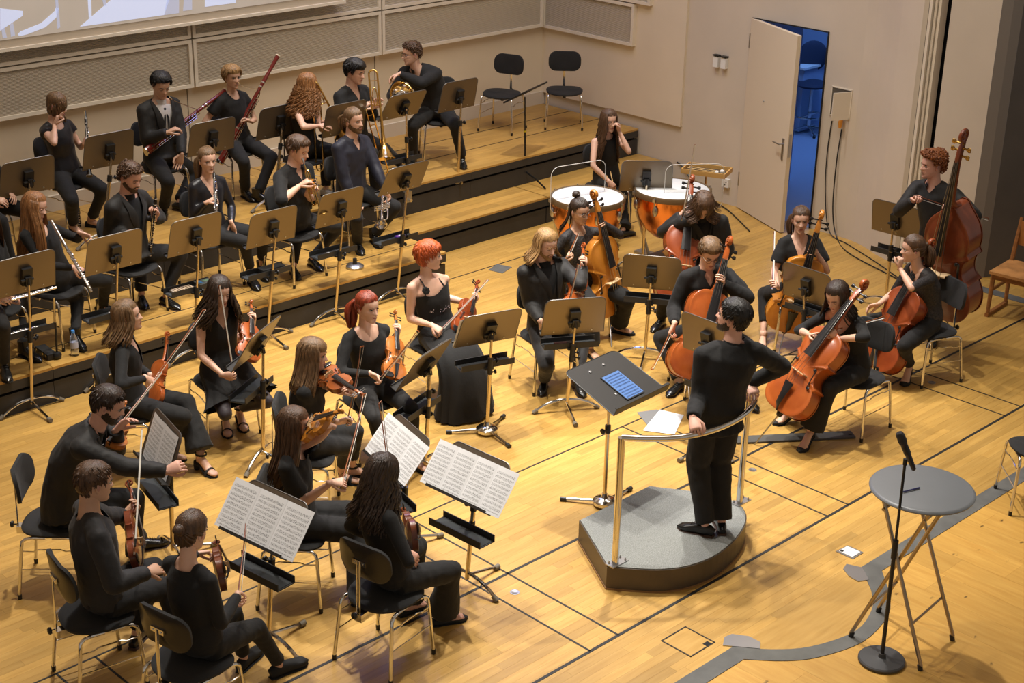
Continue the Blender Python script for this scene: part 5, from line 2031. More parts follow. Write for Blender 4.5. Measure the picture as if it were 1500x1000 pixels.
# ---- music stand
def stand(label, base, z, F, deskh, tilt=62, tray=0.55, w=0.53, h=0.345, group='music stands', clampz=None, round_base=False, pole_lean=(0, 0), legrot=0.0, desk_yaw=0.0, trayyaw=0.0):
    """F: horizontal direction the front of the desk looks; deskh: height of the desk centre over z"""
    base = V(base[0], base[1], z)
    root = empty('music_stand', base)
    tag(root, label, 'music stand', group)
    F = nz(V(F[0], F[1], 0))
    S = np.cross(F, UP)
    lean = V(pole_lean[0], pole_lean[1], 0)
    topz = deskh - 0.03
    tp = UP * topz + lean

    def on(zz):
        return UP * zz + lean * (zz / topz)
    if clampz is None and not round_base:
        c, s_ = math.cos(legrot), math.sin(legrot)
        Fr, Sr = F * c + S * s_, S * c - F * s_
        mbl = MB()
        arch = [-Sr * 0.27 + UP * 0.014, -Sr * 0.205 + UP * 0.060, -Sr * 0.11 + UP * 0.096, UP * 0.108,
                Sr * 0.11 + UP * 0.096, Sr * 0.205 + UP * 0.060, Sr * 0.27 + UP * 0.014]
        pts = crv(arch, 18)
        mbl.sweep(pts, 0.0125, n=8)
        mbl.build('arched_legs', m_chrome, root)
        MB().sweep([UP * 0.085, -Fr * 0.30 + UP * 0.020], 0.011, n=8).build('leg', m_chrome, root)
        for q, d in ((arch[0], arch[0] - arch[1]), (arch[-1], arch[-1] - arch[-2]), (-Fr * 0.30 + UP * 0.020, -Fr)):
            d = nz(d)
            MB().sweep([q - d * 0.03, q + d * 0.012], 0.0185, n=10).build('foot_cap', m_rubber, root)
        b0 = 0.06
    elif round_base:
        MB().lathe((0, 0, 0), [(0.055, 0.012), (0.085, 0.02), (0.088, 0.045), (0.070, 0.062), (0.03, 0.070), (0.02, 0.10)], n=20).build('hub', m_chrome, root)
        for k in range(3):
            a = legrot + k * 2 * PI / 3
            d = F * math.cos(a) + S * math.sin(a)
            MB().sweep([d * 0.06 + UP * 0.035, d * 0.30 + UP * 0.018], 0.011, n=8).build('leg', m_chrome, root)
            MB().sweep([d * 0.28 + UP * 0.018, d * 0.325 + UP * 0.017], 0.0165, n=10).build('foot_cap', m_deskedge, root)
        b0 = 0.05
    else:
        MB().box(F * 0.0 + UP * 0.0, (0.10, 0.03, 0.12), X=S, Y=F).build('clamp_plate', m_steel, root, smooth=False)
        MB().lathe(-UP * 0.03 - F * 0.015, [(0.012, 0), (0.012, 0.03), (0.018, 0.035), (0.018, 0.045)], axis=-F, n=10).build('clamp_screw', m_chrome, root)
        b0 = 0.02
    mid = 0.62 if topz > 0.8 else topz * 0.6
    MB().sweep([on(b0), on(mid)], 0.0155, n=12).build('pole', m_pole, root)
    MB().sweep([on(mid - 0.02), on(topz)], 0.0105, n=10).build('inner_pole', m_pole, root)
    cl = MB().sweep([on(mid - 0.03), on(mid + 0.03)], 0.022, n=12)
    k0 = on(mid)
    cl.lathe(k0 + S * 0.02, [(0.006, 0), (0.006, 0.03), (0.020, 0.033), (0.022, 0.042), (0.014, 0.05)], axis=S, n=12)
    cl.build('pole_clamp', m_black, root)
    if tray:
        tz = tray
        ty = math.radians(trayyaw)
        S2, F2 = S * math.cos(ty) + F * math.sin(ty), F * math.cos(ty) - S * math.sin(ty)
        tc_ = on(tz) + F2 * 0.095
        t_ = MB()
        t_.box(tc_, (0.46, 0.135, 0.006), X=S2, Y=F2)
        t_.box(tc_ + F2 * 0.066 + UP * 0.022, (0.46, 0.006, 0.05), X=S2, Y=F2)
        t_.box(tc_ - F2 * 0.066 + UP * 0.022, (0.46, 0.006, 0.05), X=S2, Y=F2)
        t_.build('tray', m_tray, root, smooth=False)
        MB().box(tc_ + UP * 0.0045, (0.44, 0.122, 0.004), X=S2, Y=F2).build('tray_liner', mat('tray_liner', (0.045, 0.050, 0.054), 0.9), root, smooth=False)
        MB().sweep([on(tz - 0.045), on(tz + 0.045)], 0.021, n=10).lathe(on(tz - 0.03) + S * 0.018, [(0.006, 0), (0.006, 0.02), (0.018, 0.024), (0.018, 0.034)], axis=S, n=10).box(on(tz - 0.004) + F2 * 0.03, (0.07, 0.05, 0.016), X=S2, Y=F2).build('tray_clamp', m_black, root)
    # desk
    dy = math.radians(desk_yaw)
    S3, F3 = S * math.cos(dy) + F * math.sin(dy), F * math.cos(dy) - S * math.sin(dy)
    ti = math.radians(tilt)
    U = UP * math.sin(ti) - F3 * math.cos(ti)        # up along the desk: leans away from the player
    Nf = np.cross(S3, U)
    if np.dot(Nf, F3) < 0:
        Nf = -Nf
    dc = UP * deskh + lean + F3 * 0.045
    X = -S3
    d_ = MB()
    r = 0.055
    ol = [(-w / 2, -h / 2), (w / 2, -h / 2)]
    for cx, a0 in ((w / 2 - r - 0.012, 0), (-w / 2 + r + 0.012, 90)):
        for k in range(6):
            a = math.radians(a0 + 18 * k)
            ol.append((cx + r * math.cos(a), h / 2 - r + r * math.sin(a)))
    flip = np.dot(np.cross(X, U), Nf) < 0
    XX = -X if flip else X
    d_.prism(ol, dc, XX, U, 0.004, mi=0)
    d_.build('desk', m_desk, root, smooth=False)
    lip = MB()
    lip.box(dc - U * h / 2 + Nf * 0.028, (w, 0.004, 0.056), X=XX, Y=U, Z=Nf)
    lip.box(dc - U * (h / 2 - 0.008) + Nf * 0.057, (w, 0.018, 0.004), X=XX, Y=U, Z=Nf)
    lip.build('desk_lip', m_deskedge, root, smooth=False)
    rim = MB()
    pts = [dc + XX * u + U * v + Nf * 0.0 for u, v in ol[1:] + ol[:1]]
    rim.sweep(pts, 0.0042, n=6)
    rim.build('desk_rim', mat('rim_grey', (0.16, 0.15, 0.14), 0.35, metal=0.7), root)
    br = MB()
    br.box(dc - Nf * 0.022 - U * 0.01, (0.085, 0.15, 0.036), X=XX, Y=U, Z=Nf)
    br.box(dc - Nf * 0.045 - U * 0.045, (0.05, 0.08, 0.03), X=XX, Y=U, Z=Nf)
    br.sweep([dc - Nf * 0.045 - XX * 0.045 - U * 0.03, dc - Nf * 0.045 + XX * 0.06 - U * 0.03], 0.012, n=8)
    br.sweep([tp - UP * 0.05, tp, dc - Nf * 0.04 - U * 0.05], 0.016, n=8)
    br.build('desk_bracket', m_black, root, sharp=30)
    sc_ = MB()
    for u in (-0.16, 0.0, 0.16):
        sc_.lathe(dc - Nf * 0.002 + XX * u - U * (h / 2 - 0.03), [(0.007, 0), (0.006, 0.004)], axis=-Nf, n=8)
    sc_.build('lip_screws', m_steel, root)
    return dict(root=root, dc=dc + base, X=XX, U=U, N=Nf, w=w, h=h, on=lambda zz: on(zz) + base, F=F, S=S, tray=tray)


def notes_mat():
    m = bpy.data.materials.new('sheet_music')
    m.use_nodes = True
    nt = m.node_tree
    N, L = nt.nodes.new, nt.links.new
    b = nt.nodes['Principled BSDF']
    b.inputs['Roughness'].default_value = 0.8
    uv = N('ShaderNodeUVMap')
    sp = N('ShaderNodeSeparateXYZ')
    L(uv.outputs[0], sp.inputs[0])

    def math_(op, a, b_=None, c=None):
        n = N('ShaderNodeMath')
        n.operation = op
        for i, q in enumerate((a, b_, c)):
            if q is None:
                continue
            if isinstance(q, (int, float)):
                n.inputs[i].default_value = q
            else:
                L(q, n.inputs[i])
        return n.outputs[0]
    x, y = sp.outputs[0], sp.outputs[1]
    s = math_('MULTIPLY', y, 11.0)
    fr = math_('FRACT', s)
    sid = math_('FLOOR', s)
    # five thin staff lines in each system
    ln = math_('FRACT', math_('MULTIPLY', fr, 10.0))
    instaff = math_('MULTIPLY', math_('GREATER_THAN', fr, 0.30), math_('LESS_THAN', fr, 0.80))
    line = math_('MULTIPLY', math_('LESS_THAN', ln, 0.2), instaff)
    # note heads and beams: noise cells
    cb = N('ShaderNodeCombineXYZ')
    L(math_('MULTIPLY', x, 46.0), cb.inputs[0])
    L(math_('ADD', math_('MULTIPLY', sid, 7.3), math_('MULTIPLY', fr, 5.0)), cb.inputs[1])
    ns = N('ShaderNodeTexNoise')
    ns.inputs['Scale'].default_value = 1.0
    ns.inputs['Detail'].default_value = 1
    L(cb.outputs[0], ns.inputs['Vector'])
    inband = math_('MULTIPLY', math_('GREATER_THAN', fr, 0.22), math_('LESS_THAN', fr, 0.88))
    note = math_('MULTIPLY', math_('GREATER_THAN', ns.outputs['Fac'], 0.545), inband)
    ink = math_('MAXIMUM', math_('MULTIPLY', line, 0.4), math_('MULTIPLY', note, 0.8))
    mg = math_('MULTIPLY', math_('MULTIPLY', math_('GREATER_THAN', x, 0.07), math_('LESS_THAN', x, 0.93)), math_('MULTIPLY', math_('GREATER_THAN', y, 0.05), math_('LESS_THAN', y, 0.91)))
    ink = math_('MULTIPLY', ink, mg)
    mx = N('ShaderNodeMix')
    mx.data_type = 'RGBA'
    mx.inputs['A'].default_value = (0.72, 0.72, 0.73, 1)
    mx.inputs['B'].default_value = (0.09, 0.09, 0.09, 1)
    L(ink, mx.inputs['Factor'])
    L(mx.outputs['Result'], b.inputs['Base Color'])
    return m


M_NOTES = notes_mat()


def page(mb_name, corner, ex, ey, N_, parent, off, bow=0.006, m=None):
    """one sheet: corner lower left, ex along the width, ey along the height, slightly bowed, real thickness"""
    nx, ny = 6, 4
    vs_, uv_ = [], []
    for sgn in (1, -1):
        for j in range(ny + 1):
            for i in range(nx + 1):
                u, v = i / nx, j / ny
                vs_.append(corner + ex * u + ey * v + N_ * (bow * math.sin(PI * u) + 0.0006 * sgn))
    k = (nx + 1) * (ny + 1)
    fs_ = []
    for j in range(ny):
        for i in range(nx):
            a = j * (nx + 1) + i
            fs_.append((a, a + 1, a + nx + 2, a + nx + 1))
            fs_.append((k + a + nx + 1, k + a + nx + 2, k + a + 1, k + a))
    if np.dot(np.cross(ex, ey), N_) < 0:
        fs_ = [tuple(reversed(f)) for f in fs_]
    mb = MB()
    mb.add(vs_, fs_)
    me = mb.mesh(mb_name, m or M_NOTES, True, off)
    ul = me.uv_layers.new(name='UVMap')
    for poly in me.polygons:
        for li in poly.loop_indices:
            vi = me.loops[li].vertex_index % k
            ul.data[li].uv = ((vi % (nx + 1)) / nx, (vi // (nx + 1)) / ny)
    return link(mb_name, me, parent)


def sheet_music(st, label, n=3, x0=None, pw=0.235, ph=0.315, lift=0.0, back=False, wide=None):
    """pages lying open on the desk of stand st"""
    root = empty('sheet_music', st['dc'] - st['U'] * st['h'] * 0.5)
    off = st['dc'] - st['U'] * st['h'] * 0.5
    tag(root, label, 'sheet music')
    X, U, N_ = st['X'], st['U'], st['N']
    # to the reader, width runs to the right
    rd = np.cross(U, N_)
    rd = rd if np.dot(rd, rd) > 0 else X
    tot = n * pw
    a = -tot / 2 if x0 is None else x0
    for k in range(n):
        page('page', off + rd * (a + k * pw) + U * (0.006 + lift) + N_ * (0.006 + 0.004 * (k % 2)), rd * pw * 0.995 - N_ * (0.004 * ((k % 2) * 2 - 1)), U * ph, N_, root, off)
    return root


# ---- violin family
VIOL_OUT = [(0.0, 0.0), (0.16, 0.004), (0.28, 0.03), (0.375, 0.095), (0.41, 0.17), (0.405, 0.25), (0.365, 0.325), (0.335, 0.36), (0.375, 0.385),
            (0.30, 0.41), (0.245, 0.47), (0.237, 0.53), (0.255, 0.59), (0.31, 0.635), (0.33, 0.648), (0.30, 0.672), (0.322, 0.72), (0.335, 0.79), (0.325, 0.86),
            (0.28, 0.93), (0.19, 0.978), (0.08, 0.997), (0.0, 1.0)]
BASS_OUT = [(0.0, 0.0), (0.16, 0.004), (0.29, 0.035), (0.375, 0.10), (0.41, 0.18), (0.40, 0.27), (0.36, 0.335), (0.335, 0.365), (0.355, 0.385),
            (0.29, 0.41), (0.25, 0.46), (0.243, 0.52), (0.262, 0.575), (0.305, 0.61), (0.30, 0.625), (0.275, 0.65), (0.28, 0.71), (0.265, 0.78), (0.22, 0.85),
            (0.15, 0.91), (0.085, 0.96), (0.045, 0.995), (0.0, 1.0)]


def varnish(name, c1, c2):
    m = mat('varnish_' + name, c1, 0.30, coat=0.35, var=0.0)
    nt = m.node_tree
    if 'vn' not in nt.nodes:
        N, L = nt.nodes.new, nt.links.new
        b = nt.nodes['Principled BSDF']
        b.inputs['Coat Roughness'].default_value = 0.16
        tc = N('ShaderNodeTexCoord')
        mp = N('ShaderNodeMapping')
        mp.inputs['Scale'].default_value = (1, 1, 1)
        L(tc.outputs['Object'], mp.inputs[0])
        n = N('ShaderNodeTexNoise')
        n.name = 'vn'
        n.inputs['Scale'].default_value = 7
        n.inputs['Detail'].default_value = 5
        L(mp.outputs[0], n.inputs[0])
        r = N('ShaderNodeValToRGB')
        r.color_ramp.elements[0].position = 0.3
        r.color_ramp.elements[0].color = (*c2, 1)
        r.color_ramp.elements[1].position = 0.65
        r.color_ramp.elements[1].color = (*c1, 1)
        L(n.outputs['Fac'], r.inputs[0])
        L(r.outputs[0], b.inputs['Base Color'])
    return m


m_ebony = mat('ebony', (0.014, 0.013, 0.014), 0.28)
m_string = mat('string_metal', (0.30, 0.29, 0.28), 0.3, metal=1.0)
m_maple = mat('bridge_maple', (0.62, 0.44, 0.24), 0.5)
VAR = {'gold': varnish('gold', (0.56, 0.215, 0.026), (0.44, 0.155, 0.016)), 'red': varnish('red', (0.30, 0.062, 0.015), (0.21, 0.038, 0.010)),
       'orange': varnish('orange', (0.40, 0.098, 0.018), (0.30, 0.060, 0.011)), 'brown': varnish('brown', (0.30, 0.085, 0.020), (0.20, 0.05, 0.012)),
       'amber': varnish('amber', (0.46, 0.15, 0.026), (0.34, 0.10, 0.018)), 'chestnut': varnish('chestnut', (0.20, 0.045, 0.016), (0.14, 0.03, 0.010)),
       'dark': varnish('dark', (0.16, 0.038, 0.012), (0.10, 0.024, 0.008))}


def fiddle(kind, label, bottom, scroll, front, col, group=None, endpin=None):
    """bottom: lower end of the body, scroll: tip of the scroll, front: way the belly looks"""
    sizes = {'violin': (0.356, 0.595, 0.030, 0.042), 'viola': (0.41, 0.67, 0.034, 0.050), 'cello': (0.75, 1.22, 0.115, 0.155), 'bass': (1.12, 1.86, 0.20, 0.25)}
    bl, tot, rib, arch = sizes[kind]
    bottom, scroll = V(*bottom), V(*scroll)
    ax = scroll - bottom
    ln = float(np.linalg.norm(ax))
    k = ln / tot
    Yd = nz(ax)
    Zd = nz(np.asarray(front, float) - Yd * np.dot(front, Yd))
    Xd = np.cross(Yd, Zd)
    rib *= k
    root = empty(kind if kind != 'bass' else 'double_bass', bottom)
    tag(root, label, kind if kind != 'bass' else 'double bass', group)
    vm = VAR[col]
    out = BASS_OUT if kind == 'bass' else VIOL_OUT
    B = bl * k
    ws = {'violin': 1.42, 'viola': 1.42, 'cello': 1.42, 'bass': 1.46}[kind]
    wsc = B * (0.58 / 0.82) * 0.99
    half = crv([V(x * wsc, y * B) for x, y in out], 66)
    left = [(float(p[0]), float(p[1])) for p in half]
    ol = left + [(-x, y) for x, y in left[-2:0:-1]]

    def p3(x, y, z):
        return Xd * x + Yd * y + Zd * z
    n = len(ol)
    tiltback = 0.0
    # ribs
    rb = MB()
    ins = [(x * 0.975, B * 0.5 + (y - B * 0.5) * 0.985) for x, y in ol]
    vs_ = [p3(x, y, -rib / 2) for x, y in ins] + [p3(x, y, rib / 2) for x, y in ins]
    rb.add(vs_, [(i, (i + 1) % n, n + (i + 1) % n, n + i) for i in range(n)])
    rb.build('ribs', vm, root)
    # arched plates
    for nm, sg in (('belly', 1), ('back', -1)):
        pl = MB()
        hh = (arch * k - 0) * (0.30 if kind in ('violin', 'viola') else 0.20)
        ed = max(0.0035, 0.004 * k * (3 if kind in ('cello', 'bass') else 1))
        rings = [(1.0, rib / 2), (1.005, rib / 2 + ed * 0.6), (0.985, rib / 2 + ed), (0.93, rib / 2 + ed * 0.8), (0.82, rib / 2 + ed + hh * 0.25), (0.62, rib / 2 + ed + hh * 0.62), (0.38, rib / 2 + ed + hh * 0.90), (0.15, rib / 2 + ed + hh)]
        vs_ = []
        for s_, z in rings:
            for x, y in ol:
                yy = B * 0.5 + (y - B * 0.5) * (0.35 + 0.65 * s_ if s_ < 0.9 else s_)
                # keep the waist inside while shrinking
                vs_.append(p3(x * s_, yy if s_ > 0.9 else B * 0.5 + (y - B * 0.5) * (s_ * 0.75 + 0.25 * s_ ** 0.5), sg * z))
        vs_.append(p3(0, B * 0.5, sg * rings[-1][1]))
        fs_ = []
        for r in range(len(rings) - 1):
            for i in range(n):
                j = (i + 1) % n
                q = (r * n + i, r * n + j, (r + 1) * n + j, (r + 1) * n + i)
                fs_.append(q if sg > 0 else tuple(reversed(q)))
        L_ = (len(rings) - 1) * n
        for i in range(n):
            q = (L_ + i, L_ + (i + 1) % n, len(vs_) - 1)
            fs_.append(q if sg > 0 else tuple(reversed(q)))
        pl.add(vs_, fs_)
        o = pl.build(nm, vm, root, sharp=0)
    zt = rib / 2 + ed + hh * 0.55
    ztop = rib / 2 + ed + hh
    # f holes
    for sg in (1, -1):
        fh = MB()
        c = B * 0.46
        sx = wsc * 0.205
        pts = [(-0.035, 0.105), (-0.015, 0.118), (0.002, 0.105), (0.004, 0.07), (0.012, 0.0), (0.026, -0.07), (0.030, -0.105), (0.046, -0.118), (0.062, -0.105)]
        zz = rib / 2 + ed + hh * 0.80
        L2 = [p3(sg * (sx + (x + 0.02) * wsc * 0.9), c + y * B * 0.92, zz - (0.0035 + abs(x) * 0.02) * B * 0.35 * abs(x) * 14) for x, y in pts]
        L2 = [q for q in L2]
        fh.sweep(crv(L2, 20), 0.0085 * B, 0.006 * B, n=6)
        for q in (L2[0], L2[-1]):
            fh.ell(q, (0.017 * B, 0.017 * B, 0.008 * B), Xd, Yd, Zd, 8, 6)
        fh.build('f_hole', m_ebony, root)
    # bridge, tailpiece, fingerboard, neck, scroll
    byy = B * 0.455
    bh = ztop + 0.085 * B
    bw = 0.11 * B
    bd = MB()
    bd.prism([(-bw, ztop * 0.97), (-bw * 0.62, ztop * 0.97), (-bw * 0.35, ztop + 0.03 * B), (bw * 0.35, ztop + 0.03 * B), (bw * 0.62, ztop * 0.97), (bw, ztop * 0.97), (bw * 0.82, ztop + 0.045 * B), (bw * 0.95, bh - 0.012 * B), (0, bh), (-bw * 0.95, bh - 0.012 * B), (-bw * 0.82, ztop + 0.045 * B)],
             p3(0, byy, 0), Xd, Zd, 0.010 * B)
    bd.build('bridge', m_maple, root, smooth=False)
    tpz0, tpz1 = ztop * 0.98 + 0.012 * B, ztop + 0.045 * B
    tl_ = MB()
    tl_.sweep([p3(0, 0.03 * B, rib / 2 + ed + 0.015 * B), p3(0, 0.07 * B, tpz0), p3(0, 0.2 * B, (tpz0 + tpz1) / 2), p3(0, 0.315 * B, tpz1)], [0.016 * B, 0.030 * B, 0.040 * B, 0.062 * B], [0.006 * B, 0.010 * B, 0.011 * B, 0.012 * B], side=Xd, n=8)
    tl_.sweep([p3(0, -0.006 * B, 0), p3(0, 0.0, rib / 2 + ed), p3(0, 0.035 * B, rib / 2 + ed + 0.018 * B)], 0.010 * B, n=6)
    tl_.build('tailpiece', m_ebony, root)
    nt_y = ln * 0.835 if kind != 'bass' else ln * 0.845
    fz0, fz1 = ztop + 0.062 * B, rib / 2 + ed + 0.035 * B
    fbd = MB()
    y0 = B * 0.645 if kind != 'bass' else B * 0.62
    fw0, fw1 = 0.060 * B, 0.034 * B
    if kind == 'bass':
        fw0, fw1 = 0.040 * B, 0.020 * B
    fbd.sweep([p3(0, y0, fz0), p3(0, (y0 + nt_y) / 2, (fz0 + fz1) / 2), p3(0, nt_y, fz1)], [fw0, (fw0 + fw1) / 2, fw1], [0.012 * B] * 3, side=Xd, n=10)
    fbd.build('fingerboard', m_ebony, root)
    nk = MB()
    nk.sweep([p3(0, B * 0.985, rib * 0.05), p3(0, B * 1.0, rib / 2 * 0.8), p3(0, B * 1.06, fz1 * 0.80), p3(0, nt_y, fz1 - 0.024 * B)], [fw0 * 0.8, fw0 * 0.72, fw1 * 1.0, fw1 * 0.95], [0.03 * B, 0.032 * B, 0.026 * B, 0.020 * B], side=Xd, n=10)
    nk.build('neck', vm, root)
    # pegbox and scroll
    pb = MB()
    zc = fz1 - 0.012 * B
    sc_len = ln - nt_y
    pts = [p3(0, nt_y - 0.01 * B, zc), p3(0, nt_y + sc_len * 0.30, zc - 0.015 * B), p3(0, nt_y + sc_len * 0.58, zc - 0.045 * B)]
    pb.sweep(pts, [fw1 * 0.95, fw1 * 0.9, fw1 * 0.62], [0.028 * B, 0.032 * B, 0.024 * B], side=Xd, n=8, power=0.6)
    rs = sc_len * 0.235
    cc = p3(0, nt_y + sc_len * 0.76, zc - 0.020 * B)
    vol = []
    for t in np.linspace(0, 1, 26):
        a = -2.2 + t * 3.1 * PI
        r_ = rs * (1 - 0.74 * t)
        vol.append(cc - Zd * r_ * math.sin(-a + 0.4) + Yd * r_ * math.cos(-a + 0.4))
    pb.sweep([pts[-1]] + vol, [fw1 * 0.6] + [fw1 * (0.55 + 0.38 * t) for t in np.linspace(0, 1, 26)], [0.022 * B] + [rs * (0.26 - 0.1 * t) for t in np.linspace(0, 1, 26)], side=Xd, n=7)
    pb.ell(cc, (fw1 * 1.05, rs * 0.28, rs * 0.28), Xd, Yd, Zd, 10, 8)
    pb.build('scroll', vm, root)
    for q, sg in ((0.16, 1), (0.30, -1), (0.40, 1), (0.52, -1)):
        pg = MB()
        c = p3(0, nt_y + sc_len * q, zc - 0.012 * B - 0.02 * B * q)
        L_ = (0.115 if kind in ('violin', 'viola') else 0.085) * B
        if kind == 'bass':
            L_ = 0.06 * B
        pg.sweep([c - Xd * sg * fw1 * 0.9, c + Xd * sg * (fw1 + L_ * 0.5)], 0.009 * B, n=6)
        pg.sweep([c + Xd * sg * (fw1 + L_ * 0.45), c + Xd * sg * (fw1 + L_ * 0.7), c + Xd * sg * (fw1 + L_)], [0.008 * B, 0.022 * B, 0.018 * B], [0.008 * B, 0.010 * B, 0.008 * B], side=Yd, n=8)
        pg.build('peg', m_ebony if kind != 'bass' else mat('peg_brass', (0.55, 0.36, 0.10), 0.25, metal=1.0), root)
    for i in range(4):
        u = (i - 1.5) / 1.5
        s_ = MB()
        s_.sweep([p3(u * 0.040 * B, 0.312 * B, tpz1 + 0.012 * B), p3(u * bw * 0.62, byy, bh + 0.001), p3(u * fw1 * 0.70, nt_y, fz1 + 0.013 * B), p3(u * fw1 * 0.3, nt_y + sc_len * 0.25, zc)], max(0.0012, 0.0022 * B), n=4)
        s_.build('string', m_string, root)
    if kind in ('violin', 'viola'):
        cr = MB()
        cr.ell(p3(-0.17 * B, 0.045 * B, rib / 2 + 0.03 * B), (0.13 * B, 0.075 * B, 0.022 * B), Xd, Yd, Zd, 14, 8)
        cr.build('chin_rest', m_ebony, root)
    if endpin is not None:
        e = V(*endpin) - bottom
        MB().lathe(V(0, 0, 0) + Yd * 0.004, [(0.030 * k, 0), (0.026 * k, -0.03), (0.016 * k, -0.045)], axis=Yd, n=10).build('endpin_collar', m_ebony, root)
        MB().sweep([V(0, 0, 0), e], 0.006, n=8).build('endpin', m_steel if kind != 'bass' else m_ebony, root)
    return dict(root=root, p=lambda x, y, z: bottom + p3(x, y, z), B=B, ln=ln, Y=Yd, Z=Zd, X=Xd, nt=nt_y, fz=fz1, rib=rib, bottom=bottom, byy=byy, bh=bh)


def bow(label, frog, tip, up, length=None, col='brown', group='bows', white=True, hair_front=None):
    frog, tip = V(*frog), V(*tip)
    root = empty('bow', frog)
    tag(root, label, 'bow', group)
    d = tip - frog
    L_ = float(np.linalg.norm(d))
    D = nz(d)
    U = np.asarray(up, float)
    U = nz(U - D * np.dot(U, D))
    stick = [U * 0.020, D * L_ * 0.25 + U * 0.016, D * L_ * 0.55 + U * 0.011, D * L_ * 0.85 + U * 0.014, D * L_ * 0.985 + U * 0.022]
    MB().sweep([-D * 0.03 + U * 0.021] + stick, [0.0042] * 4 + [0.0034, 0.0028], n=8).build('stick', VAR.get(col, VAR['brown']), root)
    MB().sweep([D * L_ * 0.965 + U * 0.022, D * L_ * 0.985 + U * 0.020, D * L_ + U * 0.001], [0.003, 0.005, 0.0045], n=6).build('bow_head', VAR.get(col, VAR['brown']), root)
    MB().box(D * 0.025 + U * 0.009, (0.046, 0.011, 0.020), X=D, Y=np.cross(U, D), Z=U).build('frog', m_ebony, root, smooth=False)
    MB().sweep([-D * 0.045 + U * 0.021, -D * 0.028 + U * 0.021], 0.0046, n=8).build('screw_button', m_steel, root)
    MB().box(D * (L_ * 0.5 + 0.012) + U * 0.0005, (L_ - 0.03, 0.010, 0.0015), X=D, Y=np.cross(U, D), Z=U).build('bow_hair', mat('bow_hair', (0.72, 0.68, 0.60), 0.5), root, smooth=False)
    return root


# ---- winds and brass
m_silver = mat('silver_plate', (0.80, 0.78, 0.76), 0.16, metal=1.0)
m_brass = mat('brass_lacquer', (0.80, 0.52, 0.16), 0.16, metal=1.0)
m_grenad = mat('grenadilla', (0.012, 0.010, 0.010), 0.25)
m_bassoon = mat('bassoon_maple', (0.135, 0.014, 0.010), 0.18, coat=0.5)


def woodwind(kind, label, a, b, front, group=None):
    """a: mouth end, b: bell end"""
    a, b = V(*a), V(*b)
    root = empty(kind, a)
    tag(root, label, kind, group)
    d = b - a
    L_ = float(np.linalg.norm(d))
    D = nz(d)
    Fv = nz(np.asarray(front, float) - D * np.dot(front, D))
    S_ = np.cross(D, Fv)
    rnd = random.Random(label)
    body_m = m_silver if kind == 'flute' else m_grenad
    r = 0.0115 if kind == 'flute' else 0.013
    if kind == 'flute':
        MB().lathe((0, 0, 0), [(0.0, 0), (0.0125, 0.002), (0.0125, L_ * 0.33), (0.0135, L_ * 0.335), (0.0135, L_ * 0.36), (r, L_ * 0.365), (r, L_ * 0.9), (0.013, L_ * 0.905), (0.013, L_ * 0.92), (r, L_ * 0.925), (r, L_)], axis=D, n=12).build('tube', body_m, root)
        lp = MB().ell(D * L_ * 0.12 + Fv * 0.010, (0.013, 0.019, 0.006), S_, D, Fv, 12, 8)
        lp.build('lip_plate', m_silver, root)
    else:
        bell = 0.030 if kind == 'clarinet' else 0.019
        mth = [(0.0045, 0), (0.008, 0.03), (0.012, 0.075)] if kind == 'clarinet' else [(0.0025, 0), (0.003, 0.05), (0.007, 0.055), (0.010, 0.08)]
        MB().lathe((0, 0, 0), mth + [(0.0145, 0.085), (0.0145, 0.13), (r, 0.135), (r, L_ * 0.5), (0.0155, L_ * 0.505), (0.0155, L_ * 0.535), (r + 0.001, L_ * 0.54), (r + 0.002, L_ * 0.83), (0.017, L_ * 0.835), (0.017, L_ * 0.86), (0.016, L_ * 0.865), (bell * 0.8, L_ * 0.95), (bell, L_), (bell * 0.85, L_)], axis=D, n=14).build('tube', body_m, root)
        ringm = MB()
        for q in (0.085, 0.135, L_ * 0.502, L_ * 0.54, L_ * 0.833, L_ * 0.862, L_ - 0.003):
            rr = np.interp(q, [0, L_ * 0.86, L_], [0.0155, 0.018, bell + 0.0006])
            ringm.lathe(D * q, [(rr, -0.0025), (rr + 0.001, 0), (rr, 0.0025)], axis=D, n=14)
        ringm.build('rings', m_silver, root)
        if kind == 'clarinet':
            MB().box(D * 0.035 - Fv * 0.009, (0.013, 0.06, 0.003), X=S_, Y=D, Z=Fv).build('reed', m_maple, root, smooth=False)
    k0, k1 = (0.40, 0.97) if kind == 'flute' else (0.24, 0.84)
    kw = MB()
    for i in range(15):
        t = k0 + (k1 - k0) * (i + 0.5) / 15
        c = D * L_ * t + Fv * (r + 0.004) + S_ * rnd.uniform(-0.006, 0.006)
        R_ = rnd.uniform(0.006, 0.0085)
        kw.lathe(c, [(R_, -0.002), (R_, 0.002), (R_ * 0.5, 0.0035)], axis=nz(Fv + S_ * rnd.uniform(-0.5, 0.5)), n=8)
    kw.build('key_cups', m_silver, root)['kind'] = 'stuff'
    for sg in (1, -1):
        kr = MB()
        kr.sweep([D * L_ * k0 + S_ * sg * (r + 0.002) + Fv * 0.006, D * L_ * k1 + S_ * sg * (r + 0.002) + Fv * 0.006], 0.0022, n=6)
        for i in range(5):
            c = D * L_ * (k0 + (k1 - k0) * rnd.uniform(0.05, 0.95)) + S_ * sg * (r + 0.006)
            kr.ell(c, (0.003, 0.012, 0.005), S_, D, Fv, 6, 5)
        kr.build('key_rod', m_silver, root)
    return root


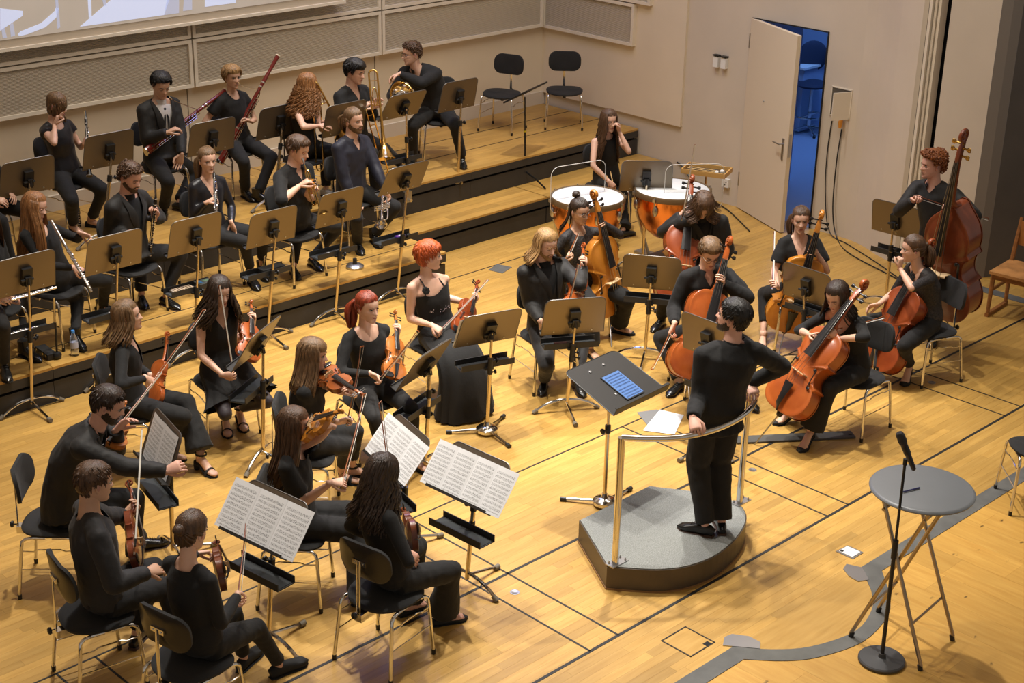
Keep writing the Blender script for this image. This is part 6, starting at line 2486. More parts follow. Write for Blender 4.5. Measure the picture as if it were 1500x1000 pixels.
def bassoon(label, bell, boot, front, bocal_to, group='bassoons'):
    bell, boot = V(*bell), V(*boot)
    root = empty('bassoon', boot)
    tag(root, label, 'bassoon', group)
    d = bell - boot
    L_ = float(np.linalg.norm(d))
    D = nz(d)
    Fv = nz(np.asarray(front, float) - D * np.dot(front, D))
    S_ = np.cross(D, Fv)
    MB().sweep([V(0, 0, 0), D * L_ * 0.31], 0.044, 0.026, side=S_, n=14).build('boot_joint', m_bassoon, root)
    MB().lathe(-S_ * 0.016, [(0.019, L_ * 0.31), (0.018, L_ * 0.72)], axis=D, n=12).build('bass_joint', m_bassoon, root)
    MB().lathe(-S_ * 0.016, [(0.020, L_ * 0.72), (0.022, L_ * 0.78), (0.017, L_ * 0.84), (0.020, L_ * 0.93), (0.024, L_ - 0.012)], axis=D, n=12).build('bell_joint', m_bassoon, root)
    MB().lathe(-S_ * 0.016, [(0.025, L_ - 0.013), (0.027, L_ - 0.006), (0.026, L_), (0.016, L_), (0.012, L_ - 0.02)], axis=D, n=16).build('bell_ring', mat('ivory', (0.72, 0.62, 0.45), 0.35), root)
    MB().lathe(S_ * 0.020, [(0.014, L_ * 0.31), (0.013, L_ * 0.60)], axis=D, n=10).build('wing_joint', m_bassoon, root)
    rg = MB()
    for q, o, r_ in ((0.0, 0, 0.046), (0.31, 0, 0.046)):
        rg.sweep([D * (L_ * q - 0.008), D * (L_ * q + 0.008)], r_, 0.029, side=S_, n=14)
    for q in (0.70, 0.74):
        rg.lathe(-S_ * 0.016, [(0.0225, L_ * q - 0.008), (0.0225, L_ * q + 0.008)], axis=D, n=12)
    rg.build('metal_bands', m_silver, root)
    b0 = S_ * 0.020 + D * L_ * 0.60
    e = V(*bocal_to) - boot
    pts = crv([b0, b0 + D * 0.06, b0 + D * 0.085 + (e - b0) * 0.12, b0 + D * 0.05 + (e - b0) * 0.40, e * 0.8 + b0 * 0.2, e], 16)
    MB().sweep(pts[:-2], [0.0055] * 5 + [0.0042] * 10, n=8).build('bocal', m_silver, root)
    MB().sweep(pts[-3:], [0.003, 0.005, 0.006], [0.003, 0.0025, 0.0015], n=8).build('reed', m_maple, root)
    kw = MB()
    rnd = random.Random(label)
    for i in range(16):
        c = D * L_ * rnd.uniform(0.02, 0.62) + Fv * 0.026 + S_ * rnd.uniform(-0.03, 0.03)
        kw.lathe(c, [(0.008, -0.002), (0.008, 0.002)], axis=Fv, n=8)
    for o in (-0.02, 0.008, 0.028):
        kw.sweep([D * L_ * 0.05 + S_ * o + Fv * 0.028, D * L_ * 0.60 + S_ * o + Fv * 0.024], 0.0028, n=6)
    kw.build('keywork', m_silver, root)['kind'] = 'stuff'
    return root


def tubes(mb, pts, r, n=8, closed=False, k=6):
    mb.sweep(crv(pts, len(pts) * k), r, n=n, closed=closed)


def trumpet(label, mouth, bell, side, m, group='trumpets'):
    mouth, bell = V(*mouth), V(*bell)
    root = empty('trumpet', mouth)
    tag(root, label, 'trumpet', group)
    d = bell - mouth
    L_ = float(np.linalg.norm(d))
    D = nz(d)
    Sd = nz(np.asarray(side, float) - D * np.dot(side, D))   # towards the lower bow of the tubing
    W_ = np.cross(D, Sd)
    MB().lathe((0, 0, 0), [(0.006, 0), (0.013, 0.001), (0.012, 0.012), (0.006, 0.028), (0.0045, 0.07)], axis=D, n=12).build('mouthpiece', m_silver, root)
    t = MB()
    tubes(t, [D * 0.06, D * L_ * 0.72, D * L_ * 0.80 + Sd * 0.010, D * L_ * 0.82 + Sd * 0.03, D * L_ * 0.80 + Sd * 0.05, D * L_ * 0.70 + Sd * 0.055, D * L_ * 0.45 + Sd * 0.055], 0.0062)
    t.build('lead_pipe', m, root)
    b = MB()
    w_ = W_ * 0.028
    tubes(b, [D * L_ * 0.42 + w_ + Sd * 0.055, D * L_ * 0.25 + w_ + Sd * 0.052, D * L_ * 0.20 + w_ + Sd * 0.03, D * L_ * 0.25 + w_ + Sd * 0.006, D * L_ * 0.40 + w_, D * L_ * 0.62 + w_], 0.0062)
    b.lathe(w_, [(0.0062, L_ * 0.60), (0.008, L_ * 0.72), (0.012, L_ * 0.83), (0.020, L_ * 0.92), (0.036, L_ * 0.97), (0.060, L_), (0.061, L_ + 0.002), (0.052, L_ - 0.003), (0.018, L_ * 0.915), (0.0, L_ * 0.86)], axis=D, n=24)
    b.build('bell', m, root)
    for i in range(3):
        c = D * L_ * (0.40 + 0.055 * i) + W_ * 0.014
        MB().lathe(c, [(0.0085, -0.035), (0.0095, -0.03), (0.0095, 0.075), (0.0085, 0.08), (0.003, 0.082), (0.003, 0.10)][::-1] if False else [(0.0085, -0.045), (0.0095, -0.04), (0.0095, 0.078), (0.0085, 0.083)], axis=Sd, n=12).build('valve', m, root)
        MB().lathe(c, [(0.003, -0.075), (0.003, -0.045)], axis=Sd, n=8).lathe(c, [(0.008, -0.078), (0.008, -0.074)], axis=Sd, n=10).build('valve_button', m_silver, root)
    sl = MB()
    tubes(sl, [D * L_ * 0.52 + W_ * 0.014 + Sd * 0.02, D * L_ * 0.60 + W_ * 0.016 + Sd * 0.02, D * L_ * 0.62 + W_ * 0.016 + Sd * 0.035, D * L_ * 0.60 + W_ * 0.016 + Sd * 0.05, D * L_ * 0.5 + W_ * 0.014 + Sd * 0.05], 0.0055)
    sl.build('valve_slide', m, root)
    return root


def trombone(label, top, bellc, plane, m, mouth=None, slide_end=None, group='trombones'):
    """top: crook of the tuning slide, bellc: centre of the bell mouth; plane: direction across the two tubes"""
    top, bellc = V(*top), V(*bellc)
    root = empty('trombone', top)
    tag(root, label, 'trombone', group)
    d = bellc - top
    L_ = float(np.linalg.norm(d))
    D = nz(d)
    X = nz(np.asarray(plane, float) - D * np.dot(plane, D))
    Z = np.cross(D, X)
    w_ = 0.085
    cr = MB()
    tubes(cr, [D * L_ * 0.42 - X * w_, D * 0.06 - X * w_, D * 0.015 - X * w_ * 0.8, -D * 0.012 - X * w_ * 0.4, -D * 0.018, -D * 0.012 + X * w_ * 0.0, D * 0.0 + X * 0.02], 0.0095) if False else None
    arc = [D * (0.045 - 0.045 * math.sin(a)) - X * w_ / 2 - X * (w_ / 2) * math.cos(a) for a in np.linspace(0, PI, 12)]
    cr.sweep([D * L_ * 0.45 - X * w_] + arc + [D * L_ * 0.2], 0.0100, n=10)
    cr.build('tuning_slide', m, root)
    bl_ = MB()
    bl_.lathe((0, 0, 0), [(0.0100, L_ * 0.18), (0.012, L_ * 0.5), (0.018, L_ * 0.72), (0.030, L_ * 0.86), (0.055, L_ * 0.95), (0.105, L_), (0.107, L_ + 0.003), (0.095, L_ - 0.004), (0.028, L_ * 0.85), (0.0, L_ * 0.75)], axis=D, n=28)
    bl_.build('bell', m, root)
    bc = MB()
    for q in (0.12, 0.40):
        bc.sweep([D * L_ * q - X * w_, D * L_ * q], 0.0045, n=8)
    inner = [D * L_ * (0.30 - 0.10 * math.cos(a)) - X * w_ / 2 + X * 0.022 * math.sin(a) for a in np.linspace(0, 2 * PI, 18, endpoint=False)]
    bc.sweep(inner, 0.0065, n=8, closed=True)
    bc.build('valve_loop', m, root)
    # hand slide
    hs = MB()
    s0 = D * L_ * 0.45 - X * w_
    s1 = (V(*slide_end) - top) if slide_end is not None else D * L_ * 1.25 - X * w_ * 0.9
    dd = nz(s1 - s0)
    off_ = np.cross(dd, Z) * 0.075
    hs.sweep([s0, s1, s1 + dd * 0.03 + off_ * 0.2, s1 + dd * 0.04 + off_ * 0.5, s1 + dd * 0.03 + off_ * 0.8, s1 + off_, s0 + off_ + dd * 0.02], 0.0075, n=8)
    hs.sweep([s0 + dd * 0.05, s0 + off_ + dd * 0.05], 0.005, n=8)
    hs.sweep([s0 + dd * 0.16, s0 + off_ + dd * 0.16], 0.005, n=8)
    hs.build('hand_slide', m, root)
    MB().lathe(s0 + off_ + dd * 0.02, [(0.0065, 0), (0.008, 0.03), (0.0155, 0.06), (0.016, 0.066)], axis=-dd, n=12).build('mouthpiece', m_silver, root)
    return root


def horn(label, c, axis, up, bell_dir):
    """french horn: wound tubing about c, bell opening along bell_dir"""
    c = V(*c)
    root = empty('french_horn', c)
    tag(root, label, 'french horn')
    Z = nz(axis)
    X = nz(np.asarray(up, float) - Z * np.dot(up, Z))
    Y = np.cross(Z, X)
    t = MB()
    pts = []
    for k in range(44):
        a = k / 43 * 4.2 * PI
        r_ = 0.150 - 0.018 * (k / 43)
        pts.append(X * r_ * math.cos(a) + Y * r_ * 0.92 * math.sin(a) + Z * (0.018 - 0.04 * k / 43))
    t.sweep(pts, [0.016 - 0.008 * k / 43 for k in range(44)], n=9)
    t.build('coiled_tube', m_brass, root)
    inn = MB()
    for r_, o in ((0.10, 0.02), (0.072, -0.02)):
        inn.sweep([X * (r_ * math.cos(a) * 0.8 + o) + Y * r_ * math.sin(a) for a in np.linspace(0, 2 * PI, 22, endpoint=False)], 0.0075, n=8, closed=True)
    inn.sweep([X * 0.09 + Y * -0.1, X * -0.08 + Y * -0.03], 0.007, n=8)
    inn.sweep([X * 0.09 + Y * 0.05, X * -0.1 + Y * 0.06], 0.007, n=8)
    inn.build('inner_tubing', m_brass, root)
    for i in range(3):
        MB().lathe(X * (0.03 - 0.04 * i) + Y * -0.03, [(0.017, -0.03), (0.018, -0.025), (0.018, 0.025), (0.015, 0.03)], axis=Z, n=12).build('rotary_valve', m_silver, root)
    bd_ = nz(bell_dir)
    b0 = -X * 0.10 + Y * 0.09
    MB().lathe(b0, [(0.016, -0.10), (0.022, -0.02), (0.035, 0.06), (0.06, 0.12), (0.10, 0.165), (0.150, 0.195), (0.152, 0.199), (0.143, 0.194), (0.055, 0.12), (0.0, 0.04)], axis=bd_, n=30).build('bell', m_silver, root)
    return root


# ================================================================== podium, rail, table, microphone
def el(b, r):
    return b['Hc'] + UP * 0.20 + b['Ss'] * (0.25 if r == 'R' else -0.25) + b['Fs'] * 0.08


pod = empty('podium', (7.3, 5.8, 0))
tag(pod, 'low grey carpeted podium with one rounded front edge, under the standing conductor', 'podium')
pts = [(6.61, 5.74), (6.925, 6.29), (7.67, 6.295), (7.93, 5.90), (7.955, 5.70)]
arcp = crv([(7.955, 5.70), (7.86, 5.56), (7.70, 5.455), (7.46, 5.375), (7.22, 5.345), (7.0, 5.385), (6.84, 5.475), (6.72, 5.60), (6.61, 5.74)], 30)
outl = [(6.61, 5.74), (6.925, 6.29), (7.67, 6.295), (7.93, 5.90)] + [(float(p[0]), float(p[1])) for p in arcp[:-1]]
outl = [(x - 7.3, y - 5.8) for x, y in outl][::-1]
PH = 0.175
m_carpet = mat('podium_carpet', (0.26, 0.27, 0.26), 0.95, bump=0.8, bscale=260, var=0.35, vscale=160)
m_podside = mat('podium_side', (0.085, 0.066, 0.050), 0.42, metal=0.3, var=0.15, vscale=4)
MB().prism(outl, (0, 0, (PH - 0.006) / 2), (1, 0, 0), (0, 1, 0), PH - 0.006).build('podium_side', m_podside, pod, smooth=False)
MB().prism([(x * 0.985, y * 0.985) for x, y in outl], (0, 0, PH - 0.004), (1, 0, 0), (0, 1, 0), 0.010).build('carpet_top', m_carpet, pod, smooth=False)
m_wood_edge = mat('podium_foot', (0.25, 0.13, 0.05), 0.5)
MB().prism([(x * 1.008, y * 1.008) for x, y in outl], (0, 0, 0.006), (1, 0, 0), (0, 1, 0), 0.012).build('podium_foot', m_wood_edge, pod, smooth=False)
rail = empty('podium_rail', (7.3, 5.5, PH))
tag(rail, 'polished steel handrail curving around the podium behind the conductor', 'handrail')
rp = [(6.672, 5.725), (6.79, 5.600), (6.96, 5.470), (7.22, 5.400), (7.52, 5.410), (7.76, 5.505), (7.945, 5.69)]
rr_ = [V(p[0] - 7.3, p[1] - 5.5, 1.10 - PH) for p in crv(rp, 30)]
MB().sweep(rr_, 0.021, n=14).build('top_rail', m_chrome, rail)
for q, nm in ((rr_[0], 'post'), (rr_[-1], 'post')):
    MB().sweep([V(q[0], q[1], 0.0), V(q[0], q[1], 1.10 - PH)], 0.024, n=14).build('post', m_chrome, rail)
    MB().box((q[0] + 0.02, q[1] - 0.0, 0.004), (0.15, 0.07, 0.008)).build('foot_plate', m_steel, rail, smooth=False)
    sb = MB()
    for dx, dy in ((-0.035, 0.022), (0.075, 0.022), (0.075, -0.022)):
        sb.lathe((q[0] + dx, q[1] + dy, 0.008), [(0.007, 0), (0.007, 0.006), (0.003, 0.02)], n=8)
    sb.build('bolt', m_steel, rail)

# papers on the floor behind the rail
fp = empty('floor_papers', at(968, 618))
tag(fp, 'loose white sheets with a grey folder lying on the floor beside the podium', 'papers')
o0 = at(968, 618)
c4 = [at(942, 631), at(988, 637), at(1001, 610), at(966, 602)]
for nm, cs, z, m in (('folder', [at(933, 604), at(951, 626), at(975, 606), at(962, 600)], 0.002, mat('folder_grey', (0.16, 0.16, 0.16), 0.6)), ('sheet', c4, 0.005, m_paper), ('sheet', [p + V(0.02, 0.012, 0) for p in c4], 0.003, m_paper)):
    q = [(p[0] - o0[0], p[1] - o0[1]) for p in cs]
    ar = sum(q[i][0] * q[(i + 1) % 4][1] - q[(i + 1) % 4][0] * q[i][1] for i in range(4))
    MB().prism(q if ar > 0 else q[::-1], (0, 0, z), (1, 0, 0), (0, 1, 0), 0.002).build(nm, m, fp, smooth=False)

tb0 = V(7.55, 4.08, 0)
tbl = empty('bar_table', tb0)
tag(tbl, 'round grey topped standing table on crossed folding legs, lower right', 'table')
m_top = mat('table_top_grey', (0.15, 0.16, 0.17), 0.38, var=0.05, vscale=3)
MB().lathe((0, 0, 1.05), [(0.0, 0), (0.29, 0), (0.312, 0.008), (0.315, 0.016), (0.308, 0.026), (0.295, 0.030), (0.0, 0.030)], n=56).build('table_top', m_top, tbl, sharp=50)
FT = [at(1348, 981), at(1395, 937), at(1246, 932), at(1286, 896)]
ca, cb_ = (FT[0] + FT[1]) / 2, (FT[2] + FT[3]) / 2
m_leg = mat('table_leg_steel', (0.40, 0.33, 0.25), 0.3, metal=1.0)
for a, b, dlt in ((FT[0], FT[1], cb_ - ca), (FT[2], FT[3], ca - cb_)):
    for q in (a, b):
        t = q + dlt * 0.80 + (tb0 - q - dlt * 0.5) * 0.12
        MB().sweep([q - tb0 + UP * 0.03, V(t[0] - tb0[0], t[1] - tb0[1], 1.045)], 0.0125, n=9).build('leg', m_leg, tbl)
        MB().sweep([q - tb0, q - tb0 + UP * 0.035 + nz(dlt) * 0.008], 0.0165, n=9).build('foot_cap', m_black, tbl)
    u = 0.26
    MB().sweep([a + dlt * 0.80 * u - tb0 + UP * u * 1.04, b + dlt * 0.80 * u - tb0 + UP * u * 1.04], 0.008, n=8).build('crossbar', m_leg, tbl)
    u = 0.93
    MB().sweep([a + dlt * 0.80 * u - tb0 + UP * u * 1.04, b + dlt * 0.80 * u - tb0 + UP * u * 1.04], 0.010, n=8).build('crossbar', m_leg, tbl)
p1, p2 = at(1323, 721, 1.084), at(1347, 715, 1.084)
pen = empty('pen', p1)
tag(pen, 'dark blue pen lying on the round grey table', 'pen')
MB().sweep([V(0, 0, 0.004), (p2 - p1) * 0.72 + UP * 0.004], 0.0048, n=8).build('pen_barrel', mat('pen_blue', (0.02, 0.02, 0.09), 0.3), pen)
MB().sweep([(p2 - p1) * 0.70 + UP * 0.004, p2 - p1 + UP * 0.004], 0.0054, n=8).build('pen_cap', mat('pen_blue', (0.02, 0.02, 0.09), 0.3), pen)

mb0 = at(1291, 968)
ms = empty('microphone_stand', mb0)
tag(ms, 'black microphone stand on a round base before the round table', 'microphone stand')
MB().lathe((0, 0, 0), [(0.135, 0), (0.143, 0.006), (0.143, 0.018), (0.135, 0.026), (0.05, 0.030), (0.024, 0.034), (0.020, 0.06)], n=40).build('round_base', mat('mic_base', (0.05, 0.05, 0.052), 0.5), ms)
mtop = near(1326, 676, mb0) - mb0
MB().sweep([V(0, 0, 0.03), mtop * 0.57], 0.0125, n=12).build('pole', m_black, ms)
MB().sweep([mtop * 0.53, mtop * 0.62], 0.018, n=12).build('pole_clutch', m_black, ms)
MB().sweep([mtop * 0.57, mtop], 0.0085, n=10).build('inner_pole', m_black, ms)
mh, mt_ = near(1317, 633, mb0, -0.03) - mb0, near(1339, 688, mb0, 0.0) - mb0
MB().sweep([mtop - UP * 0.02, mtop + UP * 0.02], 0.013, n=10).sweep([mt_ * 0.55 + mh * 0.45, mt_ * 0.35 + mh * 0.65], 0.021, n=12).build('clip', m_black, ms)
mic = empty('microphone', mb0 + mt_)
tag(mic, 'black handheld microphone clipped on the stand, its head tilted up', 'microphone')
md = mh - mt_
MB().lathe((0, 0, 0), [(0.010, 0), (0.0135, 0.004), (0.0155, 0.05), (0.0205, np.linalg.norm(md) * 0.68), (0.024, np.linalg.norm(md) * 0.72)], axis=md, n=14).build('handle', mat('mic_body', (0.018, 0.018, 0.028), 0.35), mic)
L_ = float(np.linalg.norm(md))
MB().lathe((0, 0, 0), [(0.024, L_ * 0.72), (0.0265, L_ * 0.78), (0.0265, L_ * 0.80), (0.025, L_ * 0.84), (0.025, L_ * 0.93), (0.018, L_ * 0.99), (0.0, L_)], axis=md, n=18).build('grille', mat('mic_grille', (0.03, 0.03, 0.032), 0.6, bump=0.8, bscale=500), mic)

# wooden chair at the right edge
wf, wb = at(1447, 462), at(1472, 446)
wF = nz(wf - wb)
wL = -np.cross(wF, UP)
wc = empty('wooden_chair', wb)
tag(wc, 'old brown wooden chair with worn seat on runners, cut by the right edge', 'chair')
m_cw = mat('chair_wood', (0.26, 0.105, 0.030), 0.4, var=0.3, vscale=6, stretch=(1, 1, 6))
m_cs = mat('chair_seat_worn', (0.42, 0.20, 0.065), 0.45, var=0.4, vscale=5)
dpt = float(np.linalg.norm(wf - wb)) + 0.02
for s_ in (0, 0.43):
    o = wL * s_
    MB().sweep([o + wF * dpt + UP * 0.02, o + wF * (dpt - 0.01) + UP * 0.44], [0.015, 0.022], n=6, power=0.6).build('leg', m_cw, wc)
    MB().sweep([o + UP * 0.02, o + UP * 0.44, o - wF * 0.10 + UP * 0.88], [0.016, 0.02, 0.016], n=6, power=0.6).build('leg', m_cw, wc)
    MB().box(o + wF * dpt * 0.5 + UP * 0.018, (dpt + 0.05, 0.034, 0.036), X=wF, Y=wL).build('runner', m_cw, wc, smooth=False)
    MB().box(o + wF * dpt * 0.5 + UP * 0.27, (dpt, 0.018, 0.03), X=wF, Y=wL).build('side_rail', m_cw, wc, smooth=False)
MB().box(wL * 0.215 + wF * (dpt * 0.5 + 0.01) + UP * 0.455, (dpt + 0.07, 0.48, 0.028), X=wF, Y=wL).build('seat', m_cs, wc, smooth=False)
MB().box(wL * 0.215 + wF * (dpt - 0.005) + UP * 0.41, (0.02, 0.42, 0.055), X=wF, Y=wL).build('apron', m_cw, wc, smooth=False)
MB().box(wL * 0.215 - wF * 0.075 + UP * 0.73, (0.018, 0.40, 0.24), X=wF, Y=wL, Z=UP).build('back_board', mat('chair_back_wood', (0.33, 0.13, 0.035), 0.4, var=0.2, vscale=4), wc, smooth=False)

# swivel chair in the blue room
sp_ = V(17.35, 11.82, 0)
sw = empty('swivel_chair', sp_)
tag(sw, 'high swivel work chair with foot ring, in the blue lit room behind the door', 'chair')
m_sw = mat('swivel_fabric', (0.02, 0.025, 0.05), 0.8)
for k in range(5):
    a = k * 2 * PI / 5 + 0.3
    d = V(math.cos(a), math.sin(a), 0)
    MB().sweep([UP * 0.10, d * 0.16 + UP * 0.08, d * 0.29 + UP * 0.05], 0.017, n=8).build('leg', m_chrome, sw)
    MB().ell(d * 0.29 + UP * 0.022, (0.022, 0.022, 0.022)).build('glide', m_black, sw)
MB().sweep([UP * 0.08, UP * 0.62], [0.03, 0.022], n=12).build('column', m_chrome, sw)
MB().sweep([V(0.22 * math.cos(a), 0.22 * math.sin(a), 0.25) for a in np.linspace(0, 2 * PI, 28, endpoint=False)], 0.013, n=8, closed=True).sweep([V(-0.22, 0, 0.25), V(0.22, 0, 0.25)], 0.009, n=6).build('foot_ring', m_chrome, sw)
MB().ell((0, 0, 0.68), (0.24, 0.23, 0.055), nu=20, nv=10).build('seat', m_sw, sw)
bf = nz(V(-0.75, -0.65, 0))
MB().ell(-bf * 0.23 + UP * 1.02, (0.20, 0.04, 0.21), np.cross(bf, UP), bf, UP, 20, 12).build('backrest', m_sw, sw)
MB().sweep([-bf * 0.12 + UP * 0.64, -bf * 0.27 + UP * 0.70, -bf * 0.27 + UP * 0.95], 0.014, n=8).build('back_bar', m_black, sw)
stl = empty('wooden_stool', (17.0, 12.15, 0))
tag(stl, 'wooden chair half hidden beside the swivel chair in the blue room', 'chair')
for x, y in ((-0.18, -0.18), (0.18, -0.18), (-0.18, 0.18), (0.18, 0.18)):
    MB().sweep([V(x, y, 0), V(x, y, 0.9 if y > 0 else 0.45)], 0.018, n=6).build('leg', m_cw, stl)
MB().box((0, 0, 0.46), (0.42, 0.42, 0.03)).build('seat', m_cw, stl, smooth=False)
MB().box((0, 0.18, 0.8), (0.36, 0.02, 0.2)).build('back_board', m_cw, stl, smooth=False)

# ================================================================== timpani group
m_copper = mat('copper_kettle', (0.78, 0.30, 0.10), 0.22, metal=1.0, var=0.12, vscale=5)
m_head = mat('drum_head', (0.80, 0.81, 0.83), 0.5)
m_hoop = mat('drum_hoop', (0.18, 0.115, 0.055), 0.45, metal=0.4)


def timpano(px, r, label, zt=0.84):
    c = at(px[0], px[1], zt)
    root = empty('timpano', V(c[0], c[1], 0))
    tag(root, label, 'timpani', 'copper timpani')
    prof = [(0.03, zt - 0.52), (0.10, zt - 0.515), (r * 0.50, zt - 0.475), (r * 0.74, zt - 0.39), (r * 0.90, zt - 0.27), (r * 0.965, zt - 0.14), (r * 0.97, zt - 0.03)]
    MB().lathe((0, 0, 0), prof, n=48).build('kettle', m_copper, root)
    MB().lathe((0, 0, 0), [(0, zt + 0.004), (r * 0.97, zt + 0.004), (r * 0.985, zt - 0.004)], n=48).build('drum_head', m_head, root, sharp=60)
    MB().lathe((0, 0, 0), [(r * 0.975, zt - 0.045), (r * 1.04, zt - 0.045), (r * 1.045, zt - 0.005), (r * 1.02, zt + 0.012), (r * 0.985, zt + 0.010), (r * 0.975, zt - 0.045)], n=48).build('hoop', m_hoop, root, sharp=60)
    for k in range(8):
        a = k * PI / 4 + 0.25
        d = V(math.cos(a), math.sin(a), 0)
        t = np.cross(UP, d)
        lg = MB()
        lg.box(d * r * 1.035 + UP * (zt - 0.02), (0.05, 0.03, 0.03), X=d, Y=t)
        lg.sweep([d * r * 1.05 + UP * (zt + 0.02), d * r * 1.05 + UP * (zt - 0.16)], 0.006, n=8)
        lg.ell(d * r * 0.985 + UP * (zt - 0.14), (0.028, 0.03, 0.055), d, t, UP, 10, 8)
        lg.build('tension_lug', m_steel, root)
    for k in range(4):
        a = k * PI / 2 + 0.6
        d = V(math.cos(a), math.sin(a), 0)
        MB().sweep([d * r * 0.92 + UP * (zt - 0.26), d * r * 0.62 + UP * 0.22, d * 0.20 + UP * 0.10], 0.016, n=8).build('strut', m_steel, root)
    MB().box((0, 0, 0.07), (0.42, 0.42, 0.06)).build('base', mat('timp_base', (0.16, 0.12, 0.09), 0.5), root)
    for x, y in ((-.18, -.18), (.18, -.18), (-.18, .18), (.18, .18)):
        MB().lathe((x, y, 0), [(0.035, 0), (0.035, 0.04)], n=12).build('caster', m_black, root)
    MB().box((0.0, 0.30, 0.07), (0.12, 0.24, 0.025)).build('pedal', m_steel, root)
    return root, c


timpano((861, 288), 0.365, 'left copper kettledrum with white head, behind the lace-sleeved cellist')
timpano((985, 277), 0.385, 'right copper kettledrum with white head, beside the wall door')


def shield(name, pxs, zs, label):
    """clear acrylic sheet with rounded corners, standing on end; pxs are two floor points"""
    a, b = at(*pxs[0]), at(*pxs[1])
    d = nz(b - a)
    n = np.cross(d, UP)
    L_ = float(np.linalg.norm(b - a))
    root = empty('acrylic_screen', V(a[0], a[1], 0))
    tag(root, label, 'sound screen', 'clear acrylic screens before the timpani')
    h = zs[1] - zs[0]
    cx = V(a[0] + b[0], a[1] + b[1], 0) / 2 - V(a[0], a[1], 0)
    ol = rrect(L_, h, 0.09, 6)
    m_ac = mat('acrylic', (0.95, 0.97, 0.97), 0.03, trans=1.0, ior=1.18, spec=0.3)
    MB().prism(ol, cx + UP * (zs[0] + h / 2), d, UP, 0.006).build('sheet', m_ac, root, smooth=False)
    MB().sweep([cx + UP * (zs[0] + h / 2) + d * u + UP * v for u, v in ol], 0.0035, n=6, closed=True).build('polished_edge', mat('acrylic_edge', (0.72, 0.70, 0.66), 0.2), root)
    MB().sweep([cx, cx + UP * (zs[0] + 0.05)], 0.010, n=8).build('pole', m_steel, root)
    MB().lathe(cx, [(0.12, 0), (0.12, 0.012), (0.03, 0.02)], n=20).build('foot_disc', m_black, root)


def floorpt(px, py, z):
    p = at(px, py, z)
    q = V(p[0], p[1], 0) - EYE
    return (750 + FPX * (q @ RGT) / (q @ FWD), 500 + FPX * (q @ DWN) / (q @ FWD))


shield('a', (floorpt(806, 303, 0.78), floorpt(885, 289, 0.78)), (0.70, 1.18), 'clear acrylic screen standing before the left kettledrum')
shield('b', (floorpt(973, 282, 0.85), floorpt(1057, 306, 0.66)), (0.66, 1.14), 'clear acrylic screen standing before the right kettledrum')
# mallet tray on a stand
mtp = at(1035, 252, 0.86)
mt = empty('mallet_tray', V(mtp[0], mtp[1], 0))
tag(mt, 'wooden mallet tray on a thin stand beside the right kettledrum', 'tray')
tc = mtp - V(mtp[0], mtp[1], 0)
dx = nz(at(1062, 262, 0.86) - at(1010, 255, 0.86))
dyv = np.cross(UP, dx)
m_tw = mat('tray_wood', (0.58, 0.33, 0.10), 0.45)
MB().box(tc, (0.46, 0.28, 0.008), X=dx, Y=dyv).build('tray_floor', mat('tray_felt', (0.06, 0.045, 0.035), 0.95), mt, smooth=False)
for c_, s_ in ((dyv * 0.14, (0.48, 0.014, 0.05)), (-dyv * 0.14, (0.48, 0.014, 0.05)), (dx * 0.233, (0.014, 0.28, 0.05)), (-dx * 0.233, (0.014, 0.28, 0.05))):
    MB().box(tc + c_ + UP * 0.02, s_, X=dx, Y=dyv).build('tray_rim', m_tw, mt, smooth=False)
MB().sweep([V(0, 0, 0.02), tc - UP * 0.005], 0.012, n=8).build('pole', m_pole, mt)
for k in range(3):
    a = k * 2.1
    MB().sweep([V(0, 0, 0.12), V(0.22 * math.cos(a), 0.22 * math.sin(a), 0.012)], 0.009, n=6).build('leg', m_pole, mt)
m_mal = mat('mallet_felt', (0.78, 0.75, 0.70), 0.95)
m_cane = mat('mallet_cane', (0.62, 0.40, 0.16), 0.5)


def mallet(a, b, label):
    r_ = empty('mallet', a)
    tag(r_, label, 'mallet', 'timpani mallets')
    MB().sweep([V(0, 0, 0), (b - a) * 0.93], [0.0062, 0.0048], n=8).build('shaft', m_cane, r_)
    d = nz(b - a)
    MB().lathe(b - a, [(0.0, 0.022), (0.016, 0.018), (0.023, 0.004), (0.023, -0.006), (0.016, -0.018), (0.006, -0.022)], axis=d, n=16).build('mallet_head', m_mal, r_)


for k, lb in ((0, 'white headed mallet lying in the wooden tray, nearer the tray front'), (1, 'white headed mallet lying in the wooden tray, nearer the wall')):
    a = mtp - dx * 0.20 + dyv * (-0.03 + 0.05 * k) + UP * 0.03
    mallet(a, mtp + dx * (0.13 + 0.04 * k) + dyv * (-0.07 + 0.06 * k) + UP * 0.03, lb)

# ================================================================== the orchestra
def chair_for(k, label, back=0.02, side=0.0, z=None, turn=0):
    p = PEOPLE[k]
    c, s_ = math.cos(math.radians(turn)), math.sin(math.radians(turn))
    F = p['F'] * c + p['S'] * s_
    q = p['Hc'] - F * back + p['S'] * side
    place_chair(q, F, label, z=p['z0'] if z is None else z)


def vio(kind, b, bot, scr, col, label, f, r, far=False, front=None, group='violins and violas'):
    L_ = 0.595 if kind == 'violin' else 0.66
    A = b['P'](bot[0], bot[1], f, r)
    Bp = span(A, scr, L_, far)
    return fiddle(kind, label, A, Bp, b['F'] if front is None else front, col, group)


def bowp(b, frog, tip, f, r, label, L_=0.72, far=False, up=None, col='brown', group='bows'):
    A = b['P'](frog[0], frog[1], f, r)
    T = span(A, tip, L_, far)
    bow(label, A, T, b['F'] * -1 if up is None else up, col=col, group=group)
    return A, nz(T - A)


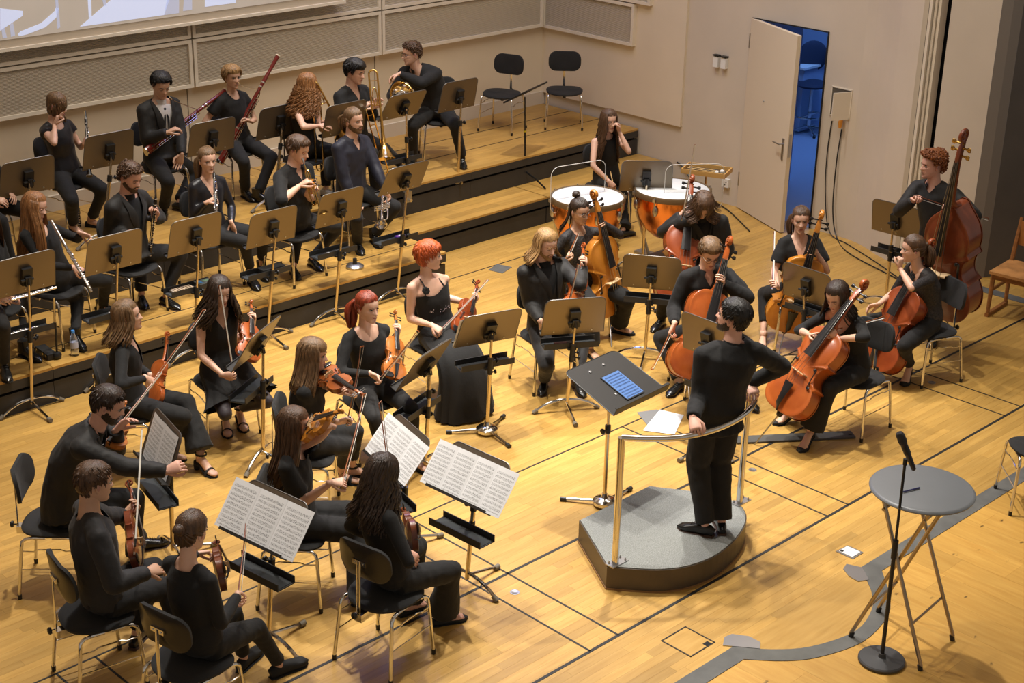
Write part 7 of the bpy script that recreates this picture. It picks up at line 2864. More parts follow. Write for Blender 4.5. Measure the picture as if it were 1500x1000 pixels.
def cello(b, bot, scr, col, label, endpin=None, f=0.45, r=0.0, far=True, front=None, farE=False, group='cellos'):
    if endpin is not None:
        E_ = at(*endpin)
        A = span(E_, bot, 0.36, farE) if not isinstance(farE, float) else span(E_, bot, farE, True)
    else:
        A = b['P'](bot[0], bot[1], f, r)
        E_ = None
    Bp = span(A, scr, 1.22, far)
    fd = fiddle('cello', label, A, Bp, (b['F'] + UP * 0.45) if front is None else front, col, group, endpin=E_ if E_ is not None else A + nz(A - Bp) * 0.02 + V(0, 0, -max(A[2] - 0.0, 0.05)) + b['F'] * 0.12)
    return fd


STR = 'string players'
WND = 'wind players'
# ---------------------------------------------------------------- first row, left: violins
s = dict(z0=0, fem=True, hip=(190, 592), head=(186, 462, 0.06), a=80, ha=84, hp=-4)
b = base(**s)
fd = vio('violin', b, (224, 594), (243, 484), 'orange', 'amber violin held upright on the thigh of the woman in a black V-neck', 0.30, 0.02, far=True, front=b['S'] * -0.6 + b['F'] * 0.5)
bA, bD = bowp(b, (224, 562), (302, 454), 0.25, 0.14, 'violin bow pointing up right past the curly-haired violinist', far=True)
person('V1', 'woman with wavy shoulder-length light brown hair in black V-neck, violin upright on lap, facing right', STR, top='long', neck=('v', 0.20, 0.065), bot='flare', shoe='block',
       hair=('bob', 'light', dict(len=0.17, r=0.009, amin=0.9, spread=0.02)), armR=dict(e=(182, 572), **grip(bA + bD * 0.0, bD, bA - el(b, 'R'), -UP)), armL=dict(**neck_hand(fd, 0.42, -b['Ss'], ymix=0.1)),
       legR=dict(an=(243, 672), kn=(285, 612)), legL=dict(an=(296, 690), kn=(296, 592), toe=(322, 702)), skin='fair', **s)
chair_for('V1', 'black chair with chrome legs under the woman in a black V-neck with upright violin')

s = dict(z0=0, hip=(92, 705), head=(158, 592, 0.34), a=75, ta=72, ha=82, hp=24, tl=0.60)
b = base(**s)
fd = vio('violin', b, (160, 652), (183, 592), 'amber', 'violin held low by the man leaning to the music stand', 0.42, -0.16, far=True, front=b['S'] * -0.3 + UP * 0.5 + b['F'] * 0.2)
bA, bD = bowp(b, (160, 646), (238, 545), 0.46, -0.12, 'violin bow held up by the man leaning to the music stand', far=True)
person('V2', 'man in dark suit leaning forward to touch the sheet music on his stand', STR, top='jacket', tc='suit', sc='black', bot='trousers', shoe='oxford', hem=0.16,
       hair=('short', 'dark', dict(vol=0.012)), beard=0.0025, beardc='dark', armR=dict(w=(243, 690, 0.62, 0.20), e=(181, 692), h=(261, 683), c=0.7, pn=(0.1, -0.6, -0.4)),
       armL=dict(w=(170, 630, 0.46, -0.18), h=(178, 622)), legR=dict(an=(208, 806), toe=(232, 800)), legL=dict(f=0.40, s=0.10), skin='rosy', **s)
chair_for('V2', 'black chair with chrome legs, its back free, under the man leaning to his stand', back=0.06)

s = dict(z0=0, fem=True, hip=(325, 535), head=(322, 426, 0.08), a=22, ha=24, hp=14)
b = base(**s)
fd = vio('violin', b, (363, 527), (366, 441), 'orange', 'orange violin held upright on the knee of the curly dark-haired woman', 0.30, -0.14, far=True, front=b['F'] + UP * 0.3)
bA, bD = bowp(b, (343, 549), (322, 418), 0.34, -0.02, 'violin bow standing upright before the face of the curly dark-haired woman', far=False)
person('V3', 'woman with long curly dark hair in sleeveless black dress, bow upright before her face', STR, top='sleeveless', bot='skirt', shoe='block', hair=('wavy', 'dark', dict(len=0.26, n=270, spread=0.055, r=0.0085, amin=0.75)),
       armR=dict(e=(298, 527), **grip(bA, bD, bA - el(b, 'R'), -UP)), armL=dict(**neck_hand(fd, 0.72, -b['Ss'])), legR=dict(an=(331, 630), toe=(336, 648), kn=(325, 580)), legL=dict(an=(352, 622), toe=(363, 640), kn=(378, 572)), skin='fair', eyes='closed', **s)
chair_for('V3', 'black chair with chrome legs under the curly dark-haired violinist')

s = dict(z0=0, fem=True, hip=(545, 562), head=(538, 449, 0.04), a=30, ha=42, hp=4, w=1.06)
b = base(**s)
fd = vio('violin', b, (577, 555), (577, 455), 'amber', 'amber violin held upright by the red-haired woman with a ponytail', 0.30, -0.12, far=True, front=b['F'] + UP * 0.3)
bA, bD = bowp(b, (556, 559), (614, 486), 0.36, -0.02, 'violin bow slanting up right from the red ponytailed woman', far=False)
person('V4', 'woman with red ponytail in long-sleeved black top holding violin and bow upright', STR, top='long', neck=('u', 0.075, 0.095), bot='slim', bc='jeans', shoe='flat', hair=('pony', 'red', dict(len=0.24, side=0.6)), brow='auburn',
       armR=dict(e=(497, 545), **grip(bA, bD, bA - el(b, 'R'), -UP)), armL=dict(**neck_hand(fd, 0.74, -b['Ss'])), legR=dict(kn=(538, 590)), legL=dict(kn=(598, 583)), skin='fair', **s)
chair_for('V4', 'black chair with chrome legs under the red ponytailed violinist')

s = dict(z0=0, fem=True, hip=(452, 628), head=(458, 518, 0.02), a=82, ha=80, hp=8)
b = base(**s)
A = b['P'](468, 545, 0.10, -0.06)
Bp = span(A, (534, 582), 0.595, False)
fd = fiddle('violin', 'brown violin tucked under the chin of the straight-haired woman with a hair slide', A, Bp, UP * 0.8 + b['S'] * 0.5, 'brown', 'violins and violas')
bA, bD = bowp(b, (513, 617), (533, 507), 0.36, 0.10, 'violin bow standing upright between the two playing violinists', far=False)
person('V5', 'woman with long straight light brown hair in black T-shirt, violin at her chin', STR, top='tee', slv=0.36, bot='crop', shoe='sandal', hair=('long', 'light', dict(len=0.24, spread=0.012, fringe=0.035, n=190, r=0.009, back=-0.1)),
       armR=dict(e=(452, 598), **grip(bA, bD, bA - el(b, 'R'), -UP)), armL=dict(e=(492, 592), **neck_hand(fd, 0.80, -b['Ss'] - UP * 0.8)), legR=dict(an=(498, 705), kn=(545, 642)), legL=dict(an=(516, 698), kn=(548, 612)), skin='fair', **s)
chair_for('V5', 'black chair with chrome legs under the straight-haired violinist in a T-shirt')

s = dict(z0=0, fem=True, hip=(436, 745), head=(432, 622, 0.03), a=78, ha=72, hp=6)
b = base(**s)
A = b['P'](450, 630, 0.14, -0.02)
Bp = span(A, (505, 603), 0.595, False)
fd = fiddle('violin', 'honey coloured violin under the chin of the woman nearest the three-page music stand', A, Bp, UP * 0.75 + b['S'] * 0.6, 'gold', 'violins and violas')
bA, bD = bowp(b, (505, 708), (537, 576), 0.40, 0.10, 'long violin bow leaning between knee and head of the near long-haired violinist', far=True)
person('V6', 'woman with very long brown hair in black T-shirt, honey violin at her chin', STR, top='tee', slv=0.38, bot='wide', shoe='flat', hair=('long', 'brown', dict(len=0.36, spread=0.012, n=190, r=0.0095, back=-0.15)),
       armR=dict(e=(440, 735), **grip(bA, bD, bA - el(b, 'R'), -UP)), armL=dict(e=(476, 666), **neck_hand(fd, 0.80, -b['Ss'] - UP * 0.8)), legR=dict(kn=(512, 765), f=0.42), legL=dict(kn=(525, 740), f=0.42), skin='fair', **s)
chair_for('V6', 'black chair with chrome legs, seen behind the near long-haired violinist')

s = dict(z0=0, fem=True, hip=(572, 840), head=(560, 692, 0.06), a=118, ha=120, hp=22)
b = base(**s)
bA, bD = bowp(b, (585, 800), (559, 587), 0.30, -0.02, 'pale bow rising above the head of the dark-haired woman seen from behind', far=True, L_=0.74)
fd = vio('violin', b, (608, 790), (585, 745), 'dark', 'dark violin almost hidden before the dark-haired woman seen from behind', 0.34, 0.0, far=True)
person('V7', 'woman with long wavy dark hair seen from behind in black top and wide trousers', STR, top='long', slv=0.80, bot='flare', shoe='flat', hair=('wavy', 'dark', dict(len=0.33, n=220, spread=0.035, r=0.0095, amin=0.9)),
       armR=dict(w=(594, 808, 0.22, 0.14), e=(588, 800), h=(604, 815)), armL=dict(**grip(bA, bD, bA - el(b, 'L'), -UP)), legR=dict(an=(648, 913), kn=(652, 838), toe=(672, 908)), legL=dict(an=(596, 898), toe=(620, 888)), skin='rosy', **s)
chair_for('V7', 'near black chair with chrome legs under the dark-haired woman seen from behind', back=0.06, turn=-22)

s = dict(z0=0, hip=(150, 862), head=(138, 706, 0.08), a=100, ha=112, hp=10)
b = base(**s)
fd = vio('viola', b, (200, 832), (184, 704), 'chestnut', 'dark brown viola standing on the thigh of the short-haired man seen from behind', 0.36, -0.08, far=True, front=b['F'] * 0.8 + b['S'] * 0.6)
bA, bD = bowp(b, (198, 800), (208, 628), 0.36, 0.06, 'bow with white hair standing upright before the dark brown viola', far=True, up=-hdir(b['Hc']) * -1)
person('V8', 'man with short brown hair in charcoal shirt seen from behind with upright viola', STR, top='shirt', tc='grey', bot='trousers', shoe='oxford', hair=('short', 'brown', dict(vol=0.013)), collar=False,
       armR=dict(w=(216, 838, 0.34, 0.16), e=(166, 840)), armL=dict(e=(168, 765), **neck_hand(fd, 0.70, -b['Ss'])), legR=dict(f=0.45, kn=(235, 848)), legL=dict(an=(200, 944), toe=(210, 930)), skin='mid', **s)
chair_for('V8', 'black chair with tan curved back under the short-haired man seen from behind', back=0.05, turn=-8)

s = dict(z0=0, fem=True, hip=(290, 905), head=(281, 778, 0.05), a=132, ha=140, hp=14)
b = base(**s)
fd = vio('violin', b, (325, 848), (312, 793), 'dark', 'dark red violin half hidden before the woman with a low bun', 0.36, -0.08, far=True)
bA, bD = bowp(b, (352, 882), (366, 737), 0.38, 0.16, 'thin dark bow standing upright before the three-page sheet music', far=True, col='chestnut')
person('V9', 'woman with low brown bun in black top seen from behind, legs crossed to the right', STR, top='long', slv=0.99, bot='slim', shoe='sneaker', hair=('bun', 'brown', dict(bun=0.033)), neck=('u', 0.06, 0.075), backneck=0.0,
       armR=dict(e=(322, 905), **grip(bA, bD, bA - el(b, 'R'), -UP)), armL=dict(**neck_hand(fd, 0.72, -b['Ss'])), legR=dict(an=(410, 988), kn=(382, 902)), legL=dict(an=(358, 978), kn=(352, 886)), skin='fair', **s)
chair_for('V9', 'nearest black chair with tan curved back under the woman with a low bun', back=0.06)

s = dict(z0=0, fem=True, hip=(640, 505), head=(628, 374, 0.02), a=35, ha=100, hp=2, w=1.10, k=1.04)
b = base(**s)
fd = vio('viola', b, (672, 494), (698, 411), 'red', 'red brown viola held by the short red-haired woman in a strapped dress', 0.32, -0.14, far=True, front=b['F'] + UP * 0.2)
bA, bD = bowp(b, (645, 487), (716, 410), 0.34, 0.0, 'bow crossing in front of the red brown viola', far=True, col='chestnut')
person('V10', 'woman with short bright red hair in long black strapped dress, looking away right', STR, top='strap', strap_shoulder=True, dress=True, bot='tights', shoe='flat', hair=('short', 'copper', dict(vol=0.020, n=320, low=-0.006, part=0.5, lk=1.5)), brow='auburn',
       armR=dict(e=(601, 466), **grip(bA, bD, bA - el(b, 'R'), -UP)), armL=dict(e=(668, 440), **neck_hand(fd, 0.70, -b['Ss'])), legR=dict(an=(655, 612), kn=(655, 530)), legL=dict(an=(694, 596), kn=(688, 515)), skin='fair', **s)
chair_for('V10', 'black chair with chrome legs under the woman in a strapped dress')

# ---------------------------------------------------------------- viola and cellos
s = dict(z0=0, hip=(802, 470), head=(800, 357, 0.06), a=32, ha=38, hp=16)
b = base(**s)
fd = vio('viola', b, (840, 462), (853, 356), 'orange', 'orange brown viola held upright by the blond long-haired man', 0.36, -0.10, far=True, front=b['F'] + UP * 0.2)
bA, bD = bowp(b, (834, 445), (848, 388), 0.34, -0.06, 'bow with white hair held against the orange brown viola', far=False, L_=0.40)
person('A1', 'man with blond chin-length hair in dark suit jacket holding a viola upright', STR, top='jacket', tc='suit', sc='black', bot='trousers', bc='grey', shoe='oxford', hair=('long', 'blond', dict(len=0.15, spread=0.006, back=-0.06, n=170, amin=1.25, r=0.0095)),
       socks=(0.05, 0.18, 0.05), armR=dict(w=(792, 470, 0.26, 0.12), e=(776, 447), h=(804, 483)), armL=dict(e=(868, 418), **neck_hand(fd, 0.74, -b['Ss'])), legR=dict(an=(797, 568), kn=(793, 512), toe=(790, 590)), legL=dict(an=(845, 570), kn=(853, 502), toe=(858, 588)), beard=0.0012, skin='fair', eyes='closed', **s)
chair_for('A1', 'black chair with chrome legs under the blond man with a viola')

s = dict(z0=0, fem=True, hip=(852, 415), head=(849, 309, 0.03), a=42, ha=44, hp=8)
b = base(**s)
fd = cello(b, (893, 458), (861, 276), 'gold', 'golden yellow cello held by the woman with a top bun and lace sleeves', endpin=(896, 508), farE=0.34, far=False)
bA, bD = bowp(b, (836, 372), (866, 300), 0.36, 0.08, 'cello bow held upright left of the golden cello neck', far=True)
person('C1', 'woman with dark hair in a topknot, glasses and lace top behind a golden cello', STR, top='long', tc='lace', neck=('u', 0.05, 0.07), bot='wide', shoe='flat', glasses=True, hair=('topbun', 'dark', dict(bun=0.038, down=True, len=0.22, amin=2.0, n=60, spread=0.01)),
       armR=dict(**grip(bA, bD, bA - el(b, 'R'), -UP)), armL=dict(**neck_hand(fd, 0.74, -b['Ss'], c=0.6)), legR=dict(f=0.40, s=0.22), legL=dict(an=(905, 487), toe=(922, 490), kn=(905, 432)), skin='mid', **s)
chair_for('C1', 'black chair hidden behind the golden cello')

s = dict(z0=0, hip=(1035, 405), head=(1030, 300, 0.22), a=14, ha=10, hp=52)
b = base(**s)
fd = cello(b, (990, 446), (1012, 258), 'red', 'red cello held by the man with his head bowed', f=0.46, r=0.05)
bA, bD = bowp(b, (1000, 318), (1018, 212), 0.34, 0.18, 'bow held upright beside the neck of the red cello', far=False, col='dark')
person('C2', 'man with dark blond hair hanging over his bowed face in dark jacket with red cello', STR, top='jacket', tc='suit', sc='black', bot='trousers', shoe='oxford', hair=('bob', 'brown', dict(vol=0.018, n=330, len=0.075, amin=0.30, spread=-0.005, back=0.0, r=0.0075)),
       socks=(0.01, 0.01, 0.01), armR=dict(e=(969, 340), **neck_hand(fd, 0.70, b['Ss'])), armL=dict(w=(1048, 398, 0.22, -0.12)), legR=dict(an=(968, 478), toe=(955, 488), kn=(962, 432)), legL=dict(f=0.35, s=0.2), skin='fair', eyes='closed', **s)
chair_for('C2', 'black chair hidden behind the red cello')

s = dict(z0=0, hip=(1035, 482), head=(1040, 370, 0.12), a=22, ha=18, hp=26)
b = base(**s)
fd = cello(b, (1008, 556), (1066, 346), 'orange', 'orange cello held by the bespectacled man behind the conductor', endpin=(1012, 607), farE=False)
bA, bD = bowp(b, (984, 489), (957, 541), 0.40, 0.12, 'bow with white hair hanging down from the bespectacled cellist', far=False, L_=0.70)
person('C3', 'man with short light brown hair and glasses in black shirt looking down at his cello', STR, top='shirt', bot='trousers', shoe='oxford', glasses=True, hair=('short', 'light', dict(vol=0.016, n=260, fringe=0.055, flow=0.3)), socks=(0.55, 0.38, 0.30),
       armR=dict(e=(990, 450), **grip(bA, bD, bA - el(b, 'R'), -UP)), armL=dict(e=(1092, 432), **neck_hand(fd, 0.70, -b['Ss'], c=0.6)), legR=dict(an=(995, 572), toe=(966, 590), kn=(976, 500)), legL=dict(f=0.36, s=0.24), skin='fair', eyes='closed', **s)
chair_for('C3', 'black chair hidden behind the bespectacled cellist')

s = dict(z0=0, fem=True, hip=(1172, 430), head=(1173, 321, 0.03), a=14, ha=6, hp=6)
b = base(**s)
fd = cello(b, (1150, 482), (1204, 303), 'gold', 'golden orange cello held by the woman looking straight at the balcony', endpin=(1140, 520), farE=0.28, far=False)
bA, bD = bowp(b, (1133, 416), (1135, 338), 0.40, 0.12, 'bow held upright at the side of the golden orange cello', far=True, L_=0.70, col='dark')
person('C4', 'woman with long wavy brown hair in black V-neck blouse behind a golden orange cello', STR, top='tee', slv=0.36, neck=('v', 0.19, 0.07), bot='crop', shoe='flat', hair=('halfup', 'brown', dict(len=0.26, side=0.9)),
       armR=dict(e=(1138, 388), **grip(bA, bD, bA - el(b, 'R'), -UP)), armL=dict(e=(1208, 388), **neck_hand(fd, 0.68, -b['Ss'], c=0.6)), legR=dict(an=(1117, 502), kn=(1126, 438)), legL=dict(f=0.35, s=0.22), skin='fair', **s)
chair_for('C4', 'black chair hidden behind the woman with the golden orange cello')

s = dict(z0=0, fem=True, hip=(1248, 548), head=(1226, 433, 0.14), a=-32, ha=-30, hp=26)
b = base(**s)
fd = cello(b, (1144, 603), (1277, 414), 'orange', 'shiny orange red cello being played by the woman at the front', endpin=(1105, 651), farE=False, front=b['F'] * 0.75 + UP * 0.62 + b['S'] * 0.05)
bA, bD = bowp(b, (1197, 492), (1296, 466), 0.40, 0.08, 'bow drawn across the strings of the shiny orange red cello', far=True, L_=0.70, up=UP)
person('C5', 'woman with straight dark hair in scoop-neck black top playing the front cello', STR, top='long', slv=0.72, neck=('u', 0.13, 0.125), bot='flare', shoe='pump', hair=('long', 'dark', dict(len=0.20, spread=0.010, n=190, back=-0.2, part=0.0)),
       armR=dict(e=(1171, 480), **grip(bA, bD, bA - el(b, 'R'), -UP)), armL=dict(e=(1258, 498), **neck_hand(fd, 0.60, -b['Ss'], c=0.55)), legR=dict(an=(1158, 618), toe=(1135, 622), kn=(1170, 560)), legL=dict(an=(1184, 652), toe=(1165, 668), kn=(1214, 570)), skin='fair', eyes='closed', **s)
chair_for('C5', 'black chair with chrome legs under the woman playing the front cello', back=0.10)

s = dict(z0=0, fem=True, hip=(1358, 478), head=(1338, 364, 0.12), a=-52, ha=-78, hp=6)
b = base(**s)
fd = cello(b, (1282, 540), (1375, 352), 'red', 'red orange cello leaning on the woman resting her chin on her fist', f=0.44, r=0.02, front=b['F'] * 0.8 + UP * 0.5 - b['S'] * 0.2)
person('C6', 'woman with brown ponytail and lace sleeves resting her chin on her fist, looking left', STR, top='long', slv=0.52, tc='lace', bot='trousers', shoe='pump', hair=('pony', 'brown', dict(len=0.20)),
       armR=dict(w=(1287, 445, 0.34, 0.10), h=(1270, 450)), armL=dict(w=(1318, 392, 0.22, -0.08), e=(1331, 417), h=(1321, 376), c=1.1), legR=dict(f=0.40, s=0.2), legL=dict(an=(1329, 556), toe=(1320, 572), kn=(1326, 498)), skin='fair', **s)
chair_for('C6', 'black chair with chrome legs under the woman resting her chin', back=0.06)

# bass player, standing behind
s = dict(z0=0, sit=False, hip=(1372, 352), head=(1366, 241, 0.0), a=-22, ha=-62, hp=4, tl=0.56)
b = base(**s)
A = b['P'](1378, 456, 0.40, 0.0)
A[2] = max(A[2], 0.10)
Bp = span(A, (1424, 182), 1.86, False)
fd = fiddle('bass', 'large reddish brown double bass with shiny belly, held by the curly-haired man', A, Bp, b['F'] + b['S'] * 0.12, 'chestnut', None, endpin=at(1388, 472))
bA, bD = bowp(b, (1345, 291), (1448, 323), 0.42, 0.20, 'long dark red bass bow held flat across the strings', far=True, L_=0.72, up=UP, col='dark')
person('DB', 'man with curly ginger hair in black jacket standing with a double bass, looking left', STR, top='shirt', tc='suit', neck=('v', 0.05, 0.045), bot='trousers', shoe='oxford', hair=('curlyshort', 'rust', dict(vol=0.030, n=330, curl=0.015)),
       armR=dict(e=(1321, 306), **grip(bA, bD, bA - el(b, 'R'), -UP)), armL=dict(w=(1406, 300, 0.34, -0.16), e=(1420, 304), h=(1394, 298), c=0.5, pn=(0.5, -0.2, -0.6)), skin='rosy', **s)

# conductor
s = dict(z0=PH, sit=False, hip=(1052, 601), fix=True, head=(1074, 464, 0.06), a=-150, ta=-158, ha=-112, hp=-8)
b = base(**s)
person('CON', 'conductor in black suit on the podium, seen from behind, one hand on the rail', 'conductor', top='jacket', tc='black', sc='black', bot='trousers', shoe='oxford', hair=('short', 'black', dict(vol=0.017, n=300)), beard=0.0012, beardc='dark', hem=0.13, lw=1.22, legcut=0.97,
       armL=dict(w3=V(7.10, 5.50, 1.185), e=(1026, 570), hd3=nz(V(-0.5, -0.7, -0.45)), pn3=V(0.1, -0.3, -1), c=0.75), armR=dict(w3=V(7.78, 5.57, 1.20), e=(1144, 535), hd3=nz(V(-0.45, -0.75, -0.4)), pn3=V(0, -0.3, -1), c=0.75),
       legL=dict(an=(1032, 783), toe=(1005, 776)), legR=dict(an=(1056, 778), toe=(1052, 765)), skin='rosy', **s)

# percussionist
s = dict(z0=0, fem=True, hip=(888, 268), head=(892, 176, 0.10), a=30, ha=28, hp=6, hz=0.66)
b = base(**s)
person('P1', 'woman with very long brown hair and glasses in sleeveless black top behind the timpani', 'percussionist', top='sleeveless', neck=('u', 0.02, 0.06), bot='wide', shoe='oxford', glasses=True,
       hair=('wavy', 'brown', dict(len=0.46, n=230, spread=0.02, r=0.009, amin=0.85)),
       armR=dict(w=(892, 266, 0.30, 0.08), e=(866, 236), h=(902, 277)), armL=dict(w=(907, 192, 0.18, -0.02), e=(921, 229), h=(904, 178), c=0.8), legR=dict(f=0.35, s=0.1), legL=dict(an=(912, 348), toe=(930, 343), kn=(915, 292)), skin='fair', **s)
chair_for('P1', 'black chair with a rounded back under the percussionist', z=0.10)
hw = PEOPLE['P1']['arms']['R']
for k, (px, lb) in enumerate((((893, 246), 'white headed mallet held upright in the hand of the percussionist, right one'), ((884, 250), 'white headed mallet held upright in the hand of the percussionist, left one'))):
    a = hw['w'] + hw['hd'] * 0.09 + V(0.01 * k, 0, -0.02)
    mallet(a, span(a, px, 0.30, True), lb)

# ---------------------------------------------------------------- woodwind and brass
s = dict(z0=Z1, fem=True, hip=(-12, 440), head=(-18, 322, 0.05), a=48, ha=50, hp=5)
b = base(**s)
fa, fb_ = b['P'](-30, 452, 0.40, 0.12), b['P'](82, 421, 0.36, -0.30)
woodwind('flute', 'silver flute lying across the lap of the flutist cut by the left edge', fa, span(fa, (82, 421), 0.66, True), UP, 'flutes')
person('S0', 'flutist in short-sleeved black top mostly cut off by the left edge', WND, top='tee', bot='slim', bc='jeans', shoe='boot', hair=('long', 'brown', dict(len=0.3)), armR=dict(w=(-5, 432, 0.34, 0.10)), armL=dict(w=(8, 440, 0.38, -0.12), h=(22, 436), c=0.7),
       legR=dict(an=(8, 548), toe=(12, 560), kn=(0, 460)), legL=dict(an=(38, 523), toe=(56, 530), kn=(36, 436)), skin='fair', **s)
chair_for('S0', 'black chair with chrome legs under the flutist at the left edge')

s = dict(z0=Z1, fem=True, hip=(82, 412), head=(51, 302, 0.10), a=52, ha=58, hp=14, hr=10)
b = base(**s)
fa = b['P'](75, 323, 0.26, -0.02)
woodwind('flute', 'silver flute slanting down across the woman with long reddish blond hair', fa, span(fa, (134, 427), 0.67, False), b['F'] + UP * 0.4, 'flutes')
person('S1', 'woman with very long reddish blond hair in black blouse lowering her silver flute', WND, top='long', neck=('u', 0.10, 0.09), bot='slim', bc='soft', shoe='boot', hair=('long', 'redblond', dict(len=0.42, n=200, spread=0.012, over=1, back=-0.1)),
       armR=dict(w=(108, 392, 0.36, 0.06), e=(58, 398), h=(120, 397), c=0.7), armL=dict(w=(118, 341, 0.38, -0.16), e=(105, 345), h=(130, 346), c=[0.15, 0.6, 0.7, 0.8]),
       legR=dict(an=(112, 505), toe=(122, 515), kn=(102, 430)), legL=dict(an=(152, 462), kn=(166, 410)), skin='fair', eyes='closed', **s)
chair_for('S1', 'black chair with chrome legs under the flutist with very long hair')

s = dict(z0=Z1, hip=(192, 378), head=(191, 259, 0.08), a=46, ha=44, hp=20)
b = base(**s)
fa = b['P'](229, 278, 0.24, -0.12)
woodwind('oboe', 'black oboe with silver keys held beside the man in a dark suit', fa, span(fa, (219, 374), 0.62, True), b['F'], 'oboes')
person('S2', 'man with curly dark brown hair and beard in dark suit holding his oboe upright', WND, top='jacket', tc='suit', sc='black', bot='trousers', shoe='oxford', hair=('curlyshort', 'brown', dict(vol=0.018, n=300, curl=0.012)), beard=0.003, beardc='brown',
       armR=dict(w=(184, 342, 0.26, 0.10), e=(160, 338)), armL=dict(w=(226, 320, 0.24, -0.20), e=(234, 322), h=(226, 308), c=0.9, pn=(0.2, -0.8, 0)), legR=dict(an=(208, 444), toe=(215, 458), kn=(203, 393)), legL=dict(an=(243, 447), toe=(266, 456), kn=(262, 375)), skin='rosy', smile=1.0, eyes='closed', **s)
chair_for('S2', 'black chair with chrome legs under the bearded oboist in a suit')

s = dict(z0=Z1, fem=True, hip=(308, 338), head=(304, 234, 0.04), a=32, ha=20, hp=2)
b = base(**s)
fa = b['P'](313, 245, 0.20, -0.01)
woodwind('oboe', 'black oboe with silver keys at the open mouth of the woman in a satin blouse', fa, span(fa, (317, 322), 0.62, False), b['F'] + UP * 0.2, 'oboes')
person('S3', 'woman with light brown hair tied back in satin black blouse, mouth open at her oboe', WND, top='long', tc='satin', neck=('v', 0.19, 0.075), bot='crop', bc='soft', shoe='boot', hair=('halfup', 'light', dict(len=0.26, side=0.7)), mouth='open',
       armR=dict(w=(303, 296, 0.20, 0.08), e=(282, 313), h=(315, 290), c=0.9), armL=dict(w=(339, 326, 0.24, -0.14), e=(339, 302), h=(345, 343), c=0.25), legR=dict(an=(369, 417), toe=(384, 432), kn=(352, 352)), legL=dict(an=(384, 404), toe=(398, 422), kn=(373, 345)), skin='fair', **s)
chair_for('S3', 'black chair with chrome legs under the oboist in a satin blouse')

s = dict(z0=Z1, hip=(432, 316), head=(437, 218, 0.10), a=46, ha=58, hp=18)
b = base(**s)
fa = b['P'](443, 232, 0.24, -0.02)
fb_ = span(fa, (469, 314), 0.52, False)
trumpet('golden trumpet being played by the young man with brown hair', fa, fb_, -b['F'] - UP * 0.3, m_brass)
person('S4', 'young man with brown hair in rolled-sleeve black shirt playing a trumpet', WND, top='shirt', slv=0.60, rolled=True, bot='slim', bc='jeans', shoe='oxford', belt=True, hair=('short', 'brown', dict(vol=0.018, n=280, lk=1.3)),
       armR=dict(w=(439, 272, 0.26, 0.06), e=(416, 292), h=(450, 265), c=0.8), armL=dict(w=(450, 284, 0.28, -0.06), h=(456, 274), c=0.8), legR=dict(an=(430, 402), toe=(443, 420), kn=(438, 342)), legL=dict(an=(458, 390), toe=(484, 406), kn=(494, 335)), skin='fair', eyes='closed', **s)
chair_for('S4', 'black chair with chrome legs under the young trumpet player')

s = dict(z0=Z1, hip=(515, 290), head=(518, 176, 0.04), a=44, ha=48, hp=2)
b = base(**s)
fa = b['P'](561, 282, 0.40, -0.16)
trumpet('silver trumpet held down on the knee of the bearded blond man', fa, span(fa, (560, 332), 0.50, False), b['F'], m_silver)
person('S5', 'man with blond ponytail and beard in dark navy shirt, trumpet lowered to his knee', WND, top='shirt', tc='navy', bot='trousers', bc='soft', shoe='boot', hair=('pony', 'light', dict(len=0.14, side=-0.3)), beard=0.003, beardc='light',
       armR=dict(w=(518, 300, 0.30, 0.02), e=(489, 264), h=(533, 318)), armL=dict(w=(564, 278, 0.34, -0.16), e=(553, 246), h=(570, 292), c=0.8), legR=dict(an=(524, 366), toe=(533, 378), kn=(526, 325)), legL=dict(an=(548, 356), toe=(563, 370), kn=(582, 305)), skin='fair', **s)
chair_for('S5', 'black chair with chrome legs under the blond trumpet player')

s = dict(z0=Z2, fem=True, hip=(-30, 300), head=(-34, 190), a=45, ha=45)
person('B0', 'player in dark trousers cut off by the left edge, back row', WND, top='long', bot='trousers', shoe='oxford', hair=('long', 'brown', dict(len=0.3, n=60)), legR=dict(f=0.4), legL=dict(f=0.42), skin='fair', **s)
chair_for('B0', 'black chair of the back row player at the left edge')

s = dict(z0=Z2, fem=True, hip=(96, 254), head=(83, 153, 0.06), a=45, ha=62, hp=18)
b = base(**s)
fa = b['P'](125, 162, 0.30, -0.12)
woodwind('clarinet', 'black clarinet held upright by the woman rubbing her nose', fa, span(fa, (131, 258), 0.665, False), b['F'], 'clarinets')
person('B1', 'woman with dark blond ponytail in shiny black T-shirt rubbing her nose, back row', WND, top='tee', tc='satin', slv=0.16, bot='trousers', bc='soft', shoe='flat', hair=('pony', 'light', dict(len=0.11, side=-0.4, yb=0.6, tie=(-0.055, -0.01, -0.095))),
       armR=dict(w=(80, 182, 0.16, 0.06), e=(71, 219), h=(88, 163), c=[0.1, 1.0, 1.1, 1.1]), armL=dict(w=(123, 210, 0.26, -0.16), e=(120, 219), h=(130, 201), c=0.9, pn=(0.6, -0.3, 0)), legR=dict(an=(108, 340), kn=(104, 290)), legL=dict(an=(135, 332), kn=(150, 278)), skin='fair', eyes='closed', **s)
chair_for('B1', 'black chair behind the clarinettist rubbing her nose, back row')

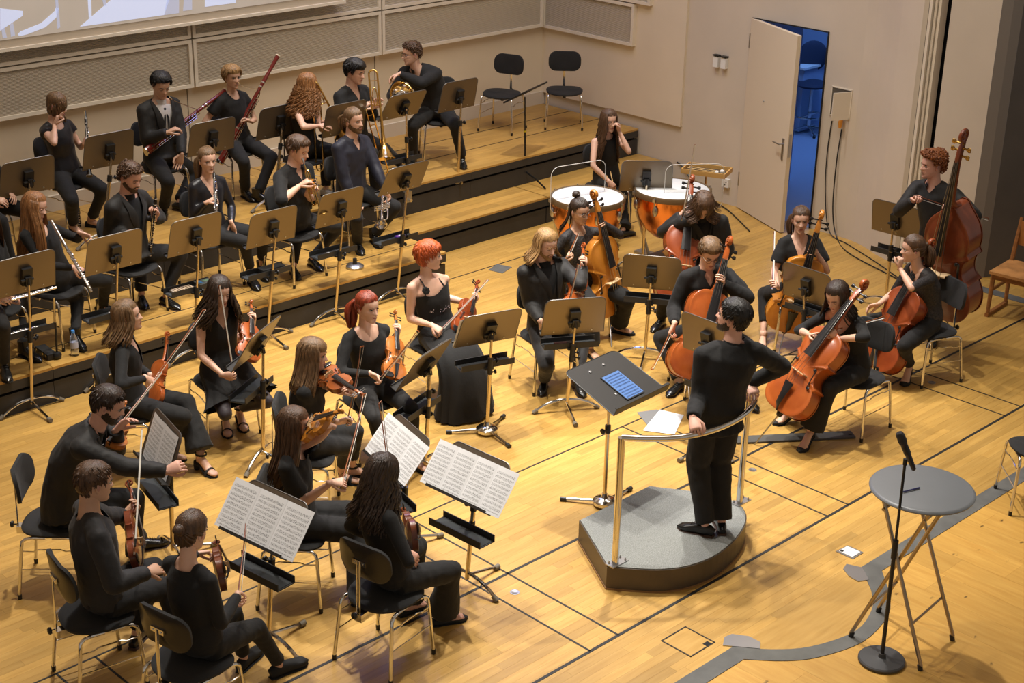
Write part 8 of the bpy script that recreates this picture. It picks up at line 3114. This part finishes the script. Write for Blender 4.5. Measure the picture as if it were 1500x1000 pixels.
s = dict(z0=Z2, hip=(235, 238), head=(236, 124, 0.06), a=36, ha=22, hp=24)
b = base(**s)
bt_, bl__ = b['P'](214, 222, 0.22, 0.16), None
bl__ = span(bt_, (331, 134), 1.20, True)
bassoon('dark red bassoon held slanting across the man with the open white shirt', bl__, bt_, b['F'], b['P'](248, 142, 0.22, -0.02))
person('B2', 'man with black hair in suit, open white shirt and loose tie, holding a bassoon', WND, top='jacket', tc='suit', sc='white', neck=('v', 0.40, 0.10), tie=True, bot='trousers', shoe='oxford', hair=('short', 'black', dict(vol=0.018, n=280)),
       armR=dict(w=(245, 194, 0.34, 0.02), e=(214, 205), h=(262, 186), c=0.6), armL=dict(w=(266, 226, 0.30, -0.10), e=(271, 202), h=(261, 241), c=0.35), legR=dict(an=(241, 316), toe=(237, 326), kn=(243, 262)), legL=dict(an=(262, 308), kn=(286, 250)), skin='mid', eyes='closed', **s)
chair_for('B2', 'black chair under the bassoonist in a suit, back row')

s = dict(z0=Z2, fem=True, hip=(346, 218), head=(340, 112, 0.03), a=40, ha=30, hp=4)
b = base(**s)
bt_ = b['P'](322, 238, 0.26, 0.10)
bl__ = span(bt_, (409, 82), 1.28, True)
bassoon('dark bassoon rising to the upper right beside the short-haired woman', bl__, bt_, b['F'], b['P'](349, 121, 0.20, -0.02))
person('B3', 'woman with short blond hair in black T-shirt playing a tall bassoon', WND, top='tee', slv=0.30, neck=('u', 0.05, 0.06), bot='trousers', bc='soft', shoe='boot', hair=('short', 'blond', dict(vol=0.017, n=260, fringe=0.05, lk=1.3)), brow='light',
       armR=dict(w=(326, 190, 0.26, 0.10), e=(299, 180)), armL=dict(w=(368, 178, 0.24, -0.12), e=(378, 182), h=(356, 174), c=0.7), legR=dict(an=(360, 290), kn=(354, 228)), legL=dict(an=(378, 296), kn=(402, 224)), skin='mid', **s)
chair_for('B3', 'black chair under the short-haired bassoonist, back row')

s = dict(z0=Z2, fem=True, hip=(448, 213), head=(451, 124, 0.10), a=58, ha=95, hp=8)
b = base(**s)
tt = b['P'](463, 118, 0.30, -0.06)
trombone('slim brass trombone held upright by the curly-haired woman', tt, span(tt, (503, 196), 0.62, True), np.cross(hdir(tt), UP), m_brass, slide_end=b['P'](474, 245, 0.46, -0.1))
person('B4', 'woman with big curly blond hair turned away, black sleeveless top, with trombone', WND, top='sleeveless', bot='trousers', shoe='sneaker', white_shoe=True, hair=('curly', 'redblond', dict(len=0.28, n=270, spread=0.06, r=0.0070, amin=0.6)),
       armR=dict(w=(468, 184, 0.34, 0.04), e=(437, 180), h=(480, 183)), armL=dict(w=(474, 178, 0.36, -0.06), h=(484, 174)), legR=dict(an=(478, 288), kn=(474, 222)), legL=dict(f=0.4), skin='fair', **s)
chair_for('B4', 'black chair under the curly-haired trombonist, back row')

s = dict(z0=Z2, hip=(518, 198), head=(520, 104, 0.10), a=48, ha=60, hp=14)
b = base(**s)
tt = b['P'](552, 102, 0.34, -0.10)
trombone('brass trombone held upright, its loops beside the black-haired man and its bell by his knee', tt, span(tt, (564, 232), 0.90, False), np.cross(hdir(tt), UP), m_brass, slide_end=b['P'](568, 248, 0.5, -0.25))
person('B5', 'young man with black fringe in black shirt smiling down, trombone before him', WND, top='shirt', collar=False, neck=('v', 0.12, 0.05), bot='trousers', shoe='oxford', hair=('short', 'black', dict(vol=0.020, n=300, fringe=0.04, lk=1.4)), smile=1.0,
       armR=dict(w=(530, 160, 0.30, 0.08), h=(541, 150)), armL=dict(w=(545, 158, 0.30, -0.12), h=(552, 148)), legR=dict(f=0.4), legL=dict(an=(586, 250), toe=(586, 262), kn=(578, 181)), skin='fair', eyes='closed', **s)
chair_for('B5', 'black chair under the black-haired trombonist, back row')

s = dict(z0=Z2, hip=(640, 172), head=(603, 78, 0.12, 0.10), a=8, ta=-8, ha=-68, hp=8)
b = base(**s)
horn('brass french horn with a big silver bell under the arm of the bespectacled man', b['P'](590, 140, 0.34, 0.22), b['F'] * 0.7 + b['S'] * 0.5, UP, b['S'] * -0.4 + UP * 0.5 + b['F'] * 0.75)
person('B6', 'man with curly brown hair and glasses leaning on his french horn, looking left', WND, top='shirt', bot='trousers', shoe='oxford', glasses=True, hair=('curlyshort', 'brown', dict(vol=0.014, n=300, curl=0.011)), socks=(0.01, 0.01, 0.012),
       armL=dict(w=(585, 108, 0.26, 0.14), e=(625, 122), h=(574, 113), c=0.5), armR=dict(w=(578, 150, 0.34, 0.26)), legR=dict(an=(606, 240), toe=(596, 254), kn=(604, 180)), legL=dict(an=(677, 242), toe=(680, 250), kn=(666, 176)), skin='fair', **s)
chair_for('B6', 'black chair with chrome legs under the horn player, back row', side=-0.05)

# two empty chairs at the right end of the back row, one chair cut by the right edge
c1 = at(735, 190, Z2)
place_chair(c1, facing(c1, -25), 'empty black chair turned to the left, beside the black wire stand', z=Z2)
c2 = at(825, 185, Z2)
place_chair(c2, facing(c2, 2), 'empty black chair in the corner facing the balcony', z=Z2)
c3 = at(1512, 735, 0)
place_chair(c3, facing(c3, 200), 'black chair with thin chrome legs cut off by the right edge', z=0)
# ================================================================== music stands and small things
def st(label, base_px, desk_px, a=None, z=0.0, tray_px=None, F=None, **k):
    b0 = at(base_px[0], base_px[1], z)
    Fd = V(*F) if F is not None else facing(b0, a)
    q_ = b0 + nz(Fd) * 0.045
    dk = near(desk_px[0], desk_px[1], q_)
    tray = None
    if tray_px is not None:
        tray = float(near(tray_px[0], tray_px[1], b0, 0.06)[2] - z)
    side = (dk - q_) @ np.cross(nz(Fd), UP)
    sv = np.cross(nz(Fd), UP) * side
    return stand(label, b0, z, Fd, float(dk[2] - z), tray=tray, pole_lean=(sv[0], sv[1]), **k)


YF = (0.0, 1.0, 0.0)
WG = 'music stands of the wind players'
st('music stand seen from behind in front of the far left back row seat', (28, 392), (48, 262), z=Z2, F=YF, group=WG, tilt=76)
st('music stand seen from behind before the clarinettist, left of the bassoonist in a suit', (152, 358), (167, 222), z=Z2, F=YF, group=WG, tilt=76)
st('music stand seen from behind before the short-haired bassoonist', (303, 330), (319, 203), z=Z2, F=YF, group=WG, tilt=76)
st('music stand seen from behind before the curly-haired trombonist', (402, 304), (418, 180), z=Z2, F=YF, group=WG, tilt=76)
st('music stand half hidden behind the head of the blond trumpet player', (500, 302), (513, 176), z=Z2, F=YF, group=WG, tilt=76)
st6 = st('music stand clamped to the riser edge before the black-haired trombonist', (597, 288), (590, 154), z=0.555, F=YF, group=WG, tilt=58, clampz=1, tray_px=(588, 235))
st('music stand clamped to the riser edge before the horn player', (671, 262), (675, 140), z=0.555, F=YF, group=WG, tilt=76, clampz=1)
s9 = st('music stand at the far left seen from behind, its pole standing on the main floor', (47, 601), (41, 403), F=YF, group=WG, tilt=76, tray_px=(42, 490))
s10 = st('music stand seen from behind before the flutist with very long hair and the bearded oboist', (168, 562), (174, 372), F=YF, group=WG, tilt=76, tray_px=(152, 466))
s11 = st('music stand seen from behind before the oboist in a satin blouse', (285, 527), (293, 346), F=YF, group=WG, tilt=76, tray_px=(268, 428))
s12 = st('music stand seen from behind before the young trumpet player', (391, 498), (409, 336), F=YF, group=WG, tilt=76, tray_px=(397, 404))
s13 = st('music stand seen from behind before the seated blond trumpet player', (490, 468), (509, 307), F=YF, group=WG, tilt=76, tray_px=(495, 374))
s14 = st('rightmost music stand of the trumpet players, beside the lowered silver trumpet', (581, 438), (605, 265), F=YF, group=WG, tilt=62, tray_px=(592, 354))
SG = 'music stands of the string players'
s15 = st('music stand with white sheet facing the man who leans forward to touch it', (254, 816), (286, 640), a=-72, group=SG, tilt=70, tray_px=(268, 705))
s16 = st('music stand seen edge-on from behind before the curly dark-haired violinist', (385, 676), (408, 506), a=-118, group=SG, tilt=60, tray_px=(372, 575))
s17 = st('music stand seen edge-on from behind before the red ponytailed violinist', (622, 690), (646, 538), a=-122, group=SG, tilt=58, tray_px=(636, 602))
s18 = st('music stand with open pages beside the head of the dark-haired woman seen from behind', (590, 802), (613, 650), F=(-1, 0.25, 0), group=SG, tilt=52, tray_px=(604, 716))
s19 = st('near music stand with four open pages left of the podium', (683, 858), (703, 692), F=(-1, -0.05, 0), group=SG, tilt=52, tray_px=(690, 762))
s20 = st('nearest music stand with three open pages before the woman with a low bun', (393, 946), (413, 748), F=(-1, -0.12, 0), group=SG, tilt=52, tray_px=(392, 818))
s21 = st('music stand on a round hub base before the woman in a strapped dress', (713, 634), (718, 481), a=206, group=SG, tilt=64, tray_px=(710, 536), round_base=True, legrot=0.9)
s22 = st('music stand seen from behind before the blond violist', (829, 602), (842, 464), a=196, group=SG, tilt=76, tray_px=(836, 508))
s23 = st('music stand seen from behind before the golden yellow cello, with a wide tray', (944, 526), (955, 399), a=174, group=SG, tilt=76, tray_px=(946, 442))
s24 = st('music stand seen from behind before the percussionist, between the kettledrums', (941, 392), (947, 258), a=186, group=SG, tilt=78, w=0.54)
s25 = st('music stand half hidden behind the conductor', (1032, 660), (1030, 499), a=142, group=SG, tilt=77, tray_px=(1034, 575))
s26 = st('music stand seen from behind between the two cellos right of the conductor', (1178, 540), (1177, 420), a=146, group=SG, tilt=77, tray_px=(1190, 460))
s27 = st('tall music stand seen from behind before the double bass player', (1296, 452), (1312, 322), a=152, group=SG, tilt=77, tray_px=(1296, 372))

# conductor's desk
cb0 = at(885, 740)
cs = stand('black conductor stand with wide flat desk and a lit tablet', cb0, 0.0, (0.06, -1, 0), float(near(895, 556, cb0)[2]), tilt=20, tray=None, w=0.60, h=0.50, group=None, round_base=True, legrot=2.6)
cs['root']['label'] = 'black conductor stand with wide flat desk carrying a lit tablet'
for ch in cs['root'].children:
    if ch.name.startswith('desk') and ch.data.materials and 'lip' not in ch.name:
        ch.data.materials[0] = m_deskedge if 'rim' not in ch.name else m_deskedge
rd = np.cross(cs['U'], cs['N'])
tbx = cs['dc'] + cs['N'] * 0.006 - cs['U'] * 0.055 + rd * 0.015
tab = empty('tablet', tbx)
tag(tab, 'tablet with a blue lit screen of sheet music on the conductor stand', 'tablet')
MB().prism(rrect(0.20, 0.27, 0.012), (0, 0, 0), rd, cs['U'], 0.007).build('tablet_body', m_black, tab, smooth=False)
m_scr_ = mat('tablet_screen', (0.02, 0.03, 0.06), 0.3, emit=(0.17, 0.36, 0.78), estr=0.85)
m_ink = mat('tablet_ink', (0.01, 0.015, 0.04), 0.3, emit=(0.03, 0.07, 0.22), estr=0.6)
MB().prism(rrect(0.185, 0.25, 0.004), cs['N'] * 0.0042, rd, cs['U'], 0.001).build('screen', m_scr_, tab, smooth=False)
ink = MB()
for k in range(9):
    yv = 0.105 - 0.0255 * k - (0.008 if k > 4 else 0)
    for q in range(3):
        ink.box(cs['N'] * 0.0052 + cs['U'] * (yv - 0.0045 * q), (0.158, 0.0016, 0.0004), X=rd, Y=cs['U'], Z=cs['N'])
    rn = random.Random(k)
    for q in range(12):
        ink.box(cs['N'] * 0.0052 + cs['U'] * (yv - 0.004) + rd * (-0.075 + 0.0136 * q), (rn.uniform(0.003, 0.009), rn.uniform(0.003, 0.010), 0.0004), X=rd, Y=cs['U'], Z=cs['N'])
ink.build('screen_notes', m_ink, tab, smooth=False)['kind'] = 'stuff'
for u, v in ((-0.10, 0.16), (0.06, 0.17), (-0.11, -0.10)):
    mg_ = MB().lathe((0, 0, 0), [(0.011, 0), (0.010, 0.005), (0, 0.006)], axis=cs['N'], n=12).build('desk_magnet', m_steel)
    mg_.location = cs['dc'] + cs['N'] * 0.003 + rd * u + cs['U'] * v
    tag(mg_, 'small round silver magnet on the flat conductor desk, ' + {(-0.10, 0.16): 'at its far left', (0.06, 0.17): 'at its far right', (-0.11, -0.10): 'beside the tablet'}[(u, v)], 'magnet', 'magnets on the conductor desk')

sheet_music(s15, 'white sheet music under the hand of the man leaning forward', n=2, pw=0.22, ph=0.31)
sheet_music(s18, 'three pages of sheet music beside the dark-haired woman seen from behind', n=3, pw=0.205, ph=0.30, x0=-0.33)
sheet_music(s19, 'four pages of sheet music on the near stand left of the podium', n=4, pw=0.175, ph=0.305, x0=-0.36)
sheet_music(s20, 'three pages of sheet music on the nearest stand at the bottom left', n=3, pw=0.225, ph=0.31, x0=-0.355)
sheet_music(s17, 'white sheet edge on the stand seen edge-on by the red ponytailed violinist', n=2, pw=0.22, ph=0.30, lift=0.03)
sheet_music(s21, 'sheet music peeping out behind the stand before the strapped dress', n=2, pw=0.25, ph=0.30, x0=-0.22)


def on_tray(s_, u, v, z=0.008):
    """point on the tray of a stand: u along, v across"""
    return s_['on'](s_['tray'] + z) + s_['S'] * u + s_['F'] * (0.095 + v)


def small(name, label, cat, s_, u, v, size, m, parts=()):
    p = on_tray(s_, u, v)
    r_ = empty(name, p)
    tag(r_, label, cat)
    MB().box(UP * size[2] / 2, size, X=s_['S'], Y=s_['F']).build('body', m, r_, smooth=False)
    for nm, c, sz, mm in parts:
        MB().box(s_['S'] * c[0] + s_['F'] * c[1] + UP * c[2], sz, X=s_['S'], Y=s_['F']).build(nm, mm, r_, smooth=False)
    return r_


m_lcd = mat('lcd_green', (0.10, 0.16, 0.10), 0.3, emit=(0.12, 0.25, 0.10), estr=0.15)
m_cream = mat('reed_case', (0.50, 0.42, 0.34), 0.6)
small('tuner', 'grey electronic tuner with green display on the tray of the satin blouse oboist', 'tuner', s11, 0.14, 0.0, (0.15, 0.11, 0.035), mat('tuner_grey', (0.06, 0.065, 0.06), 0.5),
      (('display', (0.02, 0.01, 0.036), (0.05, 0.035, 0.003), m_lcd), ('buttons', (-0.04, 0.0, 0.036), (0.03, 0.06, 0.003), mat('btn_blue', (0.04, 0.14, 0.3), 0.4))))
small('reed_case', 'open reed case with pale reeds beside the grey tuner', 'case', s11, -0.08, 0.0, (0.20, 0.10, 0.02), m_cream,
      tuple(('reed', (-0.08 + 0.027 * k, 0, 0.023), (0.014, 0.08, 0.006), mat('reed_straw', (0.55, 0.42, 0.28), 0.6)) for k in range(7)))
small('mute', 'folded black cloth on the tray before the young trumpet player', 'cloth', s12, 0.06, 0.0, (0.24, 0.10, 0.045), m_seat)
small('tissue_pack', 'purple pack of paper tissues on the tray of the rightmost trumpet stand', 'tissues', s14, 0.06, 0.0, (0.10, 0.055, 0.022), mat('tissue_purple', (0.12, 0.06, 0.42), 0.35),
      (('label_patch', (0.0, 0.0, 0.0235), (0.03, 0.03, 0.002), m_white), ('pink_patch', (-0.035, 0.0, 0.0235), (0.016, 0.02, 0.002), mat('pink', (0.6, 0.1, 0.25), 0.4))))
small('note_card', 'small white card lying in the tray of the seated blond trumpet player, left one', 'card', s13, 0.06, 0.0, (0.05, 0.04, 0.003), m_paper)
small('note_card', 'small white card lying in the tray of the seated blond trumpet player, right one', 'card', s13, -0.05, 0.015, (0.04, 0.03, 0.003), m_paper)
small('rosin_box', 'flat reddish rosin box on the tray before the blond violist', 'box', s22, -0.05, 0.0, (0.16, 0.05, 0.018), mat('rosin_red', (0.10, 0.035, 0.03), 0.5),
      (('lid', (0.05, 0, 0.019), (0.05, 0.048, 0.003), mat('rosin_dark', (0.03, 0.02, 0.02), 0.4)),))
small('folded_paper', 'white folded paper in the tray before the long-haired flutist', 'paper', s10, 0.06, 0.0, (0.11, 0.08, 0.006), m_paper)
small('phone', 'black phone lying in the tray of the stand clamped before the trombonist', 'phone', st6, 0.02, 0.0, (0.15, 0.07, 0.009), m_black, (('screen', (0, 0, 0.0095), (0.14, 0.062, 0.001), mat('phone_screen', (0.03, 0.05, 0.10), 0.15)),))
# piccolo and pencil
pc = on_tray(s9, 0.12, 0.0, 0.02)
woodwind('flute', 'short silver piccolo lying in the tray of the far left stand', pc, pc - s9['S'] * 0.26, UP, 'flutes')
p1 = on_tray(s18, -0.10, 0.0, 0.012)
pn_ = empty('pencil', p1)
tag(pn_, 'orange tipped pencil in the tray beside the dark-haired woman seen from behind', 'pencil')
MB().sweep([V(0, 0, 0), s18['S'] * 0.16], 0.004, n=6).build('pencil_shaft', m_maple, pn_)
MB().sweep([s18['S'] * -0.02, V(0, 0, 0)], 0.0055, n=8).build('orange_tip', mat('tip_orange', (0.75, 0.25, 0.02), 0.5), pn_)

# black wire stand on the low ledge at the right
wsb = at(769, 268, Z1)
wst = empty('folding_stand', wsb)
tag(wst, 'black folding wire music stand on the low riser, beside the empty chairs', 'music stand')
for k in range(3):
    a = k * 2 * PI / 3 + 0.5
    d = V(math.cos(a), math.sin(a), 0)
    MB().sweep([UP * 0.14, d * 0.17 + UP * 0.09, d * 0.34 + UP * 0.012], 0.013, 0.006, side=UP, n=6).build('leg', m_black, wst)
wtop = near(769, 142, wsb) - wsb
MB().sweep([V(0, 0, 0.05), wtop * 0.62], 0.011, n=8).build('pole', m_black, wst)
MB().sweep([wtop * 0.58, wtop], 0.008, n=8).build('inner_pole', m_black, wst)
MB().sweep([wtop * 0.60, wtop * 0.615], 0.014, n=8).build('yellow_band', mat('band_yellow', (0.6, 0.5, 0.02), 0.5), wst)
wF_ = nz(V(-0.35, 1, 0))
wS_ = np.cross(wF_, UP)
wU = UP * 0.5 - wF_ * 0.86
wc_ = wtop + UP * 0.05
fm_ = MB()
cor = [wc_ + wS_ * x * 0.24 + wU * y * 0.17 for x, y in ((-1, -1), (1, -1), (1.1, 1), (-1.1, 1))]
for k in range(4):
    fm_.sweep([cor[k], cor[(k + 1) % 4]], 0.010, 0.005, n=6)
for k in range(4):
    fm_.sweep([wc_ - wU * 0.02, cor[k]], 0.010, 0.005, n=6)
fm_.build('desk_frame', m_black, wst)
nn_ = np.cross(wS_, wU)
MB().prism([(-0.235, -0.165), (0.235, -0.165), (0.255, 0.165), (-0.255, 0.165)], wc_ + nz(nn_) * 0.008 * (1 if np.dot(nn_, wF_) > 0 else -1), wS_, wU, 0.004).build('score_folder', mat('folder_tan', (0.22, 0.15, 0.09), 0.6), wst, smooth=False)

# clarinet standing on a peg, flute peg stand, bottle, black case on the low riser
cp = at(121, 378, Z1)
ct = near(112, 282, cp)
woodwind('clarinet', 'clarinet standing upright on a floor peg between the flutist and the bearded oboist', ct, cp + UP * 0.03, -hdir(cp), 'clarinets')
pg_ = empty('instrument_peg', cp)
tag(pg_, 'small black floor peg under the standing clarinet', 'instrument stand')
for k in range(4):
    a = k * PI / 2
    MB().sweep([V(0, 0, 0.02), V(0.10 * math.cos(a), 0.10 * math.sin(a), 0.008)], 0.008, n=6).build('leg', m_black, pg_)
MB().lathe((0, 0, 0.0), [(0.02, 0), (0.02, 0.03), (0.012, 0.05)], n=10).build('peg', m_black, pg_)
fpp = at(84, 525, Z1)
fpo = empty('instrument_peg', fpp)
tag(fpo, 'thin black pole with a ball foot standing behind the far left stand', 'instrument stand')
tp_ = near(79, 436, fpp) - fpp
MB().sweep([V(0, 0, 0.03), tp_ * 0.6], 0.009, n=8).build('pole', m_black, fpo)
MB().sweep([tp_ * 0.6, tp_], 0.007, n=8).build('upper_pole', m_chrome, fpo)
MB().lathe((0, 0, 0), [(0.012, 0), (0.035, 0.012), (0.040, 0.035), (0.030, 0.055), (0.01, 0.06)], n=16).build('ball_foot', m_black, fpo)
bt0 = at(110, 520, Z1)
bot_ = empty('water_bottle', bt0)
tag(bot_, 'clear plastic water bottle with a light blue cap on the riser edge', 'bottle')
MB().lathe((0, 0, 0), [(0.028, 0), (0.033, 0.006), (0.033, 0.05), (0.031, 0.055), (0.033, 0.06), (0.033, 0.125), (0.030, 0.15), (0.018, 0.185), (0.013, 0.195), (0.013, 0.205)], n=20).build('bottle_body', mat('pet_clear', (0.90, 0.93, 0.97), 0.05, trans=0.92, ior=1.2), bot_)
MB().lathe((0, 0, 0), [(0.0335, 0.070), (0.0338, 0.075), (0.0338, 0.120), (0.0335, 0.124)], n=20).build('paper_label', mat('label_blue', (0.42, 0.46, 0.60), 0.5), bot_)
MB().lathe((0, 0, 0.2), [(0.0155, 0), (0.0155, 0.02), (0.013, 0.024), (0, 0.024)], n=14).build('cap', mat('cap_blue', (0.06, 0.24, 0.62), 0.4), bot_)
ca, cb2 = at(57, 512, Z1), at(80, 529, Z1)
cse = empty('instrument_case', (ca + cb2) / 2)
tag(cse, 'small black instrument case with metal latches lying on the riser by the bottle', 'case')
cd_ = nz(cb2 - ca)
cn_ = np.cross(UP, cd_)
MB().box(UP * 0.022, (0.24, 0.085, 0.036), X=cd_, Y=cn_).build('case_base', m_black, cse, smooth=False)
MB().box(UP * 0.046, (0.238, 0.083, 0.016), X=cd_, Y=cn_).build('case_lid', m_seat, cse, smooth=False)
for u in (-0.09, -0.03, 0.03, 0.09):
    MB().box(cd_ * u - cn_ * 0.044 + UP * 0.036, (0.016, 0.004, 0.018), X=cd_, Y=cn_).build('latch', m_pole, cse, smooth=False)
dm = at(520, 392, Z1)
mu = empty('trumpet_mute', dm)
tag(mu, 'flat round silver mute lying on the riser under the trumpet stands', 'mute')
MB().lathe((0, 0, 0), [(0.085, 0.002), (0.088, 0.02), (0.07, 0.035), (0.03, 0.045)], n=24).build('mute_body', m_steel, mu)
MB().lathe((0, 0, 0.045), [(0.022, 0), (0.02, 0.05)], n=12).build('mute_neck', m_black, mu)
